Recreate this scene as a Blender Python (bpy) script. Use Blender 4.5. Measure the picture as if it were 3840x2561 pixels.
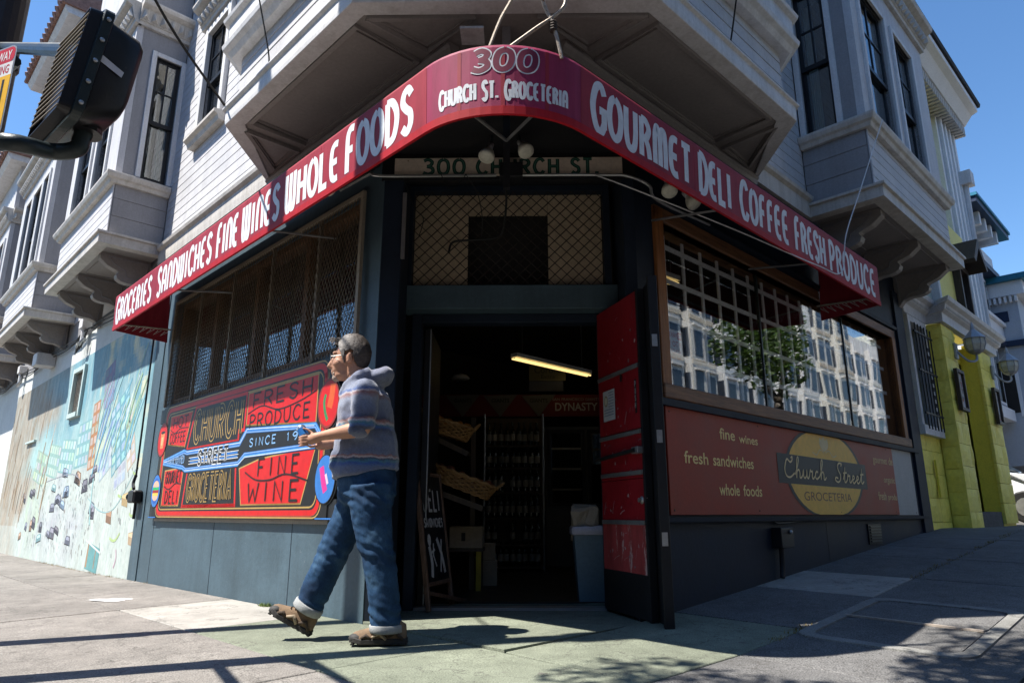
import bpy, bmesh, math, random
from math import sin, cos, pi, radians, sqrt, exp, log, atan2, tan
from mathutils import Vector, Matrix, noise
V = Vector
random.seed(7)
for o in list(bpy.data.objects): bpy.data.objects.remove(o)
scene = bpy.context.scene
COL = scene.collection

# ------------------------------------------------------------ camera
CAM_H = 0.76
cam_d = bpy.data.cameras.new('camera'); cam = bpy.data.objects.new('camera', cam_d); COL.objects.link(cam)
cam_d.sensor_width = 36.0; cam_d.lens = 2570/3840*36.0
cam_d.clip_start = 0.05; cam_d.clip_end = 3000
cam.location = (0, 0, CAM_H)
cam.rotation_euler = (radians(90)+math.atan(647/2570), 0, radians(0.75))
scene.camera = cam

# ------------------------------------------------------------ sky and sun
SUN_EL = radians(60.2); SUN_TRAVEL = radians(18.5)       # light travels towards +x, turned 18.5 deg to +y
trav = V((cos(SUN_TRAVEL)*cos(SUN_EL), sin(SUN_TRAVEL)*cos(SUN_EL), -sin(SUN_EL)))
world = bpy.data.worlds.new('World'); scene.world = world; world.use_nodes = True
wn = world.node_tree; wn.nodes.clear()
sky = wn.nodes.new('ShaderNodeTexSky'); sky.sky_type = 'NISHITA'; sky.sun_disc = False
sky.sun_elevation = SUN_EL
sky.sun_rotation = atan2(-trav.x, -trav.y)
sky.altitude = 50; sky.air_density = 1.0; sky.dust_density = 0.2; sky.ozone_density = 3.0
bg = wn.nodes.new('ShaderNodeBackground'); bg.inputs['Strength'].default_value = 0.102
wo = wn.nodes.new('ShaderNodeOutputWorld')
hs = wn.nodes.new('ShaderNodeHueSaturation'); hs.inputs['Saturation'].default_value = 1.16
wn.links.new(sky.outputs[0], hs.inputs['Color']); wn.links.new(hs.outputs[0], bg.inputs[0]); wn.links.new(bg.outputs[0], wo.inputs[0])
sun_d = bpy.data.lights.new('sun', 'SUN'); sun_d.energy = 5.0; sun_d.angle = radians(0.53); sun_d.color = (1, .955, .88)
sun = bpy.data.objects.new('sun', sun_d); COL.objects.link(sun)
sun.rotation_euler = trav.to_track_quat('-Z', 'Y').to_euler(); sun.location = (-10, -6, 20)
vs = scene.view_settings
vs.view_transform = 'Standard'; vs.look = 'None'; vs.exposure = 1.12; vs.gamma = 1.0; vs.use_curve_mapping = False
scene.render.engine = 'CYCLES'
scene.render.resolution_x = 1024; scene.render.resolution_y = 682
scene.cycles.max_bounces = 6; scene.cycles.diffuse_bounces = 3; scene.cycles.glossy_bounces = 3
scene.cycles.transparent_max_bounces = 12; scene.cycles.caustics_reflective = False; scene.cycles.caustics_refractive = False

# ------------------------------------------------------------ frames
S2 = 1/sqrt(2)
C0 = V((-0.1, 4.22, 0))
class Fr:
    def __init__(s, o, a, n): s.o = V(o); s.a = V(a); s.n = V(n)
    def __call__(s, a, n, z): return s.o + s.a*a + s.n*n + V((0, 0, z))
LF = Fr(C0, (-S2, S2, 0), (-S2, -S2, 0))      # left facade: a runs away up the left street, n points to the street
RF = Fr(C0, (S2, S2, 0), (S2, -S2, 0))        # right facade
WF = Fr((0, 0, 0), (1, 0, 0), (0, 1, 0))      # plain world axes
def shift(fr, a=0, n=0): return Fr(fr(a, n, 0), fr.a, fr.n)
def turned(fr, a, n, ang):                    # frame at (a,n) turned by ang towards n
    return Fr(fr(a, n, 0), fr.a*cos(ang)+fr.n*sin(ang), fr.n*cos(ang)-fr.a*sin(ang))

# ------------------------------------------------------------ objects
WP = {}                                        # world position of every object's origin
def link(o, loc, parent):
    COL.objects.link(o); loc = V(loc)
    if parent is not None: o.parent = parent; o.location = loc - WP[parent.name]
    else: o.location = loc
    WP[o.name] = loc
    return o
def tag(o, label=None, cat=None, group=None, kind=None):
    if label: o['label'] = label
    if cat: o['category'] = cat
    if group: o['group'] = group
    if kind: o['kind'] = kind
    return o
def thing(name, loc, label, cat, group=None):
    o = bpy.data.objects.new(name, None); o.empty_display_size = .1
    link(o, loc, None); return tag(o, label, cat, group)
def dup(o, delta, parent=None, label=None):    # copy a thing with its parts, moved by delta
    c = o.copy(); loc = WP[o.name] + V(delta); link(c, loc, parent)
    if label: c['label'] = label
    for ch in list(o.children): dup(ch, delta, c)
    return c
class MB:
    def __init__(s): s.v = []; s.f = []; s.c = []
    def add(s, pts, faces):
        b = len(s.v); s.v += [V(p) for p in pts]; s.f += [tuple(b+i for i in f) for f in faces]; return s
    def face(s, *pts): return s.add(pts, [tuple(range(len(pts)))])
    def box(s, fr, a0, a1, n0, n1, z0, z1):
        p = [fr(a, n, z) for z in (z0, z1) for a, n in ((a0, n0), (a1, n0), (a1, n1), (a0, n1))]
        return s.add(p, [(3, 2, 1, 0), (4, 5, 6, 7), (0, 1, 5, 4), (1, 2, 6, 5), (2, 3, 7, 6), (3, 0, 4, 7)])
    def prism(s, A, B):                        # two matching outlines
        n = len(A); return s.add(list(A)+list(B), [tuple(range(n))[::-1], tuple(range(n, 2*n))] + [(i, (i+1) % n, n+(i+1) % n, n+i) for i in range(n)])
    def ext(s, fr, prof, a0, a1):              # profile [(n,z)] run along a
        return s.prism([fr(a0, n, z) for n, z in prof], [fr(a1, n, z) for n, z in prof])
    def bar(s, p, q, w, h=None, upv=(0, 0, 1)):
        p, q = V(p), V(q); d = (q-p).normalized(); h = h or w
        x = d.cross(V(upv))
        if x.length < 1e-4: x = d.cross(V((1, 0, 0)))
        x.normalize(); y = x.cross(d)
        R = lambda c: [c-x*w/2-y*h/2, c+x*w/2-y*h/2, c+x*w/2+y*h/2, c-x*w/2+y*h/2]
        return s.prism(R(p), R(q))
    def tube(s, path, r, seg=8, caps=True):
        path = [V(p) for p in path]; n = len(path); rs = r if isinstance(r, (list, tuple)) else [r]*n
        d0 = (path[1]-path[0]).normalized(); x = d0.orthogonal().normalized(); rings = []
        for i, p in enumerate(path):
            d = (path[min(i+1, n-1)]-path[max(i-1, 0)]).normalized()
            x = (x-d*x.dot(d)); x = x.normalized() if x.length > 1e-6 else d.orthogonal().normalized(); y = d.cross(x)
            rings.append([p+x*rs[i]*cos(2*pi*k/seg)+y*rs[i]*sin(2*pi*k/seg) for k in range(seg)])
        return s.rings(rings, caps)
    def rings(s, rings, caps=True):
        seg = len(rings[0]); n = len(rings); b = len(s.v)
        for r in rings: s.v += [V(p) for p in r]
        for i in range(n-1):
            for k in range(seg): s.f.append((b+i*seg+k, b+i*seg+(k+1) % seg, b+(i+1)*seg+(k+1) % seg, b+(i+1)*seg+k))
        if caps: s.f.append(tuple(b+k for k in range(seg))[::-1]); s.f.append(tuple(b+(n-1)*seg+k for k in range(seg)))
        return s
    def lathe(s, c, prof, seg=16, axis=(0, 0, 1), caps=True):
        ax = V(axis).normalized(); x = ax.orthogonal().normalized(); y = ax.cross(x); c = V(c)
        return s.rings([[c+ax*z+(x*cos(2*pi*k/seg)+y*sin(2*pi*k/seg))*max(r, 1e-4) for k in range(seg)] for r, z in prof], caps)
    def ball(s, c, rx, ry=None, rz=None, seg=12, rot=None):
        ry = ry or rx; rz = rz or rx; c = V(c); R = rot or Matrix.Identity(3); m = max(5, seg//2+1)
        return s.rings([[c+R@V((rx*sin(pi*max(.02, min(.98, j/(m-1))))*cos(2*pi*k/seg), ry*sin(pi*max(.02, min(.98, j/(m-1))))*sin(2*pi*k/seg), -rz*cos(pi*j/(m-1)))) for k in range(seg)] for j in range(m)])
    def build(s, name, mat, parent=None, smooth=False, bevel=0, kind=None, recalc=True, bseg=1):
        if not s.v: return None
        lo = V([min(p[i] for p in s.v) for i in range(3)]); hi = V([max(p[i] for p in s.v) for i in range(3)])
        c = (lo+hi)/2
        if parent is None: c.z = lo.z
        me = bpy.data.meshes.new(name); me.from_pydata([p-c for p in s.v], [], s.f)
        if recalc or bevel:
            bm = bmesh.new(); bm.from_mesh(me)
            if recalc: bmesh.ops.recalc_face_normals(bm, faces=bm.faces[:])
            if bevel: bmesh.ops.bevel(bm, geom=bm.edges[:], offset=bevel, segments=bseg, profile=.5, affect='EDGES', clamp_overlap=True)
            bm.to_mesh(me); bm.free()
        if smooth: me.polygons.foreach_set('use_smooth', [True]*len(me.polygons))
        mats = mat if isinstance(mat, (list, tuple)) else [mat]
        for m in mats: me.materials.append(m)
        o = bpy.data.objects.new(name, me); link(o, c, parent)
        if kind: o['kind'] = kind
        return o
def smoothpath(pts, per=6):
    pts = [V(p) for p in pts]; n = len(pts); out = []
    for i in range(n-1):
        p0, p1, p2, p3 = pts[max(i-1, 0)], pts[i], pts[i+1], pts[min(i+2, n-1)]
        for j in range(per):
            t = j/per
            out.append(.5*((2*p1)+(p2-p0)*t+(2*p0-5*p1+4*p2-p3)*t*t+(3*p1-p0-3*p2+p3)*t**3))
    out.append(pts[-1]); return out
def part(name, mat, parent, fr, *b, bevel=0): return MB().box(fr, *b).build(name, mat, parent, bevel=bevel)

# ------------------------------------------------------------ materials
def nodes(name):
    m = bpy.data.materials.new(name); m.use_nodes = True; nt = m.node_tree
    return m, nt, nt.nodes['Principled BSDF']
def rgb(h): 
    h = h.lstrip('#'); c = [int(h[i:i+2], 16)/255 for i in (0, 2, 4)]
    return tuple((x/12.92 if x <= .04045 else ((x+.055)/1.055)**2.4) for x in c)
def tex(nt, typ, scale, detail=4, rough=.55, stretch=None, src=None):
    n = nt.nodes.new(typ); n.inputs['Scale'].default_value = scale
    if 'Detail' in n.inputs: n.inputs['Detail'].default_value = detail
    if 'Roughness' in n.inputs: n.inputs['Roughness'].default_value = rough
    g = src or nt.nodes.new('ShaderNodeNewGeometry').outputs['Position']
    if stretch:
        mp = nt.nodes.new('ShaderNodeMapping'); mp.inputs['Scale'].default_value = stretch
        nt.links.new(g, mp.inputs['Vector']); g = mp.outputs[0]
    nt.links.new(g, n.inputs['Vector']); return n
def ramp(nt, src, stops):
    r = nt.nodes.new('ShaderNodeValToRGB'); e = r.color_ramp.elements
    while len(e) < len(stops): e.new(.5)
    for x, (p, c) in zip(e, stops): x.position = p; x.color = (*c, 1) if len(c) == 3 else c
    nt.links.new(src, r.inputs[0]); return r.outputs[0]
def mixc(nt, fac, a, b, mode='MIX'):
    m = nt.nodes.new('ShaderNodeMix'); m.data_type = 'RGBA'; m.blend_type = mode
    for sock, val in ((m.inputs[0], fac), (m.inputs[6], a), (m.inputs[7], b)):
        if isinstance(val, (int, float)): sock.default_value = val
        elif isinstance(val, tuple): sock.default_value = (*val, 1)
        else: nt.links.new(val, sock)
    return m.outputs[2]
def paint(name, col, rough=.6, var=.12, scale=2.5, bump=.15, bscale=55, metal=0, wear=None, wear_amt=.0, wscale=9, stretch=None, rand=0.0, coat=0, spec=.3, fine=.06, streak=0):
    """painted or plain surface: two-scale tonal variation, fine bump, optional wear patches of another colour"""
    m, nt, p = nodes(name)
    big = tex(nt, 'ShaderNodeTexNoise', scale, 5, .6, stretch)
    lo = tuple(max(0, c*(1-var)) for c in col); hi = tuple(min(1, c*(1+var)) for c in col)
    c = ramp(nt, big.outputs['Fac'], [(.3, lo), (.7, hi)])
    fn = tex(nt, 'ShaderNodeTexNoise', bscale, 3, .7, stretch)
    if fine: c = mixc(nt, 1.0, c, ramp(nt, fn.outputs['Fac'], [(.3, (1-fine*2,)*3), (.7, (1+fine,)*3)]), 'MULTIPLY')
    if streak:      # rain streaks and grime running down
        sk = tex(nt, 'ShaderNodeTexNoise', 1.0, 6, .7, (9, 9, .8)); c = mixc(nt, 1.0, c, ramp(nt, sk.outputs['Fac'], [(.34, (1-streak, 1-streak*1.05, 1-streak*1.15)), (.56, (1.02,)*3)]), 'MULTIPLY')
    if rand:
        oi = nt.nodes.new('ShaderNodeObjectInfo'); c = mixc(nt, 1.0, c, ramp(nt, oi.outputs['Random'], [(0, (1-rand,)*3), (1, (1+rand*.6,)*3)]), 'MULTIPLY')
    if wear:
        w = tex(nt, 'ShaderNodeTexNoise', wscale, 6, .72, stretch)
        c = mixc(nt, ramp(nt, w.outputs['Fac'], [(.62-wear_amt*.5, (0, 0, 0)), (.66-wear_amt*.5, (1, 1, 1))]), c, wear)
    nt.links.new(c, p.inputs['Base Color'])
    rr = nt.nodes.new('ShaderNodeMapRange'); rr.inputs[3].default_value = max(0, rough-.12); rr.inputs[4].default_value = min(1, rough+.12)
    nt.links.new(big.outputs['Fac'], rr.inputs[0]); nt.links.new(rr.outputs[0], p.inputs['Roughness'])
    p.inputs['Metallic'].default_value = metal; p.inputs['Specular IOR Level'].default_value = spec
    if coat: p.inputs['Coat Weight'].default_value = coat
    if bump:
        b = nt.nodes.new('ShaderNodeBump'); b.inputs['Strength'].default_value = bump; b.inputs['Distance'].default_value = .01
        nt.links.new(fn.outputs['Fac'], b.inputs['Height']); nt.links.new(b.outputs[0], p.inputs['Normal'])
    return m
def glass(name, tint=(.9, .95, .95), wav=.0, wsc=1.6, refl=1.0, ior=1.62):
    m, nt, p = nodes(name); nt.nodes.remove(p)
    tr = nt.nodes.new('ShaderNodeBsdfTransparent'); tr.inputs[0].default_value = (*tint, 1)
    gl = nt.nodes.new('ShaderNodeBsdfGlossy'); gl.inputs['Roughness'].default_value = .015; gl.inputs['Color'].default_value = (refl, refl, refl, 1)
    fr = nt.nodes.new('ShaderNodeFresnel'); fr.inputs['IOR'].default_value = ior
    gb = nt.nodes.new('ShaderNodeNewGeometry'); mr = nt.nodes.new('ShaderNodeMapRange'); mr.inputs[3].default_value = ior; mr.inputs[4].default_value = 1/ior      # both faces of the pane reflect alike
    nt.links.new(gb.outputs['Backfacing'], mr.inputs[0]); nt.links.new(mr.outputs[0], fr.inputs['IOR'])
    mx = nt.nodes.new('ShaderNodeMixShader'); out = nt.nodes['Material Output']
    if wav:
        w = tex(nt, 'ShaderNodeTexNoise', wsc, 1, .4); b = nt.nodes.new('ShaderNodeBump'); b.inputs['Strength'].default_value = wav; b.inputs['Distance'].default_value = .02
        nt.links.new(w.outputs['Fac'], b.inputs['Height']); nt.links.new(b.outputs[0], gl.inputs['Normal'])
    nt.links.new(fr.outputs[0], mx.inputs[0]); nt.links.new(tr.outputs[0], mx.inputs[1]); nt.links.new(gl.outputs[0], mx.inputs[2]); nt.links.new(mx.outputs[0], out.inputs[0])
    return m
def emit(name, col, s):
    m, nt, p = nodes(name); p.inputs['Base Color'].default_value = (*col, 1)
    p.inputs['Emission Color'].default_value = (*col, 1); p.inputs['Emission Strength'].default_value = s; return m
def printed(name, rough=.5, wearcol=None, amt=.0, coat=0, bright=1.0):
    """flat print: face colours from the 'Col' attribute, with slight mottling"""
    m, nt, p = nodes(name); a = nt.nodes.new('ShaderNodeAttribute'); a.attribute_name = 'Col'
    w = tex(nt, 'ShaderNodeTexNoise', 14, 5, .65); c = mixc(nt, 1.0, a.outputs[0], ramp(nt, w.outputs['Fac'], [(.25, (.78,)*3), (.75, (1.05,)*3)]), 'MULTIPLY')
    if wearcol: 
        w2 = tex(nt, 'ShaderNodeTexNoise', 23, 6, .75); c = mixc(nt, ramp(nt, w2.outputs['Fac'], [(.62-amt, (0, 0, 0)), (.7-amt, (.8,)*3)]), c, wearcol)
    nt.links.new(c, p.inputs['Base Color']); p.inputs['Roughness'].default_value = rough; p.inputs['Coat Weight'].default_value = coat; p.inputs['Specular IOR Level'].default_value = .25
    return m
def wood(name, c1, c2, axis_stretch=(14, 14, 1.2), rough=.6):
    m, nt, p = nodes(name); w = tex(nt, 'ShaderNodeTexNoise', 3.0, 6, .65, axis_stretch)
    nt.links.new(ramp(nt, w.outputs['Fac'], [(.3, c1), (.68, c2)]), p.inputs['Base Color']); p.inputs['Roughness'].default_value = rough
    b = nt.nodes.new('ShaderNodeBump'); b.inputs['Strength'].default_value = .35; b.inputs['Distance'].default_value = .01
    nt.links.new(w.outputs['Fac'], b.inputs['Height']); nt.links.new(b.outputs[0], p.inputs['Normal']); return m

# ------------------------------------------------------------ flat print, lettering
class Print:
    """flat painted shapes laid 0.3 mm one above the other on a surface map f(s,t,h)"""
    def __init__(s, f, h0=.0012, dh=.0003): s.f = f; s.h = h0; s.dh = dh; s.mb = MB(); s.cols = []
    def poly(s, pts, col):
        s.mb.face(*[s.f(x, y, s.h) for x, y in pts]); s.cols.append(col); s.h += s.dh
    def rect(s, x0, y0, x1, y1, col): s.poly([(x0, y0), (x1, y0), (x1, y1), (x0, y1)], col)
    def ell(s, cx, cy, rx, ry, col, n=28, a0=0, a1=2*pi):
        s.poly([(cx+rx*cos(a0+(a1-a0)*i/n), cy+ry*sin(a0+(a1-a0)*i/n)) for i in range(n+(0 if a1-a0 > 6.28 else 1))], col)
    def line(s, pts, w, col, closed=False, smooth=False, per=5):
        P = [V((x, y, 0)) for x, y in pts]
        if smooth: P = smoothpath(P, per)
        if closed: P = P+[P[0], P[1]]
        n = len(P); Ls = []; Rs = []
        for i in range(n):
            d1 = (P[i]-P[i-1]) if i else (P[1]-P[0]); d2 = (P[i+1]-P[i]) if i < n-1 else d1
            if d1.length < 1e-7: d1 = d2
            if d2.length < 1e-7: d2 = d1
            d1 = d1.normalized(); d2 = d2.normalized(); t = d1+d2
            t = t.normalized() if t.length > .2 else d2
            nn = V((-t.y, t.x, 0)); k = min(1.5, 1/max(.4, nn.dot(V((-d1.y, d1.x, 0)))))
            Ls.append(P[i]+nn*w/2*k); Rs.append(P[i]-nn*w/2*k)
        if not closed:
            t = (P[0]-P[1]).normalized()*0
        for i in range(n-1):
            if closed and i == n-2 and False: break
            s.mb.face(*[s.f(q.x, q.y, s.h) for q in (Rs[i], Rs[i+1], Ls[i+1], Ls[i])]); s.cols.append(col)
        s.h += s.dh
    def glyph(s, ch, x, y, w, h, sw, col, font):
        for st in font.get(ch, []):
            sm, pts = st; s.line([(x+px*w, y+py*h) for px, py in pts], sw, col, smooth=sm)
    def word(s, txt, x0, x1, y0, y1, sw, col, font, gap=.22, tops=None, slant=0, flip=False):
        """letters of a stroke font fitted between x0 and x1 (x1 may be left of x0)"""
        ws = [WID.get(c, .7) for c in txt]; g = gap; tot = sum(ws)+g*(len(txt)-1); k = (x1-x0)/tot; x = x0; hb = s.h
        for i, c in enumerate(txt):
            a, b = (tops(i) if tops else (0, 0)); hh = y1+b-(y0+a)
            base = s.f
            if c != ' ':
                for q, (sm, pts) in enumerate(font.get(c, [])):
                    s.h = hb+q*s.dh
                    s.line([(x+px/WID.get(c, .7)*ws[i]*k+slant*py*hh*(1 if k > 0 else -1), y0+a+py*hh) for px, py in pts], sw, col, smooth=sm)
            x += (ws[i]+g)*k
        s.h = hb+4*s.dh
    def text(s, body, x0, x1, y0, y1, col, shear=0, offset=0, mirror=False, keep=False):
        """Blender's own typeface, as triangles, fitted to the box"""
        vs_, fs_ = textmesh(body, offset); X0 = min(p[0] for p in vs_); X1 = max(p[0] for p in vs_); Y0 = min(p[1] for p in vs_); Y1 = max(p[1] for p in vs_)
        q = [(x0+(x1-x0)*(p[0]-X0)/(X1-X0)+shear*(p[1]-Y0), y0+(y1-y0)*(p[1]-Y0)/(Y1-Y0)) for p in vs_]
        b = len(s.mb.v); s.mb.v += [V(s.f(x, y, s.h)) for x, y in q]
        for f in fs_: s.mb.f.append(tuple(b+i for i in f)); s.cols.append(col)
        s.h += s.dh
    def build(s, name, mat, parent, normal=None):
        me_ob = s.mb.build(name, mat, parent, recalc=False); me = me_ob.data
        at = me.color_attributes.new('Col', 'FLOAT_COLOR', 'CORNER'); buf = []
        for p, c in zip(me.polygons, s.cols): buf += [c[0], c[1], c[2], 1.0]*p.loop_total
        at.data.foreach_set('color', buf); return me_ob
TXT = {}
def textmesh(body, offset=0):
    key = (body, offset)
    if key not in TXT:
        cu = bpy.data.curves.new('t', 'FONT'); cu.body = body; cu.resolution_u = 3; cu.offset = offset; cu.fill_mode = 'FRONT'
        ob = bpy.data.objects.new('t', cu); COL.objects.link(ob)
        dg = bpy.context.evaluated_depsgraph_get(); me = bpy.data.meshes.new_from_object(ob.evaluated_get(dg))
        TXT[key] = ([tuple(v.co) for v in me.vertices], [tuple(p.vertices) for p in me.polygons])
        bpy.data.objects.remove(ob); bpy.data.curves.remove(cu); bpy.data.meshes.remove(me)
    return TXT[key]
T_, F_ = True, False
HAND = {
 'A': [(F_, [(0, 0), (.35, 1), (.7, 0)]), (F_, [(.13, .38), (.57, .38)])],
 'C': [(T_, [(.66, .82), (.48, 1), (.2, .93), (.02, .62), (.02, .36), (.2, .06), (.48, 0), (.66, .2)])],
 'D': [(F_, [(.05, 0), (.05, 1)]), (T_, [(0, 1), (.35, .95), (.62, .7), (.65, .4), (.45, .08), (0, 0)])],
 'E': [(F_, [(.58, 1), (.04, 1), (.04, 0), (.58, 0)]), (F_, [(.04, .53), (.46, .53)])],
 'F': [(F_, [(.58, 1), (.04, 1), (.04, 0)]), (F_, [(.04, .52), (.44, .52)])],
 'G': [(T_, [(.66, .82), (.48, 1), (.2, .93), (.02, .62), (.02, .36), (.2, .06), (.48, 0), (.64, .16)]), (F_, [(.66, .1), (.66, .46), (.38, .46)])],
 'H': [(F_, [(.04, 0), (.04, 1)]), (F_, [(.62, 0), (.62, 1)]), (F_, [(.04, .5), (.62, .5)])],
 'I': [(F_, [(.15, 0), (.15, 1)])],
 'L': [(F_, [(.04, 1), (.04, 0), (.56, 0)])],
 'M': [(F_, [(.02, 0), (.1, 1), (.42, .3), (.74, 1), (.82, 0)])],
 'N': [(F_, [(.04, 0), (.04, 1), (.62, 0), (.62, 1)])],
 'O': [(T_, [(.35, 1), (.1, .86), (0, .5), (.1, .14), (.35, 0), (.6, .14), (.7, .5), (.6, .86), (.35, 1)])],
 'P': [(F_, [(.04, 0), (.04, 1)]), (T_, [(.04, 1), (.4, .98), (.6, .76), (.42, .5), (.04, .46)])],
 'R': [(F_, [(.04, 0), (.04, 1)]), (T_, [(.04, 1), (.4, .98), (.6, .76), (.42, .52), (.04, .48)]), (F_, [(.26, .48), (.62, 0)])],
 'S': [(T_, [(.6, .84), (.4, 1), (.14, .93), (.08, .72), (.3, .54), (.54, .4), (.56, .16), (.34, 0), (.06, .14)])],
 'T': [(F_, [(0, 1), (.66, 1)]), (F_, [(.33, 1), (.33, 0)])],
 'U': [(T_, [(.04, 1), (.04, .4), (.14, .08), (.34, 0), (.54, .08), (.64, .4), (.64, 1)])],
 'W': [(F_, [(0, 1), (.18, 0), (.42, .66), (.66, 0), (.84, 1)])],
 'Y': [(F_, [(0, 1), (.32, .5), (.64, 1)]), (F_, [(.32, .5), (.32, 0)])],
 '3': [(T_, [(.05, .9), (.3, 1), (.55, .84), (.46, .6), (.24, .53)]), (T_, [(.24, .53), (.56, .42), (.6, .16), (.32, 0), (.02, .12)])],
 '0': [(T_, [(.33, 1), (.1, .86), (.02, .5), (.1, .14), (.33, 0), (.56, .14), (.64, .5), (.56, .86), (.33, 1)])],
 '1': [(F_, [(.02, .8), (.15, 1), (.15, 0)])],
 '9': [(T_, [(.55, .7), (.3, .45), (.06, .68), (.3, 1), (.55, .75), (.5, .3), (.3, 0)])],
 '.': [(F_, [(.06, .0), (.06, .13)])],
}
DECO = dict(HAND)
DECO.update({
 'A': [(T_, [(.06, 0), (.06, .6), (.16, .92), (.36, 1), (.56, .92), (.64, .6), (.64, 0)]), (F_, [(.06, .4), (.64, .4)])],
 'N': [(T_, [(.06, 0), (.06, .6), (.16, .92), (.36, 1), (.56, .92), (.64, .6), (.64, 0)])],
 'M': [(T_, [(.05, 0), (.05, .7), (.14, .96), (.25, .98), (.38, .8), (.42, .5), (.42, 0)]), (T_, [(.42, .6), (.5, .92), (.62, .98), (.74, .92), (.8, .6), (.8, 0)])],
 'W': [(T_, [(.03, 1), (.03, .3), (.12, .05), (.26, .02), (.38, .15), (.42, .4), (.42, 1)]), (T_, [(.42, .4), (.46, .15), (.58, .02), (.72, .05), (.8, .3), (.8, 1)])],
 'E': [(T_, [(.56, .97), (.3, .98), (.1, .85), (.04, .5), (.1, .15), (.3, .02), (.56, .03)]), (F_, [(.05, .5), (.5, .5)])],
 'F': [(T_, [(.56, .97), (.3, .98), (.12, .86), (.08, .6), (.08, 0)]), (F_, [(.08, .5), (.48, .5)])],
 'R': [(F_, [(.06, 0), (.06, 1)]), (T_, [(.06, .97), (.36, .95), (.56, .76), (.4, .53), (.2, .48)]), (T_, [(.3, .5), (.5, .3), (.6, 0)])],
 'P': [(F_, [(.08, 0), (.08, 1)]), (T_, [(.08, .96), (.4, .93), (.58, .7), (.4, .46), (.2, .42)])],
})
WID = dict(A=.7, C=.68, D=.66, E=.6, F=.58, G=.68, H=.66, I=.3, L=.56, M=.84, N=.68, O=.7, P=.6, R=.64, S=.62, T=.66, U=.68, W=.84, Y=.64)
WID.update({'3': .62, '0': .66, '1': .25, '9': .6, '.': .2, ' ': .4})
# ============================================================ materials used all over
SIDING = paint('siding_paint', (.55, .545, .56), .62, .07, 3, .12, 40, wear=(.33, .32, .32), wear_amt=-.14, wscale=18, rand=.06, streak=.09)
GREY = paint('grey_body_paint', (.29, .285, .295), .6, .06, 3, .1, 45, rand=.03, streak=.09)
TRIM = paint('cream_trim_paint', (.56, .53, .49), .55, .08, 4, .15, 40, wear=(.38, .33, .27), wear_amt=-.08, wscale=14, streak=.22)
WHITE = paint('white_trim_paint', (.66, .655, .66), .55, .06, 4, .1, 40, streak=.16)
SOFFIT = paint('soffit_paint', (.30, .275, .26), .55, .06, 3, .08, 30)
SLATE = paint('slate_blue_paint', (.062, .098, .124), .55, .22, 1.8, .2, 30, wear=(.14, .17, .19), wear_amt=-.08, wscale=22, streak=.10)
SLATE_D = paint('shaded_slate_paint', (.011, .018, .032), .62, .25, 2.2, .15, 30, spec=.25)  # same slate paint, darkened for the shaded right front and doorway
BLACK = paint('black_paint', (.012, .012, .014), .5, .2, 4, .15, 30)
SASH = paint('black_sash_paint', (.012, .014, .018), .38, .15, 4, .05, 30)
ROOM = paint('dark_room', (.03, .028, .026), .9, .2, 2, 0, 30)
CURTAIN = paint('pale_curtain', (.50, .53, .48), .9, .05, 3, .05, 20, stretch=(6, 6, .3), fine=.02)
GLASS = glass('window_glass', (.80, .84, .84), .03, 1.2, ior=2.0)
STEEL = paint('galvanised_steel', (.38, .38, .38), .42, .15, 8, .1, 60, metal=.8)
RUST = paint('rusty_steel', (.42, .36, .30), .6, .25, 20, .2, 80, wear=(.2, .08, .03), wear_amt=.02, wscale=25, metal=.3)
RUBBER = paint('black_rubber', (.012, .012, .012), .6, .2, 5, .05, 40)
DARKMETAL = paint('dark_green_metal', (.018, .026, .027), .38, .3, 9, .15, 50, wear=(.2, .2, .2), wear_amt=-.2, wscale=20)

# ============================================================ ground
def sp(x): return log(1+exp(max(-30, min(30, 4*x))))/4
def uv(x, y): dx, dy = x-C0.x, y-C0.y; return (dx+dy)*S2, (dy-dx)*S2
def hUV(u, v): return .075*min(sp(u-1.0), 80) - .008*min(sp(v-1.5), 60) - .02*min(max(sp(-u-.3), sp(-v-.3)), 3.3)
def hg(x, y): return hUV(*uv(x, y))
def UV(u, v, z=0): p = C0 + V((S2, S2, 0))*u + V((-S2, S2, 0))*v; return V((p.x, p.y, hUV(u, v)+z))

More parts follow.
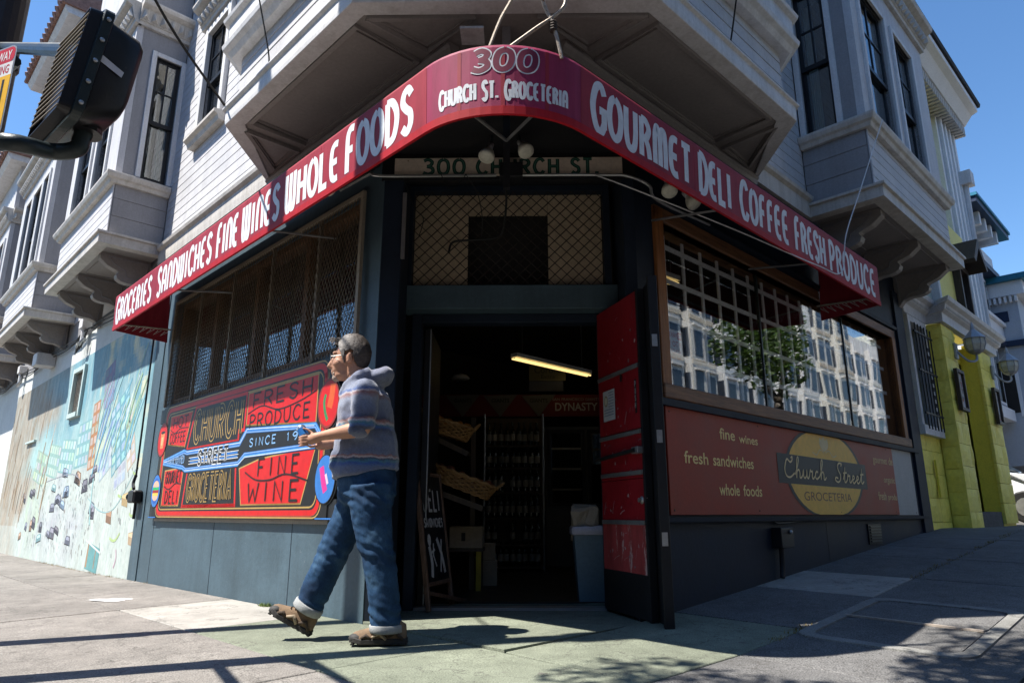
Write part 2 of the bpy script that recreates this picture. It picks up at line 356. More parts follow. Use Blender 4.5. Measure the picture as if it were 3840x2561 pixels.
def concrete(name, col, aggr=.25, stain=(.12, .11, .10), stain_amt=0.0, rand=.10):
    m, nt, p = nodes(name)
    big = tex(nt, 'ShaderNodeTexNoise', .9, 6, .62); mid = tex(nt, 'ShaderNodeTexNoise', 6, 6, .7); fine = tex(nt, 'ShaderNodeTexNoise', 130, 2, .6)
    c = ramp(nt, big.outputs['Fac'], [(.3, tuple(x*.74 for x in col)), (.7, tuple(min(1, x*1.16) for x in col))])
    c = mixc(nt, 1.0, c, ramp(nt, mid.outputs['Fac'], [(.3, (.76,)*3), (.7, (1.10,)*3)]), 'MULTIPLY')
    c = mixc(nt, 1.0, c, ramp(nt, fine.outputs['Fac'], [(.32, (1-aggr*1.4,)*3), (.5, (1,)*3), (.68, (1+aggr,)*3)]), 'MULTIPLY')
    oi = nt.nodes.new('ShaderNodeObjectInfo'); c = mixc(nt, 1.0, c, ramp(nt, oi.outputs['Random'], [(0, (1-rand,)*3), (1, (1+rand*.5,)*3)]), 'MULTIPLY')
    sn = tex(nt, 'ShaderNodeTexNoise', 4.2, 3, .5); c = mixc(nt, ramp(nt, sn.outputs['Fac'], [(.69-stain_amt, (0, 0, 0)), (.73-stain_amt, (.75,)*3)]), c, stain)
    vo = nt.nodes.new('ShaderNodeTexVoronoi'); vo.inputs['Scale'].default_value = 2.9; g = nt.nodes.new('ShaderNodeNewGeometry'); nt.links.new(g.outputs['Position'], vo.inputs['Vector'])
    c = mixc(nt, ramp(nt, vo.outputs['Distance'], [(.035, (.7,)*3), (.06, (0, 0, 0))]), c, (.07, .065, .06))          # trodden chewing gum
    ck = tex(nt, 'ShaderNodeTexNoise', 1.1, 8, .6); mth = nt.nodes.new('ShaderNodeMath'); mth.operation = 'SUBTRACT'; mth.inputs[1].default_value = .5; nt.links.new(ck.outputs['Fac'], mth.inputs[0]); ab_ = nt.nodes.new('ShaderNodeMath'); ab_.operation = 'ABSOLUTE'; nt.links.new(mth.outputs[0], ab_.inputs[0])
    c = mixc(nt, ramp(nt, ab_.outputs[0], [(.0, (.75,)*3), (.0045, (0, 0, 0))]), c, (.06, .055, .05))      # hairline cracks
    nt.links.new(c, p.inputs['Base Color']); p.inputs['Roughness'].default_value = .85; p.inputs['Specular IOR Level'].default_value = .25
    b = nt.nodes.new('ShaderNodeBump'); b.inputs['Strength'].default_value = .35; b.inputs['Distance'].default_value = .006
    nt.links.new(fine.outputs['Fac'], b.inputs['Height']); nt.links.new(b.outputs[0], p.inputs['Normal']); return m
CONC = concrete('sidewalk_concrete', (.235, .217, .197), .40)
CONC_L = concrete('pale_new_concrete', (.37, .352, .32), .14, rand=.04)
CONC_G = concrete('green_tinted_concrete', (.205, .222, .168), .30, rand=.05)
CONC_D = concrete('dark_aggregate_concrete', (.15, .146, .143), .5, rand=.12)
JOINT = paint('joint_dirt', (.10, .085, .065), .95, .3, 12, .3, 60)
ASPH = concrete('road_asphalt', (.055, .055, .057), .35, rand=0)

def sheet(name, us, vs_, z, mat, kind='structure'):
    mb = MB(); nu, nv = len(us), len(vs_)
    mb.add([UV(u, v, z) for u in us for v in vs_], [(i*nv+j, (i+1)*nv+j, (i+1)*nv+j+1, i*nv+j+1) for i in range(nu-1) for j in range(nv-1)])
    o = mb.build(name, mat, recalc=False); tag(o, kind=kind); return o
FARS = [-600, -250, -120, -60, -30, -16, -8, -5, -3, -1, 0, 1, 2, 4, 6, 9, 13, 18, 25, 34, 45, 60, 81, 120, 250, 600]
sheet('terrain', FARS, FARS, -.42, JOINT)
steps = [-3.62, -3, -2, -1, 0, .5, 1, 1.5, 2, 3, 4.5, 6, 8, 11, 15, 20, 30, 45, 62, 82]
# roads: the street on the left runs along v, the street on the right along u; both meet behind the camera
sheet('road', [-14.6, -12, -8, -3.62], [-60, -30, -14.6, -3.62]+steps[1:], -.132, ASPH)
sheet('side_road', [-3.62]+steps[1:], [-14.6, -11, -7, -3.62], -.128, ASPH)
# opposite pavement of the right-hand street
sheet('far_pavement', [-3.6]+steps[1:], [-18.2, -16, -14.62], -.01, CONC)
# pavement bed (dirt in the joints) and its slabs
sheet('sidewalk_bed', [-3.6, -2, -.9, 0], [-3.6, -2, -1, 0, 1, 2, 4, 6, 10, 16, 24, 40], -.030, JOINT)
sheet('sidewalk_bed_uphill', [0]+steps[4:], [-3.6, -2, -.9, 0, .4], -.031, JOINT)
mb = MB()
for pts_ in ([(-3.6, v) for v in (-3.6, -1, 2, 6, 12, 20, 31)], [(u, -3.6) for u in (-3.45, -1.5, 0, 1, 2, 4, 8, 14, 20, 30)]):
    for (ua, va), (ub, vb) in zip(pts_, pts_[1:]):
        e = (.15, 0) if ua == ub else (0, .15); q = [(ua, va), (ub, vb), (ub+e[0], vb+e[1]), (ua+e[0], va+e[1])]
        mb.prism([UV(a, b, -.16) for a, b in q], [UV(a, b, .0) for a, b in q])
walk = mb.build('sidewalk', CONC)
tag(walk, kind='structure')
gap = .006
us = [-3.44, -2.2, -.97, .0]; vl = [-3.44, -2.2, -.97, .35, 2.15, 3.75, 5.2, 6.6, 8.1, 9.6, 11.1, 12.8, 14.6, 16.5, 19, 22, 26, 31]
def slab(u0, u1, v0, v1, mat, dz=0):
    n = 2; mb = MB(); g = gap
    P = [(u0+g, v0+g), (u1-g, v0+g), (u1-g, v1-g), (u0+g, v1-g)]
    t = random.uniform(-.002, .002)
    top = [UV(u, v, dz+t) for u, v in P]; bot = [UV(u, v, -.06) for u, v in P]
    return mb.prism(bot, top).build('paving_slab', mat, walk, bevel=.004)
for i in range(3):                                    # left street and corner square
    for j in range(len(vl)-1):
        m = CONC
        if i == 2 and 2 <= j <= 3: m = CONC_G
        if i == 2 and j == 4: m = CONC_L
        if i == 0 and j == 2: m = CONC_L
        if i == 2 and j == 2: m = CONC_G
        slab(us[i], us[i+1], vl[j], vl[j+1], m)
ur = [0, .9, 1.75, 3.03, 4.05, 5.4, 6.3, 7.3, 8.8, 10.4, 12, 13.7, 15.5, 18, 21, 25, 30]
for i in range(len(ur)-1):                            # right street, uphill
    for j in range(3):
        m = CONC_D
        if j == 2 and i < 2: m = CONC_G
        if j == 1 and i == 0: m = CONC_D
        if j == 2 and i == 3: m = CONC_L
        slab(ur[i], ur[i+1], us[j], us[j+1], m)
# entrance slab inside the cut corner
mb = MB(); ent = [(0.0, 0.0), (2.1, 0.0), (2.0, .06), (2.35, .55), (.55, 2.35), (.06, 2.0), (0, 2.1)]
mb.prism([UV(u+.004, v+.004, -.06) for u, v in ent], [V((*UV(u+.004, v+.004).xy, .012)) for u, v in ent]); mb.build('paving_slab', CONC_G, walk, bevel=.003)
# cellar hatch set in the right-hand pavement
hatch = thing('cellar_hatch', UV(2.25, -1.45), 'concrete cellar hatch with rounded pale kerb and a rusty bar, flush in the pavement', 'hatch')
def rrect(u0, u1, v0, v1, r, n=5):
    out = []
    for cx, cy, a in ((u1-r, v1-r, 0), (u0+r, v1-r, pi/2), (u0+r, v0+r, pi), (u1-r, v0+r, 1.5*pi)):
        out += [(cx+r*cos(a+pi/2*i/n), cy+r*sin(a+pi/2*i/n)) for i in range(n+1)]
    return out
o1 = rrect(1.52, 2.98, -1.96, -.99, .14); i1 = rrect(1.60, 2.90, -1.88, -1.07, .10)
mb = MB(); n = len(o1)
mb.add([UV(u, v, .013) for u, v in o1]+[UV(u, v, .013) for u, v in i1]+[UV(u, v, -.02) for u, v in o1]+[UV(u, v, -.02) for u, v in i1],
       [(k, (k+1) % n, n+(k+1) % n, n+k) for k in range(n)]+[(k, 2*n+k, 2*n+(k+1) % n, (k+1) % n) for k in range(n)]+[(n+k, n+(k+1) % n, 3*n+(k+1) % n, 3*n+k) for k in range(n)])
mb.build('kerb_ring', concrete('hatch_kerb_concrete', (.24, .235, .22), .25, rand=0), hatch)
for a, b in ((1.62, 2.23), (2.25, 2.88)):
    q = rrect(a, b, -1.865, -1.085, .07); MB().prism([UV(u, v, -.01) for u, v in q], [UV(u, v, .006) for u, v in q]).build('lid', CONC_D, hatch)
MB().bar(UV(2.24, -1.86, .012), UV(2.24, -1.05, .012), .03, .012).build('hinge_bar', RUST, hatch)
# white paint spill on the left pavement
mb = MB(); sp_ = []
for k in range(26):
    a = 2*pi*k/26; r = .5+.28*noise.noise(V((cos(a)*1.7, sin(a)*1.7, 3.1)))+.22*(abs(sin(1.5*a)))
    sp_.append((r*cos(a), r*sin(a)))
o_ = UV(-.81, 4.6)
mb.face(*[V((o_.x+x*.30, o_.y+y*.17, hg(o_.x, o_.y)+.0055)) for x, y in sp_]); tag(mb.build('paint_spill', paint('white_paint_spill', (.7, .7, .7), .7, .15, 20, .1, 60)), 'splash of white paint dried on the sunlit pavement', 'paint spill')
# ============================================================ the corner building
bld = thing('corner_building', UV(1.2, 1.2), 'grey corner house with bay windows and a dark blue shop front cut across the corner', 'building')
def wallgrid(mb, fr, a0, a1, n0, n1, z0, z1, holes):
    A = sorted({a0, a1, *[x for h in holes for x in h[:2] if a0 < x < a1]}); Z = sorted({z0, z1, *[x for h in holes for x in h[2:] if z0 < x < z1]})
    for i in range(len(A)-1):
        run = None
        for j in range(len(Z)-1):
            ca, cz = (A[i]+A[i+1])/2, (Z[j]+Z[j+1])/2
            solid = not any(h[0] < ca < h[1] and h[2] < cz < h[3] for h in holes)
            if solid:
                if run is None: run = Z[j]
                top = Z[j+1]
            if (not solid or j == len(Z)-2) and run is not None: mb.box(fr, A[i], A[i+1], n0, n1, run, top if solid or True else 0); run = None
    return mb
def siding(fr, a0, a1, n, z0, z1, parent, h=.135, mat=None, holes=()):
    z = z0
    while z < z1-.02:
        zt = min(z+h, z1); segs = [(a0, a1)]
        for ha, hb, hz0, hz1 in holes:
            if hz0 < (z+zt)/2 < hz1:
                segs = [q for s, e in segs for q in ((s, min(e, ha)), (max(s, hb), e)) if q[1]-q[0] > .03]
        for s, e in segs:
            MB().ext(fr, [(n, z+.002), (n+.016, z+.002), (n+.012, zt-.001), (n, zt-.001)], s, e).build('siding_board', mat or SIDING, parent)
        z = zt
def cornice(name, mat, parent, fr, a0, a1, n, prof, ends=True):
    return MB().ext(fr, [(n+x, z) for x, z in prof], a0, a1).build(name, mat, parent)
def window(fr, a0, a1, n, z0, z1, parent, cols=2, rows=2, meet=.47, casing=WHITE, depth=.16, curtain=True, cas=.07):
    """double-hung sash: casing, black sashes, glazing bars, two panes, dark room with a curtain behind"""
    mb = MB()
    for q in ((a0-cas, a0, n-.03, n+.035, z0-.0, z1+cas), (a1, a1+cas, n-.03, n+.035, z0-.0, z1+cas), (a0, a1, n-.03, n+.033, z1, z1+cas)): mb.box(fr, *q)
    mb.build('casing', casing, parent, bevel=.004)
    zm = z0+(z1-z0)*meet; w = .055
    for k, (b0, b1, nn) in enumerate(((z0, zm+.03, n-.075), (zm-.03, z1, n-.04))):
        mb = MB(); f = .07 if k == 0 else .05
        mb.box(fr, a0, a0+w, nn-.03, nn, b0, b1).box(fr, a1-w, a1, nn-.03, nn, b0, b1).box(fr, a0+w, a1-w, nn-.03, nn, b0, b0+f+.01).box(fr, a0+w, a1-w, nn-.03, nn, b1-.05, b1)
        mb.build('sash', SASH, parent)
        if k == 1:
            for i in range(1, cols): MB().box(fr, a0+w+(a1-a0-2*w)*i/cols-.011, a0+w+(a1-a0-2*w)*i/cols+.011, nn-.026, nn-.002, b0+f, b1-.05).build('glazing_bar', SASH, parent)
            for i in range(1, rows): MB().box(fr, a0+w, a1-w, nn-.025, nn-.003, b0+(b1-b0)*i/rows-.011, b0+(b1-b0)*i/rows+.011).build('glazing_bar', SASH, parent)
        part('pane', GLASS, parent, fr, a0+w-.005, a1-w+.005, nn-.019, nn-.014, b0+f-.01, b1-.04)
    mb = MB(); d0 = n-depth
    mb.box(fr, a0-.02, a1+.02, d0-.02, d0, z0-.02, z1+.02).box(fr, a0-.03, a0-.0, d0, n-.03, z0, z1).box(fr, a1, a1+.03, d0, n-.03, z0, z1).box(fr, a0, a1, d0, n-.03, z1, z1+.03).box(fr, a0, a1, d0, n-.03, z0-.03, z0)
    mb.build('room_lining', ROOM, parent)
    if curtain:
        k = (a1-a0); mb = MB(); pts = [(a0+.02+k*.30*i/14, d0+.03+.014*sin(i*2.1)) for i in range(15)]
        mb.add([fr(a, m, z) for a, m in pts for z in (z0+.02, z1-.02)], [(2*i, 2*i+2, 2*i+3, 2*i+1) for i in range(14)]); mb.build('curtain', CURTAIN, parent)
def bracket(fr, a, w, n1, ztop, parent, mat=SOFFIT, zb=3.9):
    """carved corbel: S-shaped profile with a sunk side panel"""
    H = ztop-zb
    pr = [(0.0, ztop), (n1, ztop), (n1, ztop-.10), (n1*.84, ztop-.19), (n1*.66, ztop-.235), (n1*.62, ztop-.255), (n1*.66, ztop-.30), (n1*.63, ztop-.355), (n1*.56, ztop-.385), (n1*.45, ztop-.40), (n1*.30, ztop-.40), (n1*.16, ztop-.43), (n1*.06, zb+.015), (0, zb)]
    o = MB().ext(fr, pr, a-w/2, a+w/2).build('bracket', mat, parent, bevel=.004)
    inner = [(n1*.06, ztop-.05), (n1*.86, ztop-.05), (n1*.72, ztop-.15), (n1*.50, ztop-.22), (n1*.46, ztop-.31), (n1*.28, ztop-.335), (n1*.1, zb+.06)]
    for s in (-1, 1):
        # raised moulding round the sunk panel
        mb = MB(); pts = [fr(a+s*(w/2+.004), x, z) for x, z in inner]; mb.tube(pts+[pts[0]], .009, 4, False); 
        mb.build('bracket_moulding', GREY, parent)
def leafcornice(fr, a0, a1, n, z0, z1, parent, pitch=.13):
    """cornice with a carved frieze of leaves"""
    cornice('window_cornice', TRIM, parent, fr, a0, a1, n, [(-.04, z0), (.05, z0), (.06, z0+.05), (.08, z0+.06), (.12, z1-.11), (.20, z1-.07), (.22, z1-.03), (.22, z1), (-.04, z1)])
    mb = MB(); k = int((a1-a0)/pitch)
    for i in range(k):
        a = a0+(i+.5)*(a1-a0)/k; b = .5*(a1-a0)/k*.8
        mb.add([fr(a-b, n+.09, z0+.075), fr(a+b, n+.09, z0+.075), fr(a+b*.6, n+.125, z1-.14), fr(a, n+.13, z1-.12), fr(a-b*.6, n+.125, z1-.14), fr(a, n+.155, z0+.11)], [(0, 1, 5), (1, 2, 5), (2, 3, 5), (3, 4, 5), (4, 0, 5)])
    mb.build('leaf_frieze', TRIM, parent)
def bay(fr, a0, a1, out, zb, zs, wins, sidewin, parent, label, low=-1, cornz=8.02, top=10.6, brks=(), zbr=3.9, sidemat=None):
    """square oriel: moulded base, boarded apron, sill, windows, leafy cornice. low=-1: the visible side is at a0"""
    b = bpy.data.objects.new('bay_window', None); link(b, fr((a0+a1)/2, 0, zb), parent); b['label'] = label
    zt = top; t = .09
    # base moulding, soffit
    for nm, prof in (('base_moulding', [(-.05, zb), (.10, zb), (.10, zb+.13), (.13, zb+.14), (.13, zb+.17), (.02, zb+.19), (-.05, zb+.19)]),):
        mb = MB(); P = [(a0, 0), (a0, out), (a1, out), (a1, 0)]
        ring = []
        for (a, m), (da, dn) in zip(P, ((-1, 0), (-1, 1), (1, 1), (1, 0))):
            ring.append([fr(a+da*x, m+dn*x, z) for x, z in prof])
        mb.rings(ring, True); mb.build(nm, TRIM if low else TRIM, b)
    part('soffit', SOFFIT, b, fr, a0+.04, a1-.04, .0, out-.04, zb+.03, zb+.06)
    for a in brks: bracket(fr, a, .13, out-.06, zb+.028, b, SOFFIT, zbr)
    k = len(brks)
    for i in range(k-1):
        mb = MB(); x0, x1 = brks[i]+.13, brks[i+1]-.13
        pts = [fr(x0, .1, zb+.026), fr(x1, .1, zb+.026), fr(x1, out-.14, zb+.026), fr(x0, out-.14, zb+.026)]
        mb.tube(pts+[pts[0]], .012, 4, False); mb.build('soffit_moulding', SOFFIT, b)
    # apron boards
    siding(fr, a0-.0, a1+.0, out-.02, zb+.19, zs, b)
    part('apron', GREY, b, fr, a0+.012, a1-.012, .02, out-.021, zb+.19, zs)
    side = Fr(fr(a0 if low < 0 else a1, 0, 0), fr.n, fr.a*(-1 if low < 0 else 1))
    z = zb+.19
    while z < zs-.02:
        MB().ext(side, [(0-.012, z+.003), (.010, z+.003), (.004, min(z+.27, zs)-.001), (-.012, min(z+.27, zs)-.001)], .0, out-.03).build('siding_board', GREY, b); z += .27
    # sill
    prof = [(-.05, zs), (.05, zs), (.07, zs+.05), (.10, zs+.07), (.12, zs+.12), (.12, zs+.15), (.0, zs+.18), (-.05, zs+.18)]
    mb = MB(); mb.rings([[fr(a+da*x, m+dn*x, zz) for x, zz in prof] for (a, m), (da, dn) in zip(((a0, 0), (a0, out), (a1, out), (a1, 0)), ((-1, 0), (-1, 1), (1, 1), (1, 0)))]); mb.build('sill', TRIM, b, bevel=.004)
    z0 = zs+.18
    # walls between the windows
    wallgrid(MB(), fr, a0, a1, out-t, out, z0, zt, [(w0, w1, wz0, wz1) for w0, w1, wz0, wz1 in wins]).build('front_wall', SIDING, b)
    sh = [sidewin] if sidewin else []
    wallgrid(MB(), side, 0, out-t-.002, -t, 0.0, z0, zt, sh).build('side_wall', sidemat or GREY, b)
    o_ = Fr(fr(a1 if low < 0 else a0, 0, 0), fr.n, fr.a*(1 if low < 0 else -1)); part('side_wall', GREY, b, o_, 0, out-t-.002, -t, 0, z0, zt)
    for w in wins: window(fr, w[0], w[1], out, w[2], w[3], b, casing=WHITE, depth=.3)
    for w in sh: window(side, w[0], w[1], 0, w[2], w[3], b, casing=WHITE, depth=.3)
    part('roof_slab', GREY, b, fr, a0+.01, a1-.01, .0, out-.01, zt-.05, zt)
    if cornz:
        leafcornice(fr, a0-.05, a1+.05, out, cornz, cornz+.36, b); leafcornice(side, -.05, out+.0, 0.0, cornz, cornz+.36, b)
    return b

# ---- upper walls (boarded) above the shop band
FL2 = 4.50
lw = wallgrid(MB(), LF, 1.2, 11.55, -.25, -.02, FL2-.1, 11.4, [(5.57, 6.30, 5.95, 7.62)]).build('upper_wall', GREY, bld)
rw = MB().box(RF, 1.2, 8.33, -.25, -.02, FL2-.1, 11.4).build('upper_wall', GREY, bld)
siding(LF, 3.3, 7.36, -.02, FL2+.1, 9.4, lw, holes=[(5.45, 6.42, 5.84, 7.75)])
siding(LF, 10.55, 11.5, -.02, FL2+.1, 6.6, lw)
siding(RF, 3.3, 5.2, -.02, FL2+.1, 8.2, rw)
# belt moulding over the shop, both streets
for fr, a1, a0 in ((LF, 7.3, 2.6), (RF, 5.15, 2.6)):
    cornice('belt_moulding', TRIM, bld, fr, a0, a1, 0, [(-.05, 4.27), (.045, 4.27), (.05, 4.36), (.05, 4.47), (.09, 4.50), (.10, 4.54), (.02, 4.58), (-.05, 4.58)])
# single window on the left wall, its hood and sill
w_ = bpy.data.objects.new('side_window', None); link(w_, LF(5.93, 0, 5.9), bld)
window(LF, 5.57, 6.30, .02, 5.95, 7.62, w_, casing=WHITE, cas=.1, meet=.5)
cornice('sill', TRIM, w_, LF, 5.38, 6.50, 0, [(-.02, 5.80), (.08, 5.80), (.10, 5.86), (.15, 5.89), (.15, 5.93), (-.02, 5.96)])
leafcornice(LF, 5.35, 6.55, .02, 7.78, 8.12, w_)
# ---- corner bay with its panelled soffit
cb = bpy.data.objects.new('corner_bay', None); link(cb, V((-.1, 5.2, 4.29)), bld); cb['label'] = 'grey corner bay jutting out over the shop door with panelled soffit'
OUT = .83; ZS = 4.30
def cbp(out, x=0):      # outline of the bay at a given projection
    k = out-.83
    a_in = 3.77+k*.4; a_c = 2.90+k; 
    fy = 4.13-k
    L1 = LF(a_in, 0, 0); L2 = LF(a_c, out, 0)
    # front corners: where the side planes meet the front plane
    xl = -(fy - (C0.y) ) ; 
    sL = (C0.x+C0.y) - out/S2; sR = (C0.y-C0.x) - out/S2
    L3 = V((sL-fy, fy, 0)); R3 = V((fy-sR, fy, 0)); R2 = RF(a_c, out, 0); R1 = RF(a_in, 0, 0)
    return [L1, L2, L3, R3, R2, R1]
def cring(out, z): return [p+V((0, 0, z)) for p in cbp(out)]
mb = MB(); P = cring(.83, ZS); inn = [UV(.9, .9)*1]
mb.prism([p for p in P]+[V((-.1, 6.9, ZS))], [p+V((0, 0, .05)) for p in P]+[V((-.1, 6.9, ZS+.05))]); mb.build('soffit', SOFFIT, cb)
# soffit panels framed by mouldings, as seen from below
def spanel(pts):
    mb = MB()
    for r_, dz in ((.026, -.016), (.016, -.004)):
        c = sum((V(p) for p in pts), V())/len(pts); k = 0 if dz < -.01 else .06
        q = [V(p)+(c-V(p)).normalized()*k+V((0, 0, dz)) for p in pts]
        mb.tube(q+[q[0]], r_, 4, False)
    mb.build('soffit_panel_moulding', SOFFIT, cb)
z = ZS-.003
for fr in (LF, RF):
    spanel([fr(2.70, .69, z), fr(.89, .69, z), fr(.89, .12, z), fr(2.70, .12, z)])
    spanel([fr(2.87, .66, z), fr(2.87, .13, z), fr(3.39, .13, z)])
spanel([V((-1.12, 4.28, z)), V((-.33, 4.28, z)), V((-.72, 4.66, z))])
spanel([V((.93, 4.28, z)), V((.14, 4.28, z)), V((.53, 4.66, z))])
for fr in (LF, RF): MB().ext(fr, [(-.02, 4.20), (.06, 4.20), (.07, 4.25), (.09, 4.27), (.09, 4.296), (-.02, 4.296)], .55, 3.7).build('soffit_moulding', SOFFIT, cb)
# skirt, body, band
def cband(name, mat, prof, bevel=.004):
    rs = [[p+V((0, 0, z)) for p in cbp(.83+x)] for x, z in prof]
    mb = MB(); n = len(rs[0])
    mb.rings([[rs[j][i] for j in range(len(rs))] for i in range(n)], True); return mb.build(name, mat, cb, bevel=bevel)
cband('skirt', WHITE, [(-.12, ZS-.02), (.015, ZS-.02), (.02, ZS+.02), (.02, ZS+.12), (.045, ZS+.135), (.045, ZS+.155), (-.05, ZS+.185), (-.12, ZS+.185)])
for i, (p, q) in enumerate(zip(cbp(.775), cbp(.775)[1:])):
    d = (q-p).normalized(); nrm = V((d.y, -d.x, 0)); ln = (q-p).length; f = Fr(p, d, nrm)
    if nrm.dot(p-V((-.1, 8, 0))) < 0: f = Fr(p, d, -nrm)
    wl = part('bay_wall', GREY, cb, f, 0, ln, -.12, -.02, ZS+.185, 9.5)
    zz = ZS+.185; h = .27 if i in (3,) else .135
    while zz < 5.02:
        MB().ext(f, [(-.02, zz+.003), (.004, zz+.003), (-.002, min(zz+.135, 5.03)-.001), (-.02, min(zz+.135, 5.03)-.001)], 0, ln).build('siding_board', SIDING, cb); zz += .135
cband('sill_band', WHITE, [(-.12, 5.00), (.02, 5.00), (.05, 5.05), (.09, 5.08), (.10, 5.13), (.06, 5.15), (.06, 5.36), (.10, 5.38), (.11, 5.42), (-.05, 5.46), (-.12, 5.46)])

# ---- side bays
bay1 = bay(LF, 7.38, 10.5, .74, 4.42, 5.36, [(8.02, 8.70, 5.56, 7.62), (9.08, 9.98, 5.56, 7.62)], (.06, .42, 5.56, 7.62), bld,
    'bay window over the painted mural, nearest of the row on the left street', brks=(7.82, 9.1, 10.3), zbr=3.92)
bayR = bay(RF, 5.22, 8.45, .78, 4.28, 5.22, [(5.52, 6.50, 5.42, 7.46), (6.88, 7.72, 5.42, 7.46)], (.08, .46, 5.40, 7.46), bld,
    'bay window in the shade over the end of the awning on the right street', brks=(5.55, 6.95, 8.25), zbr=3.78, cornz=7.95)

# ---- ground-floor shop front
SHOP_T = 4.27
# left: slate-blue wall with the big grilled window
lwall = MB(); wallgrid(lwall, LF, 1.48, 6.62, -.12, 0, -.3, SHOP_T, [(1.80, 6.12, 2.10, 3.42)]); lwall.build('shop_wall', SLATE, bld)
MB().box(LF, 6.62, 6.95, -.25, .012, -.3, 3.9).build('corner_pilaster', SLATE, bld)
for a in (2.65, 4.35): part('panel_joint', SLATE_D, bld, LF, a-.004, a+.004, -.001, .002, -.1, .70)
part('panel_joint', SLATE_D, bld, LF, 6.20, 6.208, -.001, .002, -.1, 2.05)
# right: slate wall with its shade put into the colour, and the wood-framed window
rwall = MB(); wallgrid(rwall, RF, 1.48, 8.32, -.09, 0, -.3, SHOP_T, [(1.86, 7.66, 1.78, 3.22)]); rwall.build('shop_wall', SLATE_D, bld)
for z0, z1 in ((1.60, 1.655), (.70, .735)): cornice('sign_ledge', SLATE_D, bld, RF, 1.60, 8.1, 0, [(-.01, z0), (.05, z0), (.055, z1), (-.01, z1)])
part('end_pilaster', SLATE_D, bld, RF, 7.95, 8.32, .001, .035, -.2, 4.0)
part('base_joint', BLACK, bld, RF, 4.70, 4.706, -.001, .002, .1, .70)
# cut corner: columns, recess, head
for s, (x0, x1) in ((-1, (-1.15, -1.10)), (1, (.90, .95))):
    pass
zh = 3.655
mb = MB()
yl = 5.27; XL = -1.15; XR = .95
mb.prism([V((XL, yl, -.2)), V((XL+.17, yl, -.2)), V((XL+.17, 5.62, -.2)), V((XL+.05, 5.98, -.2)), V((XL-.35, 5.85, -.2))], [V((XL, yl, zh)), V((XL+.17, yl, zh)), V((XL+.17, 5.62, zh)), V((XL+.05, 5.98, zh)), V((XL-.35, 5.85, zh))]); mb.build('door_column', SLATE_D, bld, bevel=.008)
mb = MB(); mb.prism([V((XR, yl, -.2)), V((XR-.10, yl, -.2)), V((XR-.10, 5.98, -.2)), V((XR+.35, 5.85, -.2))], [V((XR, yl, zh)), V((XR-.10, yl, zh)), V((XR-.10, 5.98, zh)), V((XR+.35, 5.85, zh))]); mb.build('door_column', SLATE_D, bld, bevel=.008)
part('door_head', BLACK, bld, WF, XL-.02, XR+.02, yl-.004, yl+.05, 3.49, 4.28); part('recess_ceiling', BLACK, bld, WF, XL-.3, XR+.3, yl+.052, 6.05, zh+.002, zh+.05)
# transom over the door: boarded panel with a dark opening and a chain-link screen
YT = 5.72
part('transom_frame', SLATE_D, bld, WF, -1.02, .80, YT-.03, YT+.10, 3.60, 3.652)
for x0, x1 in ((-1.02, -.96), (.74, .80)): part('transom_frame', SLATE_D, bld, WF, x0, x1, YT-.03, YT+.10, 2.70, 3.598)
part('transom_rail', SLATE, bld, WF, -1.02, .85, YT-.05, YT+.16, 2.48, 2.698, bevel=.006)
TAN = paint('tan_board', (.48, .38, .26), .8, .12, 5, .2, 30, wear=(.14, .1, .06), wear_amt=-.15, wscale=7)
for x0, x1, z0, z1 in ((-.957, -.47, 2.702, 3.598), (.25, .737, 2.702, 3.598), (-.47, .25, 3.40, 3.598)):
    part('transom_board', TAN, bld, WF, x0, x1-.003, YT+.06, YT+.08, z0, z1)
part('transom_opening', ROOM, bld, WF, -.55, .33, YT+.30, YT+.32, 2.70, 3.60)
DIAM = paint('rusty_wire', (.05, .04, .035), .6, .3, 20, 0, 30, metal=.5)
mb = MB(); s = .105
for k in range(-12, 32):
    for d in (1, -1):
        x = -.957+k*s; a = V((x, YT-.005+.004*d, 2.702)); b = a+V((d*.896, 0, .896))
        if d < 0: a = a+V((0, 0, 0))
        # clip to frame
        pts = []
        for e in (0, 1):
            pass
        t0, t1 = 0.0, 1.0
        for lim, sg in ((-.957, 1), (.737, -1)):
            da = (a.x-lim)*sg; db = (b.x-lim)*sg
            if da < 0 and db < 0: t0 = 2
            elif da < 0: t0 = max(t0, da/(da-db))
            elif db < 0: t1 = min(t1, da/(da-db))
        if t0 < t1: mb.tube([a.lerp(b, t0), a.lerp(b, t1)], .0046, 4)
tag(mb.build('chain_link_screen', DIAM, bld), kind='stuff')
# wall-mounted metal strip left of the transom
MB().box(WF, -.978, -.948, 5.235, 5.262, 2.78, 3.36).build('metal_strip', STEEL, bld)
# door frame and threshold
YD = 5.90
for x0, x1 in ((-.96, -.87), (.68, .80)): part('door_frame', SLATE_D, bld, WF, x0, x1, YD-.08, YD+.06, .012, 2.478, bevel=.006)
part('door_frame', SLATE_D, bld, WF, -.87, .68, YD-.08, YD+.06, 2.40, 2.478, bevel=.006)
part('threshold', STEEL, bld, WF, -.87, .68, YD-.06, YD+.06, .012, .034)
part('door_leaf', BLACK, bld, WF, -.86, -.81, YD+.07, YD+.85, .03, 2.38)
part('door_leaf_edge', STEEL, bld, WF, -.812, -.802, YD+.065, YD+.075, .03, 2.38)
part('switch_plate', paint('tan_plate', (.35, .32, .26), .5), bld, WF, XL+.02, XL+.09, yl-.012, yl-.001, .30, .50, bevel=.003)
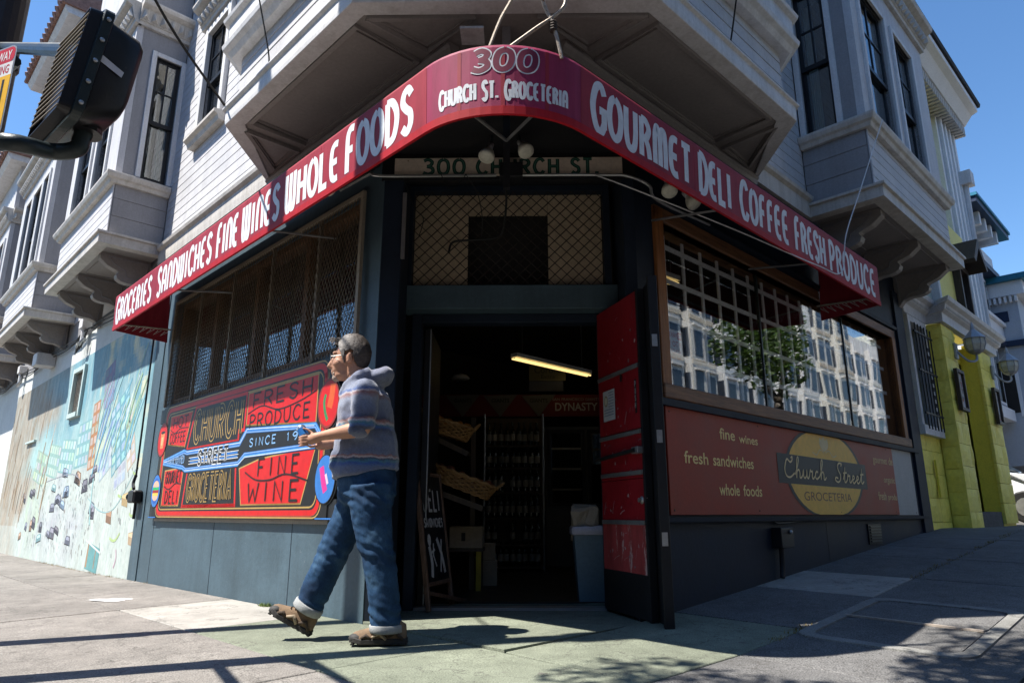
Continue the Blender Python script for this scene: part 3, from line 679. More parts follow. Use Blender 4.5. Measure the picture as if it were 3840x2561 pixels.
# ---- red inner door, swung out against the right-hand reveal
hx, hy = .665, 5.80; ex, ey = .905, 5.07
dd = V((ex-hx, ey-hy, 0)); DL = dd.length; dd.normalize(); DF = Fr(V((hx, hy, 0)), dd, V((dd.y, -dd.x, 0)))   # n points to the left, to the viewer
if DF.n.x > 0: DF = Fr(V((hx, hy, 0)), dd, V((-dd.y, dd.x, 0)))
door = bpy.data.objects.new('red_door', None); link(door, V((hx, hy, .04)), bld); door['label'] = 'scuffed red door with steel bars swung open outwards'
REDP = paint('scuffed_red_paint', (.25, .010, .016), .42, .14, 3, .12, 40, wear=(.36, .22, .22), wear_amt=-.06, wscale=24, stretch=(1, 1, .35))
REDW = paint('worn_red_paint', (.34, .05, .05), .6, .35, 4, .2, 40, wear=(.46, .33, .31), wear_amt=.08, wscale=6, stretch=(1.6, 1.6, .4))
for z0, z1, m in ((1.86, 2.45, REDP), (1.385, 1.855, REDP), (1.02, 1.38, REDP), (.70, 1.015, REDP), (.34, .695, REDW)):
    part('panel', m, door, DF, .01, DL-.035, -.022, .0, z0, z1)
part('panel', REDW, door, DF, .01, DL-.035, -.022, .0, .70, .70+.0001) if False else None
part('kick_plate', BLACK, door, DF, .01, DL-.035, -.022, .004, .04, .338)
part('leaf_core', BLACK, door, DF, 0, DL, -.05, -.022, .03, 2.46)
part('leaf_edge', BLACK, door, DF, DL-.033, DL, -.022, .006, .03, 2.46)
for z in (1.86, 1.36, 1.06, .70):
    part('steel_strap', STEEL, door, DF, .012, DL-.04, .0005, .012, z-.016, z+.016)
MB().tube([DF(.02, .05, 1.19), DF(DL-.06, .05, 1.22)], .016, 8).build('push_bar', RUBBER, door)
part('latch_plate', STEEL, door, DF, DL-.12, DL-.02, .001, .05, 1.195, 1.245, bevel=.004)
MB().lathe(DF(DL-.07, .002, .86), [(.028, 0), (.028, .006), (.016, .012), (.016, .03)], 14, DF.n).build('lock_cylinder', STEEL, door)
fD = lambda s, t, h: DF(s, h, t)
p = Print(fD, .002); p.rect(DL-.115, 1.50, DL-.085, 1.76, (.02, .02, .02))
for i, c in enumerate('PUSH'): p.word(c, DL-.108, DL-.092, 1.705-i*.055, 1.745-i*.055, .005, (.4, .4, .4), HAND)
p.rect(.10, 1.50, .32, 1.75, (.50, .52, .55)); p.ell(.155, 1.665, .035, .045, (.25, .22, .12)); p.ell(.155, 1.665, .026, .034, (.55, .52, .4))
for i in range(9): p.rect(.205 if i < 6 else .12, 1.725-i*.023, .30, 1.733-i*.023, (.2, .25, .35))
p.rect(.43, 1.78, .46, 1.84, (.02, .02, .02)); p.build('door_notices', printed('notice_print', .5), door)
rg_ = random.Random(4); p = Print(fD, .0012, .00002)
for k in range(48):
    a = rg_.uniform(.03, DL-.06); z = rg_.choice((rg_.uniform(.36, .9), rg_.uniform(1.05, 1.35), rg_.uniform(1.4, 2.4))); c = rg_.choice(((.40, .30, .30), (.34, .22, .22), (.22, .16, .17)))
    if .08 < a < .34 and 1.48 < z < 1.78: continue
    if rg_.random() < .5: l_ = rg_.uniform(.02, .12); an = rg_.choice((.35, 1.5, 1.2, .2)); p.line([(a, z), (a+l_*cos(an)*.5, z+l_*sin(an)*.5+.006), (a+l_*cos(an), z+l_*sin(an))], rg_.uniform(.002, .006), c)
    else: p.poly([(a+rg_.uniform(.004, .018)*cos(t), z+rg_.uniform(.004, .02)*sin(t)) for t in [2*pi*i/7 for i in range(7)]], c)
tag(p.build('scuff_marks', printed('scuff_paint', .6), door), kind='stuff')
# black steel gate folded back beside the door
GF = Fr(V((.955, 5.18, 0)), V((.05, -.99, 0)).normalized(), V((-.99, -.05, 0)).normalized())
gate = bpy.data.objects.new('steel_gate', None); link(gate, V((.955, 5.0, .03)), bld)
part('gate_leaf', BLACK, gate, GF, .0, .26, -.03, .0, .03, 2.48, bevel=.004)
part('gate_edge', BLACK, gate, GF, .262, .30, -.05, .02, .02, 2.50, bevel=.004)
for z in (.55, 1.25, 1.95): part('hinge', STEEL, gate, GF, .30, .306, -.03, .01, z, z+.09)
# ============================================================ awning
def canvas(name, col, fade):
    m, nt, p = nodes(name)
    big = tex(nt, 'ShaderNodeTexNoise', 1.3, 4, .6); st = tex(nt, 'ShaderNodeTexNoise', 5, 5, .65, (3, 3, .5)); wv = tex(nt, 'ShaderNodeTexNoise', 220, 2, .5)
    c = ramp(nt, big.outputs['Fac'], [(.3, col), (.72, fade)])
    c = mixc(nt, 1.0, c, ramp(nt, st.outputs['Fac'], [(.3, (.80,)*3), (.62, (1.04,)*3)]), 'MULTIPLY')
    nt.links.new(c, p.inputs['Base Color']); p.inputs['Roughness'].default_value = .62
    p.inputs['Specular IOR Level'].default_value = .2
    b = nt.nodes.new('ShaderNodeBump'); b.inputs['Strength'].default_value = .15; b.inputs['Distance'].default_value = .004
    nt.links.new(wv.outputs['Fac'], b.inputs['Height']); nt.links.new(b.outputs[0], p.inputs['Normal']); return m
CAN = canvas('maroon_canvas', (.265, .016, .034), (.33, .035, .052)); CAN_C = canvas('faded_purple_canvas', (.24, .020, .062), (.31, .035, .095)); HEM = canvas('bright_red_hem', (.38, .006, .014), (.42, .012, .02))
awn = thing('awning', V((-.1, 3.6, 3.0)), 'maroon canvas awning wrapped round the corner with white shop lettering', 'awning')
AO = .68; AZ0, AZ1 = 3.035, 3.475; AR = .70; AEND_L, AEND_R = 6.52, 5.16
def awn_pt(s, out, z):
    """s<0: left side (a=-s-.0), 0..1: round the corner, beyond 1: right side"""
    if s <= 0: return LF(-s, out, z)
    if s >= 1: return RF(s-1, out, z)
    t = s*pi/2; r = out
    return V((C0.x, C0.y, z)) + (LF.n*cos(t)+RF.n*sin(t))*r
ss = [-AEND_L, -5, -3.5, -2, -1, 0]; sc = [i/16 for i in range(17)]; sr = [1, 2, 3, 4, 5, 1+AEND_R]
def face_strip(name, mat, ss, prof, th=.012):
    mb = MB(); rings = []
    for s in ss: rings.append([awn_pt(s, o, z) for o, z in prof])
    mb.rings(rings, True); return mb.build(name, mat, awn, smooth=False)
fprof = [(AO, AZ0+.03), (AO+.012, AZ1-.02), (AO+.004, AZ1), (AO-.012, AZ1-.012), (AO-.012, AZ0+.03)]
rprof = [(AO+.003, AZ1+.001), (AO-.01, AZ1+.012), (.06, 3.74), (.05, 3.73), (AO-.02, AZ1-.005)]
CAN_R = canvas('low_bounce_roof_canvas', (.055, .030, .030), (.085, .05, .048))  # roof canvas darkened to keep red bounce light off the soffit
face_strip('canvas_panel', CAN, ss, fprof); face_strip('canvas_panel', CAN_C, sc, fprof); face_strip('canvas_panel', CAN, sr, fprof)
face_strip('canvas_roof', CAN_R, ss+sc[1:-1]+sr, rprof)
face_strip('hem', HEM, ss+sc[1:-1]+sr, [(AO-.016, AZ0-.02), (AO+.004, AZ0-.02), (AO+.006, AZ0+.03), (AO-.016, AZ0+.03)])
for fr, e in ((LF, AEND_L), (RF, AEND_R)):
    pr = [(AO-.013, AZ0-.01), (AO-.013, AZ1-.01), (.06, 3.73), (.02, AZ0-.06)]
    MB().ext(fr, pr, e-.016, e-.004).build('end_panel', CAN, awn)
    MB().tube([fr(e-.10, AO-.05, AZ0+.06), fr(e-.10, .02, AZ0+.10)], .011, 6).build('frame_tube', RUST, awn)
    mb = MB()
    for i in range(7): mb.tube([fr(e-.10, AO-.08-.085*i, AZ0+.065), fr(e-.02, AO-.05-.085*i, AZ0+.015), fr(e-.10, AO-.12-.085*i, AZ0+.068)], .003, 4)
    mb.build('lacing_cord', WHITE, awn)
    mb = MB().tube([fr(0, AO-.03, AZ0+.02), fr(e-.1, AO-.03, AZ0+.02)], .013, 6)
    mb.build('frame_tube', STEEL, awn)
    for a in ((2.2, 4.4) if e > 6 else (1.7, 3.4)): MB().tube([fr(a, AO-.03, AZ0+.03), fr(a, .02, AZ0+.14)], .010, 6).build('frame_tube', STEEL, awn)
cc = V((-.1, 4.60, 3.28))
MB().box(WF, -.125, -.075, 4.55, 4.60, 3.06, 4.28).build('post', BLACK, awn)
for s in (.30, .70): MB().tube([V((-.1, 4.56, 3.44)), awn_pt(s, AO-.04, AZ0+.04)], .012, 6).build('brace', STEEL, awn)
MB().tube([awn_pt(s, AO-.03, AZ0+.02) for s in sc], .012, 6).build('frame_tube', STEEL, awn)
MB().prism([LF(1.45, .06, 3.735), V((C0.x, C0.y+.02, 3.735)), RF(1.45, .06, 3.735), V((.95, 5.30, 3.735)), V((-1.15, 5.30, 3.735))], [LF(1.45, .06, 3.75), V((C0.x, C0.y+.02, 3.75)), RF(1.45, .06, 3.75), V((.95, 5.30, 3.75)), V((-1.15, 5.30, 3.75))]).build('canopy_lining', BLACK, awn)
WL = (.74, .76, .80)
fA = lambda s, t, h: awn_pt(s, AO+.012*(t-AZ0-.03)/(AZ1-AZ0-.05)+h, t)
pr_ = Print(fA, .0018, .0002)
def words(side, items):
    for w, a, b, lo, hi, sw, big in items:
        x0, x1 = (-a, -b) if side < 0 else (1+a, 1+b)
        tops = (lambda i, B=big: ((-.012, .022) if i == 0 else (0, -.0))) if big else None
        pr_.h = .0018; pr_.word(w, x0, x1, lo, hi, sw, WL, DECO, gap=.30, tops=tops)
words(-1, [('GROCERIES', 6.42, 5.10, 3.10, 3.385, .052, 1), ('SANDWICHES', 4.88, 3.36, 3.10, 3.385, .050, 1), ('FINE', 3.22, 2.76, 3.10, 3.385, .052, 1), ('WINES', 2.65, 1.96, 3.10, 3.385, .052, 1), ('WHOLE', 1.83, 1.03, 3.10, 3.385, .053, 1), ('FOODS', .92, .14, 3.10, 3.40, .056, 1)])
words(1, [('GOURMET', .10, 1.23, 3.10, 3.385, .055, 1), ('DELI', 1.36, 1.82, 3.10, 3.385, .055, 1), ('COFFEE', 1.99, 2.85, 3.10, 3.385, .053, 1), ('FRESH', 3.00, 3.66, 3.10, 3.385, .052, 1), ('PRODUCE', 3.78, 5.02, 3.10, 3.385, .052, 1)])
for s_ in (-5.2, -3.9, -2.6, -1.3, 0, .25, .5, .75, 1, 2.3, 3.6, 4.9): MB().rings([[awn_pt(s_+d, AO+.012*q+.0012, AZ0+.03+(AZ1-AZ0-.05)*q) for d in ((-.012, .012) if s_ <= 0 or s_ >= 1 else (-.011, .011))]+[awn_pt(s_+d, AO+.012*q-.004, AZ0+.03+(AZ1-AZ0-.05)*q) for d in ((.012, -.012) if s_ <= 0 or s_ >= 1 else (.011, -.011))] for q in (0, 1)]).build('seam', CAN, awn)
CP = (.27, .04, .09); pr_.h = .0018
pr_.word('300', .325, .675, 3.305, 3.435, .050, WL, DECO, gap=.30, slant=.12); pr_.word('300', .325, .675, 3.305, 3.435, .034, (.20, .028, .06), DECO, gap=.30, slant=.12); pr_.h = .0018
def arch(i): return (0, 0)
pr_.word('CHURCH ST. GROCETERIA', .12, .88, 3.12, 3.225, .0175, WL, DECO, gap=.30, tops=lambda i: ((-.012, .008) if i in (0, 7, 11) else (0, 0)))
pr_.build('lettering', printed('awning_print', .6), awn)
# ============================================================ guy rods above the awning's corner
gr = thing('guy_rods', V((-.1, 3.9, 3.5)), 'crossed rusty guy rods tied above the centre of the awning', 'rods')
for path in ([(-.20, 3.62, 3.48), (-.12, 3.60, 3.70), (-.03, 3.58, 3.88), (.10, 3.5, 4.2)], [(-.07, 3.60, 3.50), (.10, 3.60, 3.64), (.20, 3.60, 3.715), (.265, 3.60, 3.78), (.285, 3.60, 3.86), (.27, 3.58, 4.05)], [(.255, 3.62, 3.44), (.225, 3.60, 3.58), (.195, 3.60, 3.69), (.16, 3.60, 3.78), (.12, 3.58, 3.90), (.05, 3.55, 4.1)]):
    MB().tube(smoothpath([V(p)*1 for p in path], 5), .011, 6).build('rod', RUST, gr)
for k in range(4): MB().lathe(V((.205, 3.60, 3.615+.018*k)), [(.022, 0), (.027, .008), (.022, .016)], 8).build('tie', DIAM, gr)
lp = thing('lamp_plate', V((-.30, 4.5, 4.2)), 'white metal bracket plate fixed under the corner soffit', 'bracket')
MB().box(WF, -.43, -.26, 4.22, 4.40, 4.14, 4.16).build('plate', WHITE, lp); MB().box(WF, -.13, -.07, 4.40, 4.48, 4.05, 4.297).build('stem', GREY, lp)

# ============================================================ address board
ab = thing('address_board', V((-.1, 5.24, 3.5)), 'weathered cream board with green lettering over the shop door', 'sign')
CREAM = paint('weathered_cream_paint', (.62, .52, .42), .6, .12, 6, .15, 40, wear=(.2, .12, .07), wear_amt=-.12, wscale=13)
part('board', CREAM, ab, WF, -1.06, .86, 5.245, 5.264, 3.525, 3.685, bevel=.003)
p = Print(lambda s, t, h: V((s, 5.245-h, t)))
GRN = (.015, .06, .045); BP_ = printed('board_print', .5)
for w_, a, b, g in (('300', -.82, -.47, .3), ('CHURCH', -.36, .32, .35), ('ST.', .43, .66, .3)):
    p = Print(lambda s, t, h: V((s, 5.245-h, t)))
    p.word(w_, a, b, 3.532, 3.668, .030, GRN, HAND, gap=g); p.word(w_, a, b, 3.532, 3.668, .008, (.05, .15, .11), HAND, gap=g); p.build('lettering', BP_, ab)
# ============================================================ conduit and flood lamps under the awning
cd = thing('electrical_conduit', V((-.1, 5.2, 3.49)), 'pale metal conduit running under the address board round both corner columns', 'conduit')
MB().tube(smoothpath([LF(2.1, .06, 3.60), LF(1.62, .06, 3.58), V((-1.22, 5.19, 3.50)), V((-1.02, 5.20, 3.495)), V((-.2, 5.205, 3.50))], 5), .013, 7).build('pipe', STEEL, cd)
MB().tube(smoothpath([V((0, 5.205, 3.50)), V((.72, 5.20, 3.495)), V((.90, 5.20, 3.48)), V((1.06, 5.17, 3.38)), RF(1.75, .06, 3.36), RF(2.6, .06, 3.40)], 5), .013, 7).build('pipe', STEEL, cd)
MB().box(WF, -.17, .02, 5.13, 5.21, 3.45, 3.58).build('junction_box', BLACK, cd, bevel=.004)
MB().tube(smoothpath([V((-.12, 5.18, 3.46)), V((-.12, 5.40, 3.34)), V((-.15, 5.62, 3.20)), V((-.22, 5.66, 3.13)), V((-.45, 5.66, 3.11)), V((-.60, 5.66, 3.09)), V((-.63, 5.65, 2.99))], 5), .010, 6).build('hose', RUBBER, cd)
mb = MB()
for path in ([(-.66, 5.18, 3.50), (-.58, 5.17, 3.36), (-.50, 5.18, 3.42), (-.45, 5.18, 3.50)], [(-.45, 5.19, 3.50), (-.36, 5.3, 3.38), (-.33, 5.5, 3.25), (-.34, 5.6, 3.12)], [(-.98, 5.2, 3.5), (-.93, 5.5, 3.36), (-.86, 5.62, 3.30), (-.9, 5.66, 3.15)]): mb.tube(smoothpath([V(q) for q in path], 5), .004, 5)
mb.build('loose_wire', RUBBER, cd)
LENS = paint('frosted_lamp_glass', (.55, .53, .44), .35, .08, 20, .05, 40); 
def flood(base, aim, label):
    t = thing('flood_lamp', base, label, 'flood lamp', 'flood lamps under the awning'); a = V(aim).normalized(); b = V(base)
    MB().tube([b+V((0, 0, .10)), b, b+a*.03], .012, 6).build('stem', DARKMETAL, t)
    MB().lathe(b+a*.01, [(.022, 0), (.024, .05), (.03, .07)], 12, a).build('socket', WHITE, t, smooth=True)
    MB().lathe(b+a*.075, [(.03, 0), (.045, .02), (.062, .06), (.066, .085), (.062, .098), (.03, .106), (.001, .108)], 16, a).build('bulb', LENS, t, smooth=True)
flood(V((-.23, 4.98, 3.66)), (-.25, -.35, -.95), 'flood lamp left of the post over the shop door')
flood(V((-.01, 4.98, 3.68)), (.35, -.45, -.8), 'flood lamp right of the post over the shop door')
flood(LF(1.70, .30, 3.42), (-.35, -.75, -.55), 'flood lamp under the left awning, nearer the door')
flood(LF(2.02, .30, 3.46), (-.55, -.6, -.5), 'flood lamp under the left awning, half hidden by the hem')
flood(RF(1.55, .28, 3.40), (.0, -.5, -.85), 'flood lamp under the right awning, nearer the door')
flood(RF(1.76, .30, 3.36), (.45, -.35, -.8), 'flood lamp under the right awning, farther from the door')

# ============================================================ left shop window with its grille
gw = bpy.data.objects.new('grilled_window', None); link(gw, LF(3.95, 0, 2.1), bld); gw['label'] = 'wide shop window behind a rusty diamond mesh grille'
BROWN = wood('brown_stained_wood', (.10, .045, .02), (.20, .09, .035)); TANP = paint('tan_metal_frame', (.26, .22, .17), .6, .15, 6, .2, 40, wear=(.12, .09, .06), wear_amt=-.05, wscale=15)
for a0, a1, z0, z1 in ((1.80, 6.12, 3.36, 3.42), (1.80, 6.12, 2.10, 2.16), (1.80, 1.86, 2.16, 3.36), (6.06, 6.12, 2.16, 3.36)): part('wood_frame', BROWN, gw, LF, a0, a1, -.16, -.02, z0, z1)
for a in (2.80, 3.90, 5.0): part('wood_mullion', BROWN, gw, LF, a-.04, a+.04, -.15, -.03, 2.16, 3.36)
xs = [1.86, 2.76, 2.84, 3.86, 3.94, 4.96, 5.04, 6.06]
GL2 = glass('shop_glass', (.85, .87, .88), .02, 1.2, ior=2.1)
for a, b in zip(xs[::2], xs[1::2]): part('pane', GL2, gw, LF, a, b, -.09, -.084, 2.16, 3.36)
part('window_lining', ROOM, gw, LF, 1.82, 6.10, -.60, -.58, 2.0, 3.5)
for a0, a1 in ((1.70, 1.74), (6.18, 6.22)): part('grille_frame', TANP, gw, LF, a0, a1, .03, .06, 2.07, 3.46)
for z0, z1 in ((3.42, 3.46), ): part('grille_frame', TANP, gw, LF, 1.74, 6.18, .03, .06, z0, z1)
for a in (2.45, 3.41, 4.37, 5.33): part('grille_bar', TANP, gw, LF, a-.018, a+.018, .02, .05, 2.06, 3.42)
mb = MB(); A0, A1, Z0, Z1 = 1.74, 6.18, 2.06, 3.42; s = .052; k = A0-(Z1-Z0)
rs_ = []
x = A0-(Z1-Z0)*.56
while x < A1:
    for d in (1, -1):
        p0 = (x if d > 0 else x+(Z1-Z0)*.56, Z0); p1 = (x+(Z1-Z0)*.56 if d > 0 else x, Z1)
        t0, t1 = 0., 1.
        for lim, sg in ((A0, 1), (A1, -1)):
            da = (p0[0]-lim)*sg; db = (p1[0]-lim)*sg
            if da < 0 and db < 0: t0 = 2
            elif da < 0: t0 = max(t0, da/(da-db))
            elif db < 0: t1 = min(t1, da/(da-db))
        if t0 < t1:
            q = lambda t: LF(p0[0]+(p1[0]-p0[0])*t, .052+.003*d, p0[1]+(p1[1]-p0[1])*t)
            mb.bar(q(t0), q(t1), .0045, .0045)
    x += s
tag(mb.build('diamond_mesh', paint('mesh_wire', (.16, .12, .08), .6, .3, 6, 0, 30, metal=.3), gw), kind='stuff')

# ============================================================ painted sign board on the left
sgn = thing('painted_sign', LF(4.1, .05, .7), 'hand-painted red, black and blue shop sign board under the grilled window', 'sign')
RD, BK, GD, BL, WT = (.56, .009, .008), (.012, .010, .010), (.42, .27, .08), (.035, .17, .50), (.68, .70, .72)
SGA0, SGA1, SZ0, SZ1 = 1.86, 6.28, .715, 2.05
part('board', BLACK, sgn, LF, SGA0+.12, SGA1-.12, .012, .05, SZ0, SZ1)
part('batten', TANP, sgn, LF, SGA0+.15, SGA1-.15, .002, .030, SZ0-.035, SZ0-.001)
W_ = SGA1-SGA0; H_ = SZ1-SZ0
fS = lambda s, t, h: LF(SGA1-s*W_, .05+h, SZ0+t*H_)
# side lobes stand proud of the board
for k, (s0, t0, rx, rt) in enumerate(((.045, .70, .045, .17), (.04, .24, .042, .16), (.955, .70, .045, .17), (.96, .24, .042, .16))):
    mb = MB(); pts = [(s0+rx*cos(2*pi*i/24), t0+rt*sin(2*pi*i/24)) for i in range(24)]
    mb.prism([fS(s, t, -.035) for s, t in pts], [fS(s, t, .006) for s, t in pts]); mb.build('sign_lobe', BLACK, sgn)
for s0, s1, t0, t1 in ((.0, .07, .0, .12), (.93, 1.0, .0, .12), (.0, .07, .86, .99), (.93, 1.0, .86, .99)):
    mb = MB(); mb.prism([fS(s, t, -.036) for s, t in ((s0, t0), (s1, t0), (s1, t1), (s0, t1))], [fS(s, t, -.002) for s, t in ((s0, t0), (s1, t0), (s1, t1), (s0, t1))]); mb.build('sign_end', BLACK, sgn)
p = Print(fS, .0075, .00022)
def pl(pts, w, c, **k): p.line(pts, w, c, **k)
w1 = .010   # line widths are in board units across (s) – corrected by the board's shape
class PS(Print): pass
# work in metres on the board: s metres from the left end, t metres from the bottom
fM = lambda s, t, h: LF(SGA1-s, .05+h, SZ0+t)
p = Print(fM, .0068, .00005); WD = W_; HT = H_
def RR(x0, y0, x1, y1, r): return [(cx+r*cos(a+i*pi/8), cy+r*sin(a+i*pi/8)) for cx, cy, a in ((x1-r, y1-r, 0), (x0+r, y1-r, pi/2), (x0+r, y0+r, pi), (x1-r, y0+r, 1.5*pi)) for i in range(5)]
p.rect(.13, .0, WD-.13, HT, BK)
p.line(RR(.27, .05, WD-.27, HT-.05, .12), .055, RD, closed=True); p.line(RR(.23, .015, WD-.23, HT-.012, .12), .012, GD, closed=True); p.line(RR(.315, .10, WD-.315, HT-.10, .10), .014, GD, closed=True)
p.line(RR(.25, .03, WD-.25, HT-.03, .12), .008, (.25, .06, .03), closed=True)
def panel(pts, fill, edge=None, w=.02):
    p.poly(pts, fill)
    if edge: p.line(pts, w, edge, closed=True)
# red fields
panel([(.42, .86), (.98, .80), (1.12, 1.20), (.42, 1.20)], RD, GD, .014)
panel([(2.62, .90), (4.02, .80), (4.02, 1.22), (2.62, 1.22)], RD, GD, .014)
panel([(.42, .14), (.98, .14), (1.03, .56), (.42, .55)], RD, GD, .014)
panel([(2.66, .13), (3.85, .13), (4.05, .60), (3.0, .55), (2.55, .48)], RD, GD, .014)
# centre fields
panel([(1.06, .76), (2.46, .76), (2.46, .86), (2.58, .86), (2.58, 1.23), (1.22, 1.23)], BK, RD, .035)
panel([(1.10, .13), (2.52, .13), (2.46, .52), (1.16, .52)], BK, RD, .035)
# blue ribbons through the middle
p.poly([(.30, .65), (.98, .52), (1.08, .49), (2.52, .49), (2.66, .57), (4.06, .57), (4.06, .80), (2.66, .88), (2.52, .76), (1.08, .76), (.98, .78)], BK)
for yy, w, c in ((0, .052, BL), (.012, .010, (.16, .40, .70)), (-.016, .006, (.30, .45, .66))):
    p.line([(.32, .66+yy), (.98, .745+yy), (1.08, .725+yy), (2.50, .725+yy), (2.64, .845+yy), (4.02, .775+yy), (4.10, .70+yy)], w, c)
    p.line([(.32, .645-yy), (.98, .565-yy), (1.08, .53-yy), (2.50, .53-yy), (2.64, .605-yy), (4.02, .605-yy), (4.10, .68-yy)], w, c)
for y in (.592, .625, .662): p.line([(1.16, y), (2.5, y)], .007, WT); 
p.line([(1.2, .645), (2.48, .645)], .02, BL); p.line([(1.2, .607), (2.48, .607)], .016, BL)
p.line([(.36, .66), (.98, .675)], .005, WT); p.line([(1.06, .735), (2.52, .735), (2.66, .86), (4.0, .775)], .006, WT); p.line([(1.06, .525), (2.52, .525), (2.66, .585), (4.0, .59)], .006, WT)
def hand(t, x0, x1, y0, y1, w, c, slope=0, **k): p.word(t, x0, x1, y0, y1, w, c, HAND, **k)
hand('HOT', .52, 1.0, 1.05, 1.17, .018, BK); p.line([(.44, 1.04), (.60, .985), (.78, 1.03), (1.04, 1.02)], .010, BK, smooth=True); hand('COFFEE', .46, .96, .87, .985, .015, BK)
for w, c in ((.062, GD), (.036, BK)): p.word('CHURCH', 1.24, 2.50, .83, 1.17, w, c, HAND, gap=.32)
hand('FRESH', 2.74, 3.92, 1.06, 1.20, .020, BK, gap=.3); p.line([(2.64, 1.01), (2.95, 1.06), (3.3, .99), (3.7, 1.02), (4.0, 1.08)], .011, BK, smooth=True); hand('PRODUCE', 2.70, 3.90, .86, .99, .018, BK, gap=.3)
hand('FAMILYOWNED', .50, 1.02, .615, .70, .011, (.24, .42, .70)); 
for w, c in ((.050, WT), (.028, BK)): p.word('STREET', 1.44, 2.24, .575, .72, w, c, HAND, gap=.3)
for w, c in ((.030, (.22, .42, .70)), ): p.word('SINCE', 2.74, 3.30, .68, .755, .013, c, HAND, gap=.4); p.word('19', 3.52, 3.72, .68, .75, .013, c, HAND, gap=.4)
hand('GOURMET', .48, .97, .40, .53, .016, BK, gap=.25); p.line([(.44, .37), (.62, .33), (.82, .39), (1.0, .38)], .010, BK, smooth=True); hand('DELI', .52, .94, .17, .31, .018, BK, gap=.35)
for w, c in ((.046, GD), (.024, BK)): p.word('GROCETERIA', 1.22, 2.40, .19, .46, w, c, HAND, gap=.34)
hand('FINE', 2.98, 3.78, .39, .55, .020, BK, gap=.5); p.line([(2.7, .44), (2.95, .36), (3.25, .35), (3.55, .39), (3.95, .32)], .012, BK, smooth=True); hand('WINE', 2.80, 3.80, .16, .33, .022, BK, gap=.45)
# pictures on the lobes: coffee cup, burger, pepper, wine glass
cx = .20
p.ell(cx, .94, .16, .21, (.25, .03, .02)); p.ell(cx, .94, .145, .19, RD); p.poly([(cx-.07, 1.02), (cx+.07, 1.02), (cx+.05, .83), (cx-.05, .83)], (.70, .22, .08)); p.poly([(cx-.04, .97), (cx+.03, .97), (cx+.02, .87), (cx-.03, .87)], (.75, .42, .2)); p.ell(cx, 1.025, .072, .018, (.03, .02, .015))
cx = .18
p.ell(cx, .32, .16, .20, BK); p.ell(cx, .32, .15, .19, BL); p.ell(cx, .32, .115, .155, (.03, .10, .4)); p.ell(cx, .365, .105, .075, (.62, .42, .30), a0=0, a1=pi); p.rect(cx-.105, .33, cx+.105, .362, (.02, .42, .13)); p.rect(cx-.105, .295, cx+.105, .33, (.30, .02, .02)); p.rect(cx-.10, .262, cx+.10, .295, (.75, .50, .08)); p.ell(cx, .262, .10, .06, (.62, .42, .30), a0=pi, a1=2*pi)
cx = WD-.20
p.ell(cx, .94, .175, .21, (.25, .03, .02)); p.ell(cx, .94, .155, .19, RD); p.line([(cx+.06, 1.10), (cx+.05, 1.0), (cx+.02, .9)], .085, (.62, .10, .02), smooth=True); p.line([(cx-.05, 1.02), (cx-.07, .95), (cx-.04, .86), (cx+.0, .80)], .035, (.03, .22, .08), smooth=True)
cx = WD-.18
p.ell(cx, .32, .165, .20, BK); p.ell(cx, .32, .155, .19, BL); p.line([(cx-.06, .42), (cx-.02, .30), (cx+.02, .22)], .07, (.60, .03, .25), smooth=True); p.line([(cx+.01, .36), (cx+.05, .28)], .03, (.65, .5, .6))
for x in (.02, WD-.30): p.line([(x, .01), (x+.26, .01)], .012, BL)
p.build('artwork', printed('sign_paint', .5), sgn)
# panel seams of the board
# ============================================================ red sign board on the right
rs = thing('shop_sign', RF(4.5, .02, .76), 'dark red sign board with gold lettering and round logo below the shop window', 'sign')
RSB = paint('brick_red_sign_paint', (.30, .038, .018), .55, .12, 3, .08, 40, wear=(.13, .03, .02), wear_amt=-.18, wscale=9)
part('board', RSB, rs, RF, 1.75, 7.02, .002, .020, .755, 1.600, bevel=.002)
part('blank_panel', paint('bare_grey_panel', (.40, .39, .37), .6, .1, 5, .1, 40), rs, RF, 6.985, 7.80, .002, .016, .750, 1.598)
GLD, GLT = (.86, .50, .075), (.90, .68, .28)
SSP = printed('shop_sign_print', .5); fR = lambda s, t, h: RF(s, .020+h, t); p = Print(fR, .002, .0003)
cu, cz, rr = 4.83, 1.185, .97
def clipc(r, n=40):
    out = []
    for i in range(n):
        x, y = r*cos(2*pi*i/n), r*sin(2*pi*i/n)*.475
        out.append((cu+x, max(.757, min(1.598, cz+y))))
    return out
p.poly(clipc(1.03), (.012, .014, .022)); p.poly(clipc(.97), GLD)
p.poly([(3.64, 1.055), (5.98, 1.045), (5.98, 1.335), (3.64, 1.345)], (.012, .014, .022))
p.text('GROCETERIA', 4.18, 5.44, .895, .985, (.16, .05, .03))
for a in (-.5, 0, .5): 
    q = []
    for i in range(13): t = i/12; q.append((t, .045*sin(pi*t)))
    pts = [(t*.17, w) for t, w in q]+[(t*.17, -w) for t, w in q[::-1][1:-1]]
    p.poly([(cu-.02+1.3*(x*sin(a)+w*cos(a)), 1.42+x*cos(a)-w*sin(a)) for x, w in pts], (.70, .55, .28))
for sgn_ in (-1, 1): p.line([(cu-.02+sgn_*.02, 1.41), (cu-.02+sgn_*.12, 1.435), (cu-.02+sgn_*.22, 1.375), (cu-.02+sgn_*.32, 1.40)], .012, (.70, .55, .28), smooth=True)
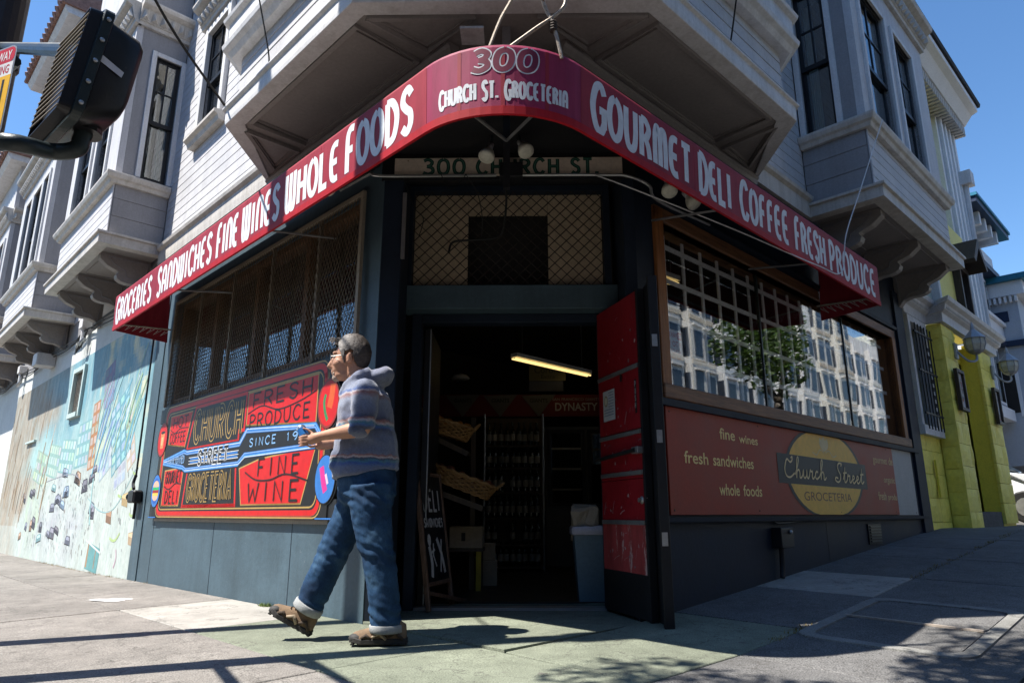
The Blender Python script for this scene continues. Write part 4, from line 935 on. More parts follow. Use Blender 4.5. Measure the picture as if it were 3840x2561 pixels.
SCR = {  # cursive strokes, x right, y up, unit x-height .4
 'C': [[(.62, .92), (.72, .98), (.70, .82), (.55, .72), (.35, .85), (.2, .6), (.14, .3), (.25, .05), (.5, .02), (.8, .22)]],
 'h': [[(0, .15), (.2, .5), (.34, .9), (.28, 1), (.18, .7), (.1, 0)], [(.1, 0), (.16, .3), (.3, .4), (.36, .25), (.34, .05), (.42, .02), (.55, .15)]],
 'u': [[(0, .15), (.08, .4), (.06, .12), (.15, .02), (.28, .15), (.34, .4), (.32, .1), (.4, .02), (.5, .15)]],
 'r': [[(0, .15), (.1, .44), (.14, .36), (.26, .38), (.2, .1), (.28, .02), (.4, .15)]],
 'c': [[(.28, .34), (.2, .4), (.08, .28), (.06, .1), (.16, .02), (.38, .15)]],
 'S': [[(.62, .85), (.7, .98), (.5, 1), (.34, .84), (.4, .6), (.52, .38), (.45, .1), (.25, .0), (.06, .1), (.12, .24), (.3, .2)]],
 't': [[(0, .15), (.2, .6), (.24, .8), (.16, .4), (.12, .08), (.2, .02), (.36, .15)], [(.04, .5), (.36, .54)]],
 'e': [[(0, .15), (.2, .24), (.24, .36), (.14, .4), (.06, .2), (.12, .02), (.22, .02), (.38, .15)]]}
SW = dict(C=.82, h=.55, u=.5, r=.4, c=.38, S=.72, t=.36, e=.38)
def script(txt, x, y, h, wx, col, w):
    for c in txt:
        if c == ' ': x += .28*wx; continue
        for st in SCR[c]: p.line([(x+a*wx, y+b*h) for a, b in st], w, col, smooth=True, per=4)
        x += SW[c]*wx
    return x
script('Church', 3.74, 1.115, .21, .325, (.85, .66, .34), .018); script('Street', 5.0, 1.105, .21, .335, (.85, .66, .34), .018)
p.build('logo', SSP, rs)
for t, a, b, z in (('fine', 2.57, 2.84, 1.40), ('wines', 2.91, 3.27, 1.39), ('fresh', 1.98, 2.35, 1.165), ('sandwiches', 2.43, 3.15, 1.165), ('whole', 2.50, 2.85, .92), ('foods', 2.92, 3.27, .92)): p = Print(fR, .002); p.text(t, a, b, z-.005, z+(.07 if t == 'wines' else .095), GLT, offset=.012); p.build('lettering', SSP, rs)
for t, a, b, z in (('gourmet', 6.28, 6.78, 1.36), ('de', 6.84, 6.985, 1.385), ('organic', 6.58, 6.985, 1.13), ('fresh', 6.32, 6.60, .94), ('produ', 6.66, 6.985, .92)): p = Print(fR, .002); p.text(t, a, b, z-.01, z+.09, (.72, .50, .22), offset=.010); p.build('lettering', SSP, rs)
mb = MB()
for a, z in ((1.80, .79), (1.80, 1.56), (3.2, .79), (3.3, 1.57), (5.1, .78), (6.9, .79), (6.8, 1.57), (7.7, .78)): mb.lathe(RF(a, .020, z), [(.009, 0), (.009, .002), (.004, .004)], 6, RF.n)
mb.build('screw_heads', DIAM, rs)

# ============================================================ right shop window
wf = bpy.data.objects.new('shop_window', None); link(wf, RF(4.76, 0, 1.68), bld); wf['label'] = 'wide wood-framed shop window reflecting the houses opposite'
OW = wood('orange_brown_wood', (.16, .055, .015), (.34, .13, .035)); OWX = wood('worn_brown_wood', (.10, .045, .022), (.26, .12, .05), (1.2, 1.2, 16))
for a0, a1 in ((1.73, 1.86), (7.66, 7.79)): part('jamb', OW, wf, RF, a0, a1, -.20, .03, 1.78, 3.33, bevel=.005)
part('head', OWX, wf, RF, 1.73, 7.79, -.20, .03, 3.22, 3.34, bevel=.005); part('sill', OWX, wf, RF, 1.71, 7.82, -.20, .055, 1.66, 1.778, bevel=.008)
cornice('hood_moulding', SLATE_D, wf, RF, 1.70, 7.85, 0, [(-.01, 3.36), (.05, 3.36), (.06, 3.40), (-.01, 3.42)])
GLR = glass('street_glass', (.95, .96, .96), .10, 1.1, ior=1.9)
for a0, a1 in ((1.86, 3.74), (3.765, 6.04), (6.065, 7.66)): part('pane', GLR, wf, RF, a0, a1, -.086, -.080, 1.78, 3.22)
for a in (3.752, 6.052): part('glazing_bead', DARKMETAL, wf, RF, a-.012, a+.012, -.10, -.07, 1.78, 3.22)
LAT = paint('white_lattice_paint', (.86, .85, .84), .5, .08, 5, .05, 40)
for i in range(18): part('lattice_bar', LAT, wf, RF, 2.12+i*.318-.019, 2.12+i*.318+.019, -.16, -.145, 1.74, 3.30)
for z in (2.09, 2.43, 2.78, 3.10): part('lattice_rail', LAT, wf, RF, 1.86, 7.66, -.147, -.135, z-.022, z+.022)
np_ = thing('parking_notice', RF(2.14, -.11, 2.0), 'white and red parking notice taped inside the shop window, seen from behind', 'notice')
part('sheet', paint('notice_paper', (.70, .68, .66), .7, .05, 5, 0, 40), np_, RF, 1.99, 2.27, -.108, -.104, 2.03, 2.32)
p = Print(lambda s, t, h: RF(s, -.104+h, t), .001); RDD = (.5, .02, .02)
p.rect(2.19, 2.24, 2.25, 2.31, RDD)
for t, z0, z1, a0, a1 in (('NO', 2.255, 2.295, 2.245, 2.195), ('PARKING', 2.25, 2.295, 2.18, 2.01), ('9 TO 11', 2.17, 2.22, 2.24, 2.03), ('MONDAY', 2.105, 2.145, 2.23, 2.04), ('STREET CLEANING', 2.06, 2.08, 2.23, 2.03)): p.text(t, a0, a1, z0, z1, (.7, .66, .64) if t == 'NO' else RDD)
p.build('print', printed('notice_ink', .6), np_)
# utility boxes and vents on the dark base
ub = thing('utility_box', RF(3.54, .03, .5), 'small black utility box with a pipe on the dark blue base wall', 'utility box')
part('box', BLACK, ub, RF, 3.42, 3.68, .001, .10, .46, .64, bevel=.006); MB().tube(smoothpath([RF(3.50, .05, .46), RF(3.49, .05, .30), RF(3.45, .06, .20)], 4), .024, 8).build('pipe', BLACK, ub); MB().ball(RF(3.60, .11, .60), .02, seg=8).build('tap', STEEL, ub)
MB().tube(smoothpath([RF(3.45, .03, .72), RF(3.5, .03, .68), RF(3.9, .03, .69), RF(4.3, .03, .715)], 5), .008, 5).build('cable', BLACK, ub)
vt = thing('vent_grille', RF(6.05, .02, .42), 'dark metal vent grille low on the blue base wall', 'vent')
part('frame', BLACK, vt, RF, 5.86, 6.28, .001, .016, .42, .65, bevel=.003)
for i in range(6): part('louvre', DARKMETAL, vt, RF, 5.90, 6.24, .016, .03, .445+i*.033, .460+i*.033)
# ============================================================ inside the shop
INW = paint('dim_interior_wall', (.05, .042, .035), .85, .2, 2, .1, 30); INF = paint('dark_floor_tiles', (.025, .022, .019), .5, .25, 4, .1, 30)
part('shop_floor', INF, bld, RF, .3, 8.1, -6.6, -.3, -.12, .030) if False else None
fl = [UV(.62, 2.36), UV(2.36, .62), UV(8.1, .26), UV(8.1, 6.6), UV(.26, 6.6)]
fl = [UV(.26, 2.5), UV(.62, 2.30), UV(2.30, .62), UV(2.5, .26), UV(8.1, .26), UV(8.1, 6.6), UV(.26, 6.6)]
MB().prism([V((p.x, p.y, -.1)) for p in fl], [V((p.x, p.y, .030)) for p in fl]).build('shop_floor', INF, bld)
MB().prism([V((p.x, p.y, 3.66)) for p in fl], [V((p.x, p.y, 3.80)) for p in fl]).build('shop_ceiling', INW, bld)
part('back_wall', INW, bld, RF, .26, 8.2, -6.75, -6.6, -.1, 3.66); part('back_wall', INW, bld, RF, 8.1, 8.25, -6.6, -.26, -.1, 3.66)
# building mass behind, so that no daylight leaks in
part('rear_mass', GREY, bld, RF, .3, 8.3, -11.5, -6.76, -.2, 11.3); part('floor_slab', GREY, bld, RF, .3, 8.3, -6.74, -.3, 3.9, 4.2)
part('roof', GREY, bld, RF, -.02, 8.34, -11.55, .02, 11.4, 11.6)
TUBE = emit('fluorescent_tube', (1.0, .72, .28), .62)
def striplight(p, q, label):
    p, q = V(p), V(q); t = thing('strip_light', (p+q)/2, label, 'strip light', 'fluorescent lamps in the shop')
    MB().bar(p+V((0, 0, .05)), q+V((0, 0, .05)), .12, .05).build('housing', WHITE, t)
    side = (q-p).normalized().cross(V((0, 0, 1)))
    for s in (-.03, .03): MB().tube([p+side*s, q+side*s], .012, 8).build('tube', TUBE, t)
    for f in (.1, .9): MB().tube([p.lerp(q, f)+V((0, 0, .09)), V((*p.lerp(q, f).xy, 3.66))], .004, 4).build('hanger', STEEL, t)
striplight((-.09, 8.83, 2.75), (1.01, 10.0, 2.75), 'lit strip light hanging inside the shop, seen through the doorway')
striplight((1.02, 6.28, 3.08), (1.62, 6.80, 3.08), 'lit strip light inside the shop, seen through the right window')
# wine rack
WR = wood('dark_rack_wood', (.03, .02, .012), (.07, .045, .025)); BOT = paint('dark_bottle_glass', (.012, .016, .010), .12, .2, 5, 0, 30, spec=.8); LAB = paint('paper_label', (.34, .32, .28), .7, .1, 5, 0, 40, rand=.45)
rack = thing('wine_rack', V((-.1, 9.6, .03)), 'tall dark wine rack facing the shop door', 'rack')
for x in (-.50, .30): MB().tube([V((x, 9.42, .03)), V((x, 9.42, 2.1))], .014, 6).build('upright', STEEL, rack)
part('back', WR, rack, WF, -.52, .32, 9.85, 9.87, .03, 2.1)
rows = [.10, .38, .72, 1.06, 1.38, 1.68]
for z in rows: part('shelf', WR, rack, WF, -.49, .29, 9.44, 9.85, z-.03, z-.005)
b0 = None; SHN = ['bottom', 'second lowest', 'third lowest', 'third highest', 'second highest', 'top']
for r_, z in enumerate(rows):
    for c in range(9):
        x = -.44+c*.082; y = 9.50
        if b0 is None:
            b0 = thing('wine_bottle', V((x, y, z)), 'dark wine bottle on the bottom shelf of the rack facing the door', 'bottle', 'wine bottles on the rack')
            MB().lathe(V((x, y, z)), [(.034, 0), (.036, .01), (.036, .19), (.030, .215), (.014, .245), (.013, .30), (.016, .302), (.016, .315)], 10).build('glass', BOT, b0, smooth=True)
            MB().lathe(V((x, y, z)), [(.0368, .06), (.0368, .15)], 10, caps=False).build('label_band', LAB, b0, smooth=True)
            base = V((x, y, z))
        elif random.random() > .06: dup(b0, V((x+random.uniform(-.008, .008), y+random.uniform(-.02, .03), z))-base, None, 'dark wine bottle on the %s shelf of the rack facing the door' % SHN[r_])
# cooler with glass doors right of the rack
ck = thing('drinks_cooler', V((.75, 10.6, .03)), 'tall drinks cooler with glass doors at the back of the shop', 'cooler')
part('cabinet', paint('cooler_steel', (.10, .10, .10), .4, .1, 4, 0, 30), ck, WF, .36, 1.6, 10.45, 11.1, .03, 2.05)
for i in range(2): part('door_frame', BLACK, ck, WF, .40+i*.6, .96+i*.6, 10.41, 10.448, .88, 2.0); part('door_glass', GL2, ck, WF, .45+i*.6, .91+i*.6, 10.404, 10.41, .93, 1.95)
for z in (1.1, 1.4, 1.7): part('pale_shelf_edge', LAB, ck, WF, .46, .90, 10.395, 10.402, z, z+.03)  # pale paper-coloured strips across the glass
# banners high on the back wall
bn = thing('team_banner', V((.2, 9.95, 2.1)), 'long red banner with white capitals above the wine rack', 'banner')
BR = paint('banner_red', (.11, .008, .009), .7, .1, 4, .05, 40)
part('cloth', BR, bn, WF, -1.5, 1.2, 9.95, 9.958, 2.14, 2.46)
p = Print(lambda s, t, h: V((s, 9.95-h, t)))
p.text('SAN FRANCISCO GIANTS', .46, 1.15, 2.37, 2.41, (.35, .33, .30)); p.text('DYNASTY', .50, 1.12, 2.22, 2.34, (.42, .39, .35), offset=.02)
p.build('lettering', printed('banner_print', .7), bn)
for k, x in enumerate((.26, -.30, -.85)):
    pn = thing('pennant', V((x, 9.93, 2.1)), ('pale triangular pennant nearest the banner lettering', 'triangular pennant in the middle of the red banner', 'triangular pennant farthest left on the red banner')[k], 'pennant', 'pennants on the banner')
    MB().prism([V((x-.25, 9.93, 2.44)), V((x+.25, 9.93, 2.46)), V((x, 9.93, 2.13))], [V((x-.25, 9.936, 2.44)), V((x+.25, 9.936, 2.46)), V((x, 9.936, 2.13))]).build('cloth', paint('pennant_cloth', (.10, .095, .09), .8, .1, 4, 0, 30), pn)
    p = Print(lambda s, t, h: V((s, 9.93-h, t))); p.text('GIANTS', x-.13, x+.13, 2.34, 2.40, (.02, .02, .02), offset=.02); p.build('lettering', printed('pennant_print', .7), pn)
bs = thing('beer_sign', V((.4, 9.9, 2.55)), 'dim advertising boards stacked above the red banner', 'sign')
part('board', paint('beer_board', (.10, .09, .05), .6), bs, WF, .12, .66, 9.90, 9.92, 2.66, 2.90); part('board', paint('beer_board_blue', (.03, .035, .06), .6), bs, WF, .12, .62, 9.88, 9.90, 2.50, 2.65)
p = Print(lambda s, t, h: V((s, 9.90-h, t))); p.text('Extra', .30, .50, 2.69, 2.75, (.02, .02, .02)); p.text('Corona', .2, .6, 2.77, 2.87, (.02, .02, .03)); p.build('lettering', printed('beer_print', .7), bs)
# produce stand: sloping shelves with wicker baskets
st = thing('produce_stand', V((-.75, 6.95, .03)), 'sloping wooden produce stand just inside the shop door', 'stand')
for x in (-1.0, -.5): MB().bar(V((x, 7.25, .03)), V((x, 7.25, 1.75)), .05).build('post', WR, st)
for z, y, x1 in ((1.42, 6.95, -.52), (.90, 6.75, -.36)):
    MB().bar(V((-.98, y, z+.14)), V((x1, y, z-.08)), .34, .03, upv=(0, 0, 1)).build('shelf', WR, st); MB().bar(V((-.98, y-.185, z+.13)), V((x1, y-.185, z-.09)), .03, .05).build('shelf_edge', WR, st)
WICK = wood('wicker', (.20, .10, .035), (.45, .26, .10), (6, 6, 6))
def basket(c, sl, L, label, fruit):
    t = thing('wicker_basket', c, label, 'basket', 'wicker fruit baskets'); c = V(c); n = 36
    R = Matrix.Rotation(sl, 3, 'Y')
    def ring(f, z, k): return [c+R@V(((L*f)*cos(2*pi*i/n)*(1 if abs(cos(2*pi*i/n)) < .9 else .97), (.17*f)*sin(2*pi*i/n), z+.006*(1 if (i+k) % 2 else -1))) for i in range(n)]
    mb = MB()
    for k in range(7):
        rg = [q+((q-c).normalized()*.006*(1 if (i+k) % 2 else -1)) for i, q in enumerate(ring(.86+.02*k, .018*k, k))]
        mb.tube(rg+[rg[0]], .009, 5, False)
    mb.build('weave', WICK, t)
    MB().rings([ring(.80, 0, 0), ring(.84, .01, 0)]).build('bottom', WICK, t)
    rg = ring(1.03, .13, 0); MB().tube(rg+[rg[0]], .014, 6, False).build('rim', WICK, t)
    for s in (-1, 1): MB().tube(smoothpath([c+R@V((s*L*.98, -.07, .13)), c+R@V((s*L*1.12, 0, .20)), c+R@V((s*L*.98, .07, .13))], 5), .012, 6).build('handle', WICK, t)
    for k in range(12):
        x = random.uniform(-.8, .8)*L; y = random.uniform(-.11, .11); o = MB().ball(c+R@V((x, y, .12+random.uniform(0, .03))), .036, seg=10).build('fruit', fruit, None, smooth=True)
        tag(o, 'round fruit heaped in the '+label.split(' on ')[0], 'fruit', 'fruit in the baskets')
OR = paint('orange_peel', (.42, .16, .02), .45, .15, 30, .1, 80, rand=.2); AP = paint('brown_red_fruit', (.20, .06, .03), .45, .15, 20, 0, 80, rand=.3)
basket((-.77, 6.90, 1.53), .28, .28, 'upper wicker basket on the produce stand by the door', OR)
basket((-.58, 6.68, .99), .36, .33, 'lower wicker basket on the produce stand by the door', AP)
# trestle with a carton, below the baskets
tb = thing('yellow_trestle', V((-.55, 7.2, .03)), 'small table with a yellow leg inside the door', 'table')
YEL = paint('worn_yellow_paint', (.42, .29, .03), .6, .2, 8, .1, 40, wear=(.1, .08, .05), wear_amt=-.05)
part('top', WR, tb, WF, -.98, -.38, 7.1, 7.5, .40, .43); part('leg', YEL, tb, WF, -.45, -.40, 7.10, 7.15, .03, .40); part('leg', WR, tb, WF, -.97, -.92, 7.10, 7.15, .03, .40); part('leg', WR, tb, WF, -.45, -.40, 7.44, 7.49, .03, .40); part('leg', WR, tb, WF, -.97, -.92, 7.44, 7.49, .03, .40)
CARD = paint('cardboard', (.36, .29, .21), .8, .1, 5, .1, 40)
bx = thing('carton', V((-.55, 7.25, .43)), 'pale carton with a hand hole on the small table', 'carton')
part('box', CARD, bx, WF, -.72, -.39, 7.12, 7.42, .432, .635, bevel=.004); MB().box(WF, -.60, -.56, 7.116, 7.121, .50, .58).build('hand_hole', BLACK, bx, bevel=.002); part('flap', CARD, bx, WF, -.71, -.40, 7.13, 7.27, .636, .642)
bx = thing('carton', V((-.35, 7.6, .03)), 'small stacked cartons on the floor behind the yellow leg', 'carton')
part('box', CARD, bx, WF, -.44, -.26, 7.6, 7.8, .03, .28, bevel=.004); part('box', CARD, bx, WF, -.42, -.28, 7.62, 7.78, .282, .46, bevel=.004)
# bin with a bag
bi = thing('rubbish_bin', V((.62, 6.4, .03)), 'blue-grey plastic bin with a liner just inside the door', 'bin')
PL = paint('blue_grey_plastic', (.13, .19, .22), .45, .1, 3, .03, 30)
def sq(cx, cy, r, z, k=.12): return [V((cx+x, cy+y, z)) for x, y in [(r*cos(a)*1.0 if False else max(-r*.86, min(r*.86, r*1.2*cos(a))), max(-r*.86, min(r*.86, r*1.2*sin(a)))) for a in [2*pi*i/24 for i in range(24)]]]
MB().rings([sq(.62, 6.40, .14, .03), sq(.62, 6.40, .185, .60), sq(.62, 6.40, .195, .605), sq(.62, 6.40, .195, .635), sq(.62, 6.40, .175, .635)]).build('body', PL, bi)
mb = MB(); rg = []
for z, r_ in ((.585, .20), (.60, .207), (.645, .205), (.66, .19)): rg.append([V((q.x+.006*noise.noise(q*30), q.y+.006*noise.noise(q*23), q.z+.012*noise.noise(q*14))) for q in sq(.62, 6.40, r_, z)])
mb.rings(rg, False).build('liner', paint('pale_liner', (.5, .46, .50), .5, .1, 8, .1, 40), bi, smooth=True)
mb = MB(); rg = []
for z, r_ in ((.55, .12), (.70, .135), (.80, .14), (.83, .12)): rg.append([V((q.x-.04+.05*noise.noise(q*9), q.y+.05*noise.noise(q*7), q.z+.06*noise.noise(q*11))) for q in sq(.62, 6.40, r_, z)])
pb = thing('paper_bag', V((.6, 6.4, .55)), 'brown paper bag sticking out of the bin', 'bag'); mb.rings(rg).build('paper', CARD, pb)
fn = thing('ceiling_fan_shade', V((-.8, 9.0, 2.5)), 'pale round lamp shade hanging deep in the shop', 'lamp shade'); MB().lathe(V((-.81, 9.0, 2.50)), [(.11, 0), (.13, .02), (.09, .06), (.03, .08)], 16).build('shade', LAB, fn, smooth=True); MB().tube([V((-.81, 9, 2.58)), V((-.81, 9, 3.66))], .005, 4).build('cord', BLACK, fn)
# A-board leaning in the doorway
abd = thing('chalk_board', V((-.70, 5.75, .02)), 'leaning chalkboard sign in a worn wooden frame in the doorway', 'sign')
AW = wood('worn_frame_wood', (.07, .035, .02), (.20, .12, .08), (14, 14, 1.5)); 
q0, q1 = V((-.725, 5.70, .02)), V((-.90, 5.95, 1.12)); upd = (q1-q0).normalized(); wd = V((.27, .96, 0)).normalized(); nn = upd.cross(wd).normalized()
if nn.y > 0: nn = -nn
class AFr:
    def __call__(s, a, n, z): return q0+wd*a+nn*n+upd*z
AF = AFr(); HT_ = (q1-q0).length
part('board', BLACK, abd, AF, .03, .50, -.012, .0, .18, HT_-.03)
for a0, a1, z0, z1 in ((0, .035, 0, HT_), (.50, .535, 0, HT_), (.035, .50, HT_-.035, HT_), (.035, .50, .18, .215)): MB().box(AF, a0, a1, -.03, .012, z0, z1).build('frame', AW, abd, bevel=.006)
p = Print(lambda s, t, h: AF(s, h, t), .001); CH = (.62, .62, .62)
CHP = printed('chalk', .9, (.03, .03, .03), .04); fC = lambda s, t, h: AF(s, h, t)
p.word('DELI', .09, .44, .80, .98, .026, CH, HAND, gap=.3); p.build('chalk_lettering', CHP, abd)
p = Print(fC, .001); p.word('SANDWICHES', .07, .47, .66, .73, .014, CH, HAND, gap=.25); p.build('chalk_lettering', CHP, abd)
p = Print(fC, .001); p.line([(.14, .25), (.16, .36), (.13, .50)], .05, CH, smooth=True); p.ell(.14, .55, .035, .05, CH); p.line([(.22, .52), (.20, .42), (.25, .33)], .02, CH); p.line([(.12, .43), (.24, .47)], .02, CH); p.build('chalk_drawing', CHP, abd)
p = Print(fC, .001); p.line([(.30, .56), (.38, .42), (.42, .27)], .045, CH, smooth=True); p.line([(.40, .55), (.36, .40), (.33, .28)], .025, CH, smooth=True); p.build('chalk_drawing', CHP, abd)
MB().bar(AF(.05, -.04, .15)+V((.0, .0, 0)), V((-.50, 6.35, .03)), .03).build('rear_leg', AW, abd)
# ============================================================ mural wall and neighbours on the left street
ln = thing('mural_house', LF(11.8, 0, 0), 'grey house with bay windows above the mural, beyond the corner building', 'building')
MW = paint('mural_wall_render', (.60, .62, .60), .75, .10, 2, .25, 25)
mw = MB(); wallgrid(mw, LF, 6.952, 17.2, -.25, -.003, -.5, 3.95, [(10.78, 11.42, 2.50, 3.26)]); mw.build('mural_wall', MW, bld)
for a0, a1 in ((6.97, 10.68), ): pass
# mural: flat print laid on the wall
mural = thing('wall_mural', LF(11, .01, 0), 'pale painted mural of a tilted city street along the left wall', 'mural')
def mural_base():
    m, nt, p = nodes('mural_paint'); 
    a = nt.nodes.new('ShaderNodeAttribute'); a.attribute_name = 'Col'
    st = tex(nt, 'ShaderNodeTexNoise', 2.2, 6, .68, (2.6, 2.6, .7)); sp2 = tex(nt, 'ShaderNodeTexNoise', 16, 5, .7, (1.6, 1.6, .5))
    c = mixc(nt, ramp(nt, st.outputs['Fac'], [(.40, (0, 0, 0)), (.64, (.5,)*3)]), a.outputs[0], (.44, .52, .50))
    c = mixc(nt, 1.0, c, ramp(nt, sp2.outputs['Fac'], [(.3, (.72, .76, .76)), (.6, (1.04,)*3)]), 'MULTIPLY')
    nt.links.new(c, p.inputs['Base Color']); p.inputs['Roughness'].default_value = .7; return m
fW = lambda s, t, h: LF(s, h-.001, t)
pm = Print(fW, .003, .0); A0, A1 = 6.97, 17.1
def mcol(a, z):
    t = (a-6.97)/4; n1 = noise.noise(V((a*1.1, z*1.3, 0))); n2 = noise.noise(V((a*3.2, z*2.4, 5)))
    blue = V((.16, .36, .44)); teal = V((.36, .58, .58)); pale = V((.56, .61, .57)); brn = V((.36, .26, .17)); grn = V((.42, .55, .33)); gry = V((.50, .50, .55))
    c = pale.copy()
    if z > 1.5: c = teal.lerp(blue, min(1, max(0, (z-1.7)/1.0+n1*.8)))
    if z > 1.4 and n2 > .1 and a < 9.6: c = c.lerp(V((.62, .60, .40)), min(1, n2*2.2))
    if 11.6 < a: c = c.lerp(brn, min(.9, max(0, (a-13.2)/2.2+n1*1.1+(z-1.2)*.25)))
    if z < 1.6 and 9.5 < a < 13: c = c.lerp(gry, max(0, min(.8, .35+n1)))
    if z < 1.6 and 12.5 < a < 14: c = c.lerp(grn, max(0, min(.7, .2+n2)))
    if z < .5: c = c.lerp(pale, .45)
    return tuple(max(.02, x*.86*(1+.22*n2)) for x in c)
na, nz = 130, 60; mb = MB(); cols = []
for i in range(na):
    for j in range(nz):
        a = A0+(A1-A0)*i/na; z = -.15+3.65*j/nz; a2 = A0+(A1-A0)*(i+1)/na; z2 = -.15+3.65*(j+1)/nz
        if 10.70 < (a+a2)/2 < 11.50 and 2.42 < (z+z2)/2 < 3.34: continue
        mb.face(*[fW(x, y, .003) for x, y in ((a, z), (a2, z), (a2, z2), (a, z2))]); cols.append(mcol((a+a2)/2, (z+z2)/2))
pm.mb = mb; pm.cols = cols; pm.build('painted_ground', mural_base(), mural)
pm = Print(fW, .0045, .0); rnd = random.Random(3); cyc = [0]
def mp(pts, c): cyc[0] = (cyc[0]+1) % 40; pm.h = .0045+cyc[0]*.00012; pm.poly(pts, c)
def tilted(cx, cz, w, h, ang, fill, win, nx, ny):
    R = lambda x, y: (cx+x*cos(ang)-y*sin(ang), cz+x*sin(ang)+y*cos(ang))
    cyc[0] = 0; mp([R(-w/2, -h/2), R(w/2, -h/2), R(w/2, h/2), R(-w/2, h/2)], fill)
    for i in range(nx):
        for j in range(ny):
            x = -w/2+(i+.5)*w/nx; y = -h/2+(j+.5)*h/ny; q = .34; cyc[0] = 2; mp([R(x-w/nx*q, y-h/ny*q), R(x+w/nx*q, y-h/ny*q), R(x+w/nx*q, y+h/ny*q), R(x-w/nx*q, y+h/ny*q)], tuple((v*.5+f_*.5)*rnd.uniform(.85, 1.15) for v, f_ in zip(win, fill)))
for cx, cz, w, h, an, f, wn_, nx, ny in ((8.15, 1.95, .85, 1.1, -.45, (.16, .34, .40), (.52, .68, .70), 4, 7), (7.6, 1.75, .35, .8, -.5, (.50, .42, .34), (.60, .68, .72), 2, 5), (9.6, 2.0, .38, 1.1, -.12, (.40, .20, .10), (.60, .64, .58), 2, 6), (10.2, 1.9, .8, .75, -.05, (.22, .40, .42), (.60, .68, .66), 4, 4),
    (11.2, 1.75, 1.0, .6, .08, (.24, .42, .42), (.68, .74, .72), 5, 3), (12.2, 1.72, .9, .6, .12, (.28, .44, .40), (.66, .72, .66), 5, 3), (13.3, 1.65, 1.0, .6, .18, (.30, .42, .36), (.62, .66, .58), 5, 3), (9.1, 2.75, .5, .7, -.25, (.26, .24, .34), (.20, .34, .42), 3, 4),
    (8.7, 1.5, .6, .35, -.4, (.36, .45, .5), (.55, .62, .66), 4, 2), (7.9, 1.3, .5, .3, -.3, (.45, .5, .55), (.30, .36, .44), 3, 2)): tilted(cx, cz, w, h, an, f, wn_, nx, ny)
def mstroke(pts, w, c): cyc[0] = (cyc[0]+1) % 40; pm.h = .0045+cyc[0]*.00012; pm.dh = 0; pm.line(pts, w, c, smooth=True)
for k in range(26):        # slanting brush strokes of the sky and mountains
    a = rnd.uniform(7.1, 9.4); z = rnd.uniform(2.0, 3.2); mstroke([(a, z), (a+.25, z-.35), (a+.42, z-.75)], rnd.uniform(.02, .07), rnd.choice(((.14, .34, .44), (.30, .52, .56), (.20, .30, .48), (.52, .62, .60), (.30, .44, .30))))
for k in range(40):        # brown streaks farther along
    a = rnd.uniform(12.4, 17); z = rnd.uniform(1.0, 3.3); mstroke([(a, z), (a+.12, z-.3), (a+.16, z-.6)], rnd.uniform(.02, .06), rnd.choice(((.40, .29, .18), (.52, .44, .36), (.30, .20, .12))))
for k in range(330):       # tiny slanting dashes: crowds and traffic seen from above
    a = rnd.uniform(7.1, 13.5); z = rnd.uniform(.08, 1.35); L_ = rnd.uniform(.03, .09)
    if a < 9 and rnd.random() < .7: continue
    c = rnd.choice(((.10, .10, .12), (.18, .17, .2), (.3, .24, .2), (.28, .4, .42))); mp([(a, z), (a+.012, z), (a+.03, z+L_), (a+.018, z+L_)], c)
for k in range(30):        # cars and carts
    a = rnd.uniform(8.9, 14.5); z = rnd.uniform(.25, 1.45); w, h = rnd.uniform(.2, .42), rnd.uniform(.11, .22); c = rnd.choice(((.07, .07, .09), (.07, .07, .09), (.12, .12, .15), (.24, .16, .11), (.18, .30, .32), (.16, .22, .30), (.12, .13, .17)))
    an = rnd.uniform(-.2, .25); R = lambda x, y: (a+x*cos(an)-y*sin(an), z+x*sin(an)+y*cos(an)); cyc[0] = 5
    mp([R(-w/2, 0), R(w/2, 0), R(w/2*.95, h*.6), R(w/3, h), R(-w/3, h), R(-w/2*.95, h*.6)], c); mp([R(-w/3, h*.55), R(w/3, h*.55), R(w/4, h*.9), R(-w/4, h*.9)], tuple(min(.7, v*2.2+.08) for v in c)); mp([R(-w/2, 0), R(w/2, 0), R(w/2, .015), R(-w/2, .015)], (.03, .03, .03))
for a, z, l in ((7.55, 1.0, .30), (7.75, .42, .22), (7.1, .75, .12), (7.2, 1.30, .10)): mstroke([(a-l, z+.05+l*.2), (a-l*.3, z), (a+l*.4, z-.01), (a+l, z+.02)], .035, (.40, .52, .24))
for a, z, c in ((7.5, .85, (.40, .30, .16)), (8.15, .62, (.24, .15, .10)), (7.0, .35, (.40, .30, .2))): cyc[0] = 9; mp([(a-.14, z), (a+.12, z+.03), (a+.15, z+.17), (a-.1, z+.2)], c); mp([(a-.12, z+.10), (a+.13, z+.13), (a+.14, z+.16), (a-.1, z+.19)], tuple(v*1.8 for v in c))
mstroke([(9.4, 1.0), (8.6, .80), (7.9, .86), (7.2, 1.35)], .012, (.3, .5, .52)); mstroke([(9.25, 1.3), (9.2, .85), (9.1, .6)], .05, (.34, .54, .55)); mstroke([(12.6, 1.35), (10.6, 1.42), (9.7, 1.15)], .012, (.35, .36, .4))
cyc[0] = 11; mp([(9.05, -.02), (8.40, -.06), (8.36, .28), (9.0, .36)], (.14, .32, .33)); mp([(9.03, .0), (8.95, .0), (8.94, .33), (9.0, .34)], (.38, .24, .14)); mp([(8.6, .0), (8.56, .0), (8.54, .25), (8.58, .26)], (.3, .2, .14))
mstroke([(9.15, .38), (8.3, .22)], .03, (.6, .62, .62)); mstroke([(7.6, .30), (7.55, .18), (7.62, .06)], .03, (.5, .34, .42))
pm.build('painted_scene', printed('mural_details', .7), mural)
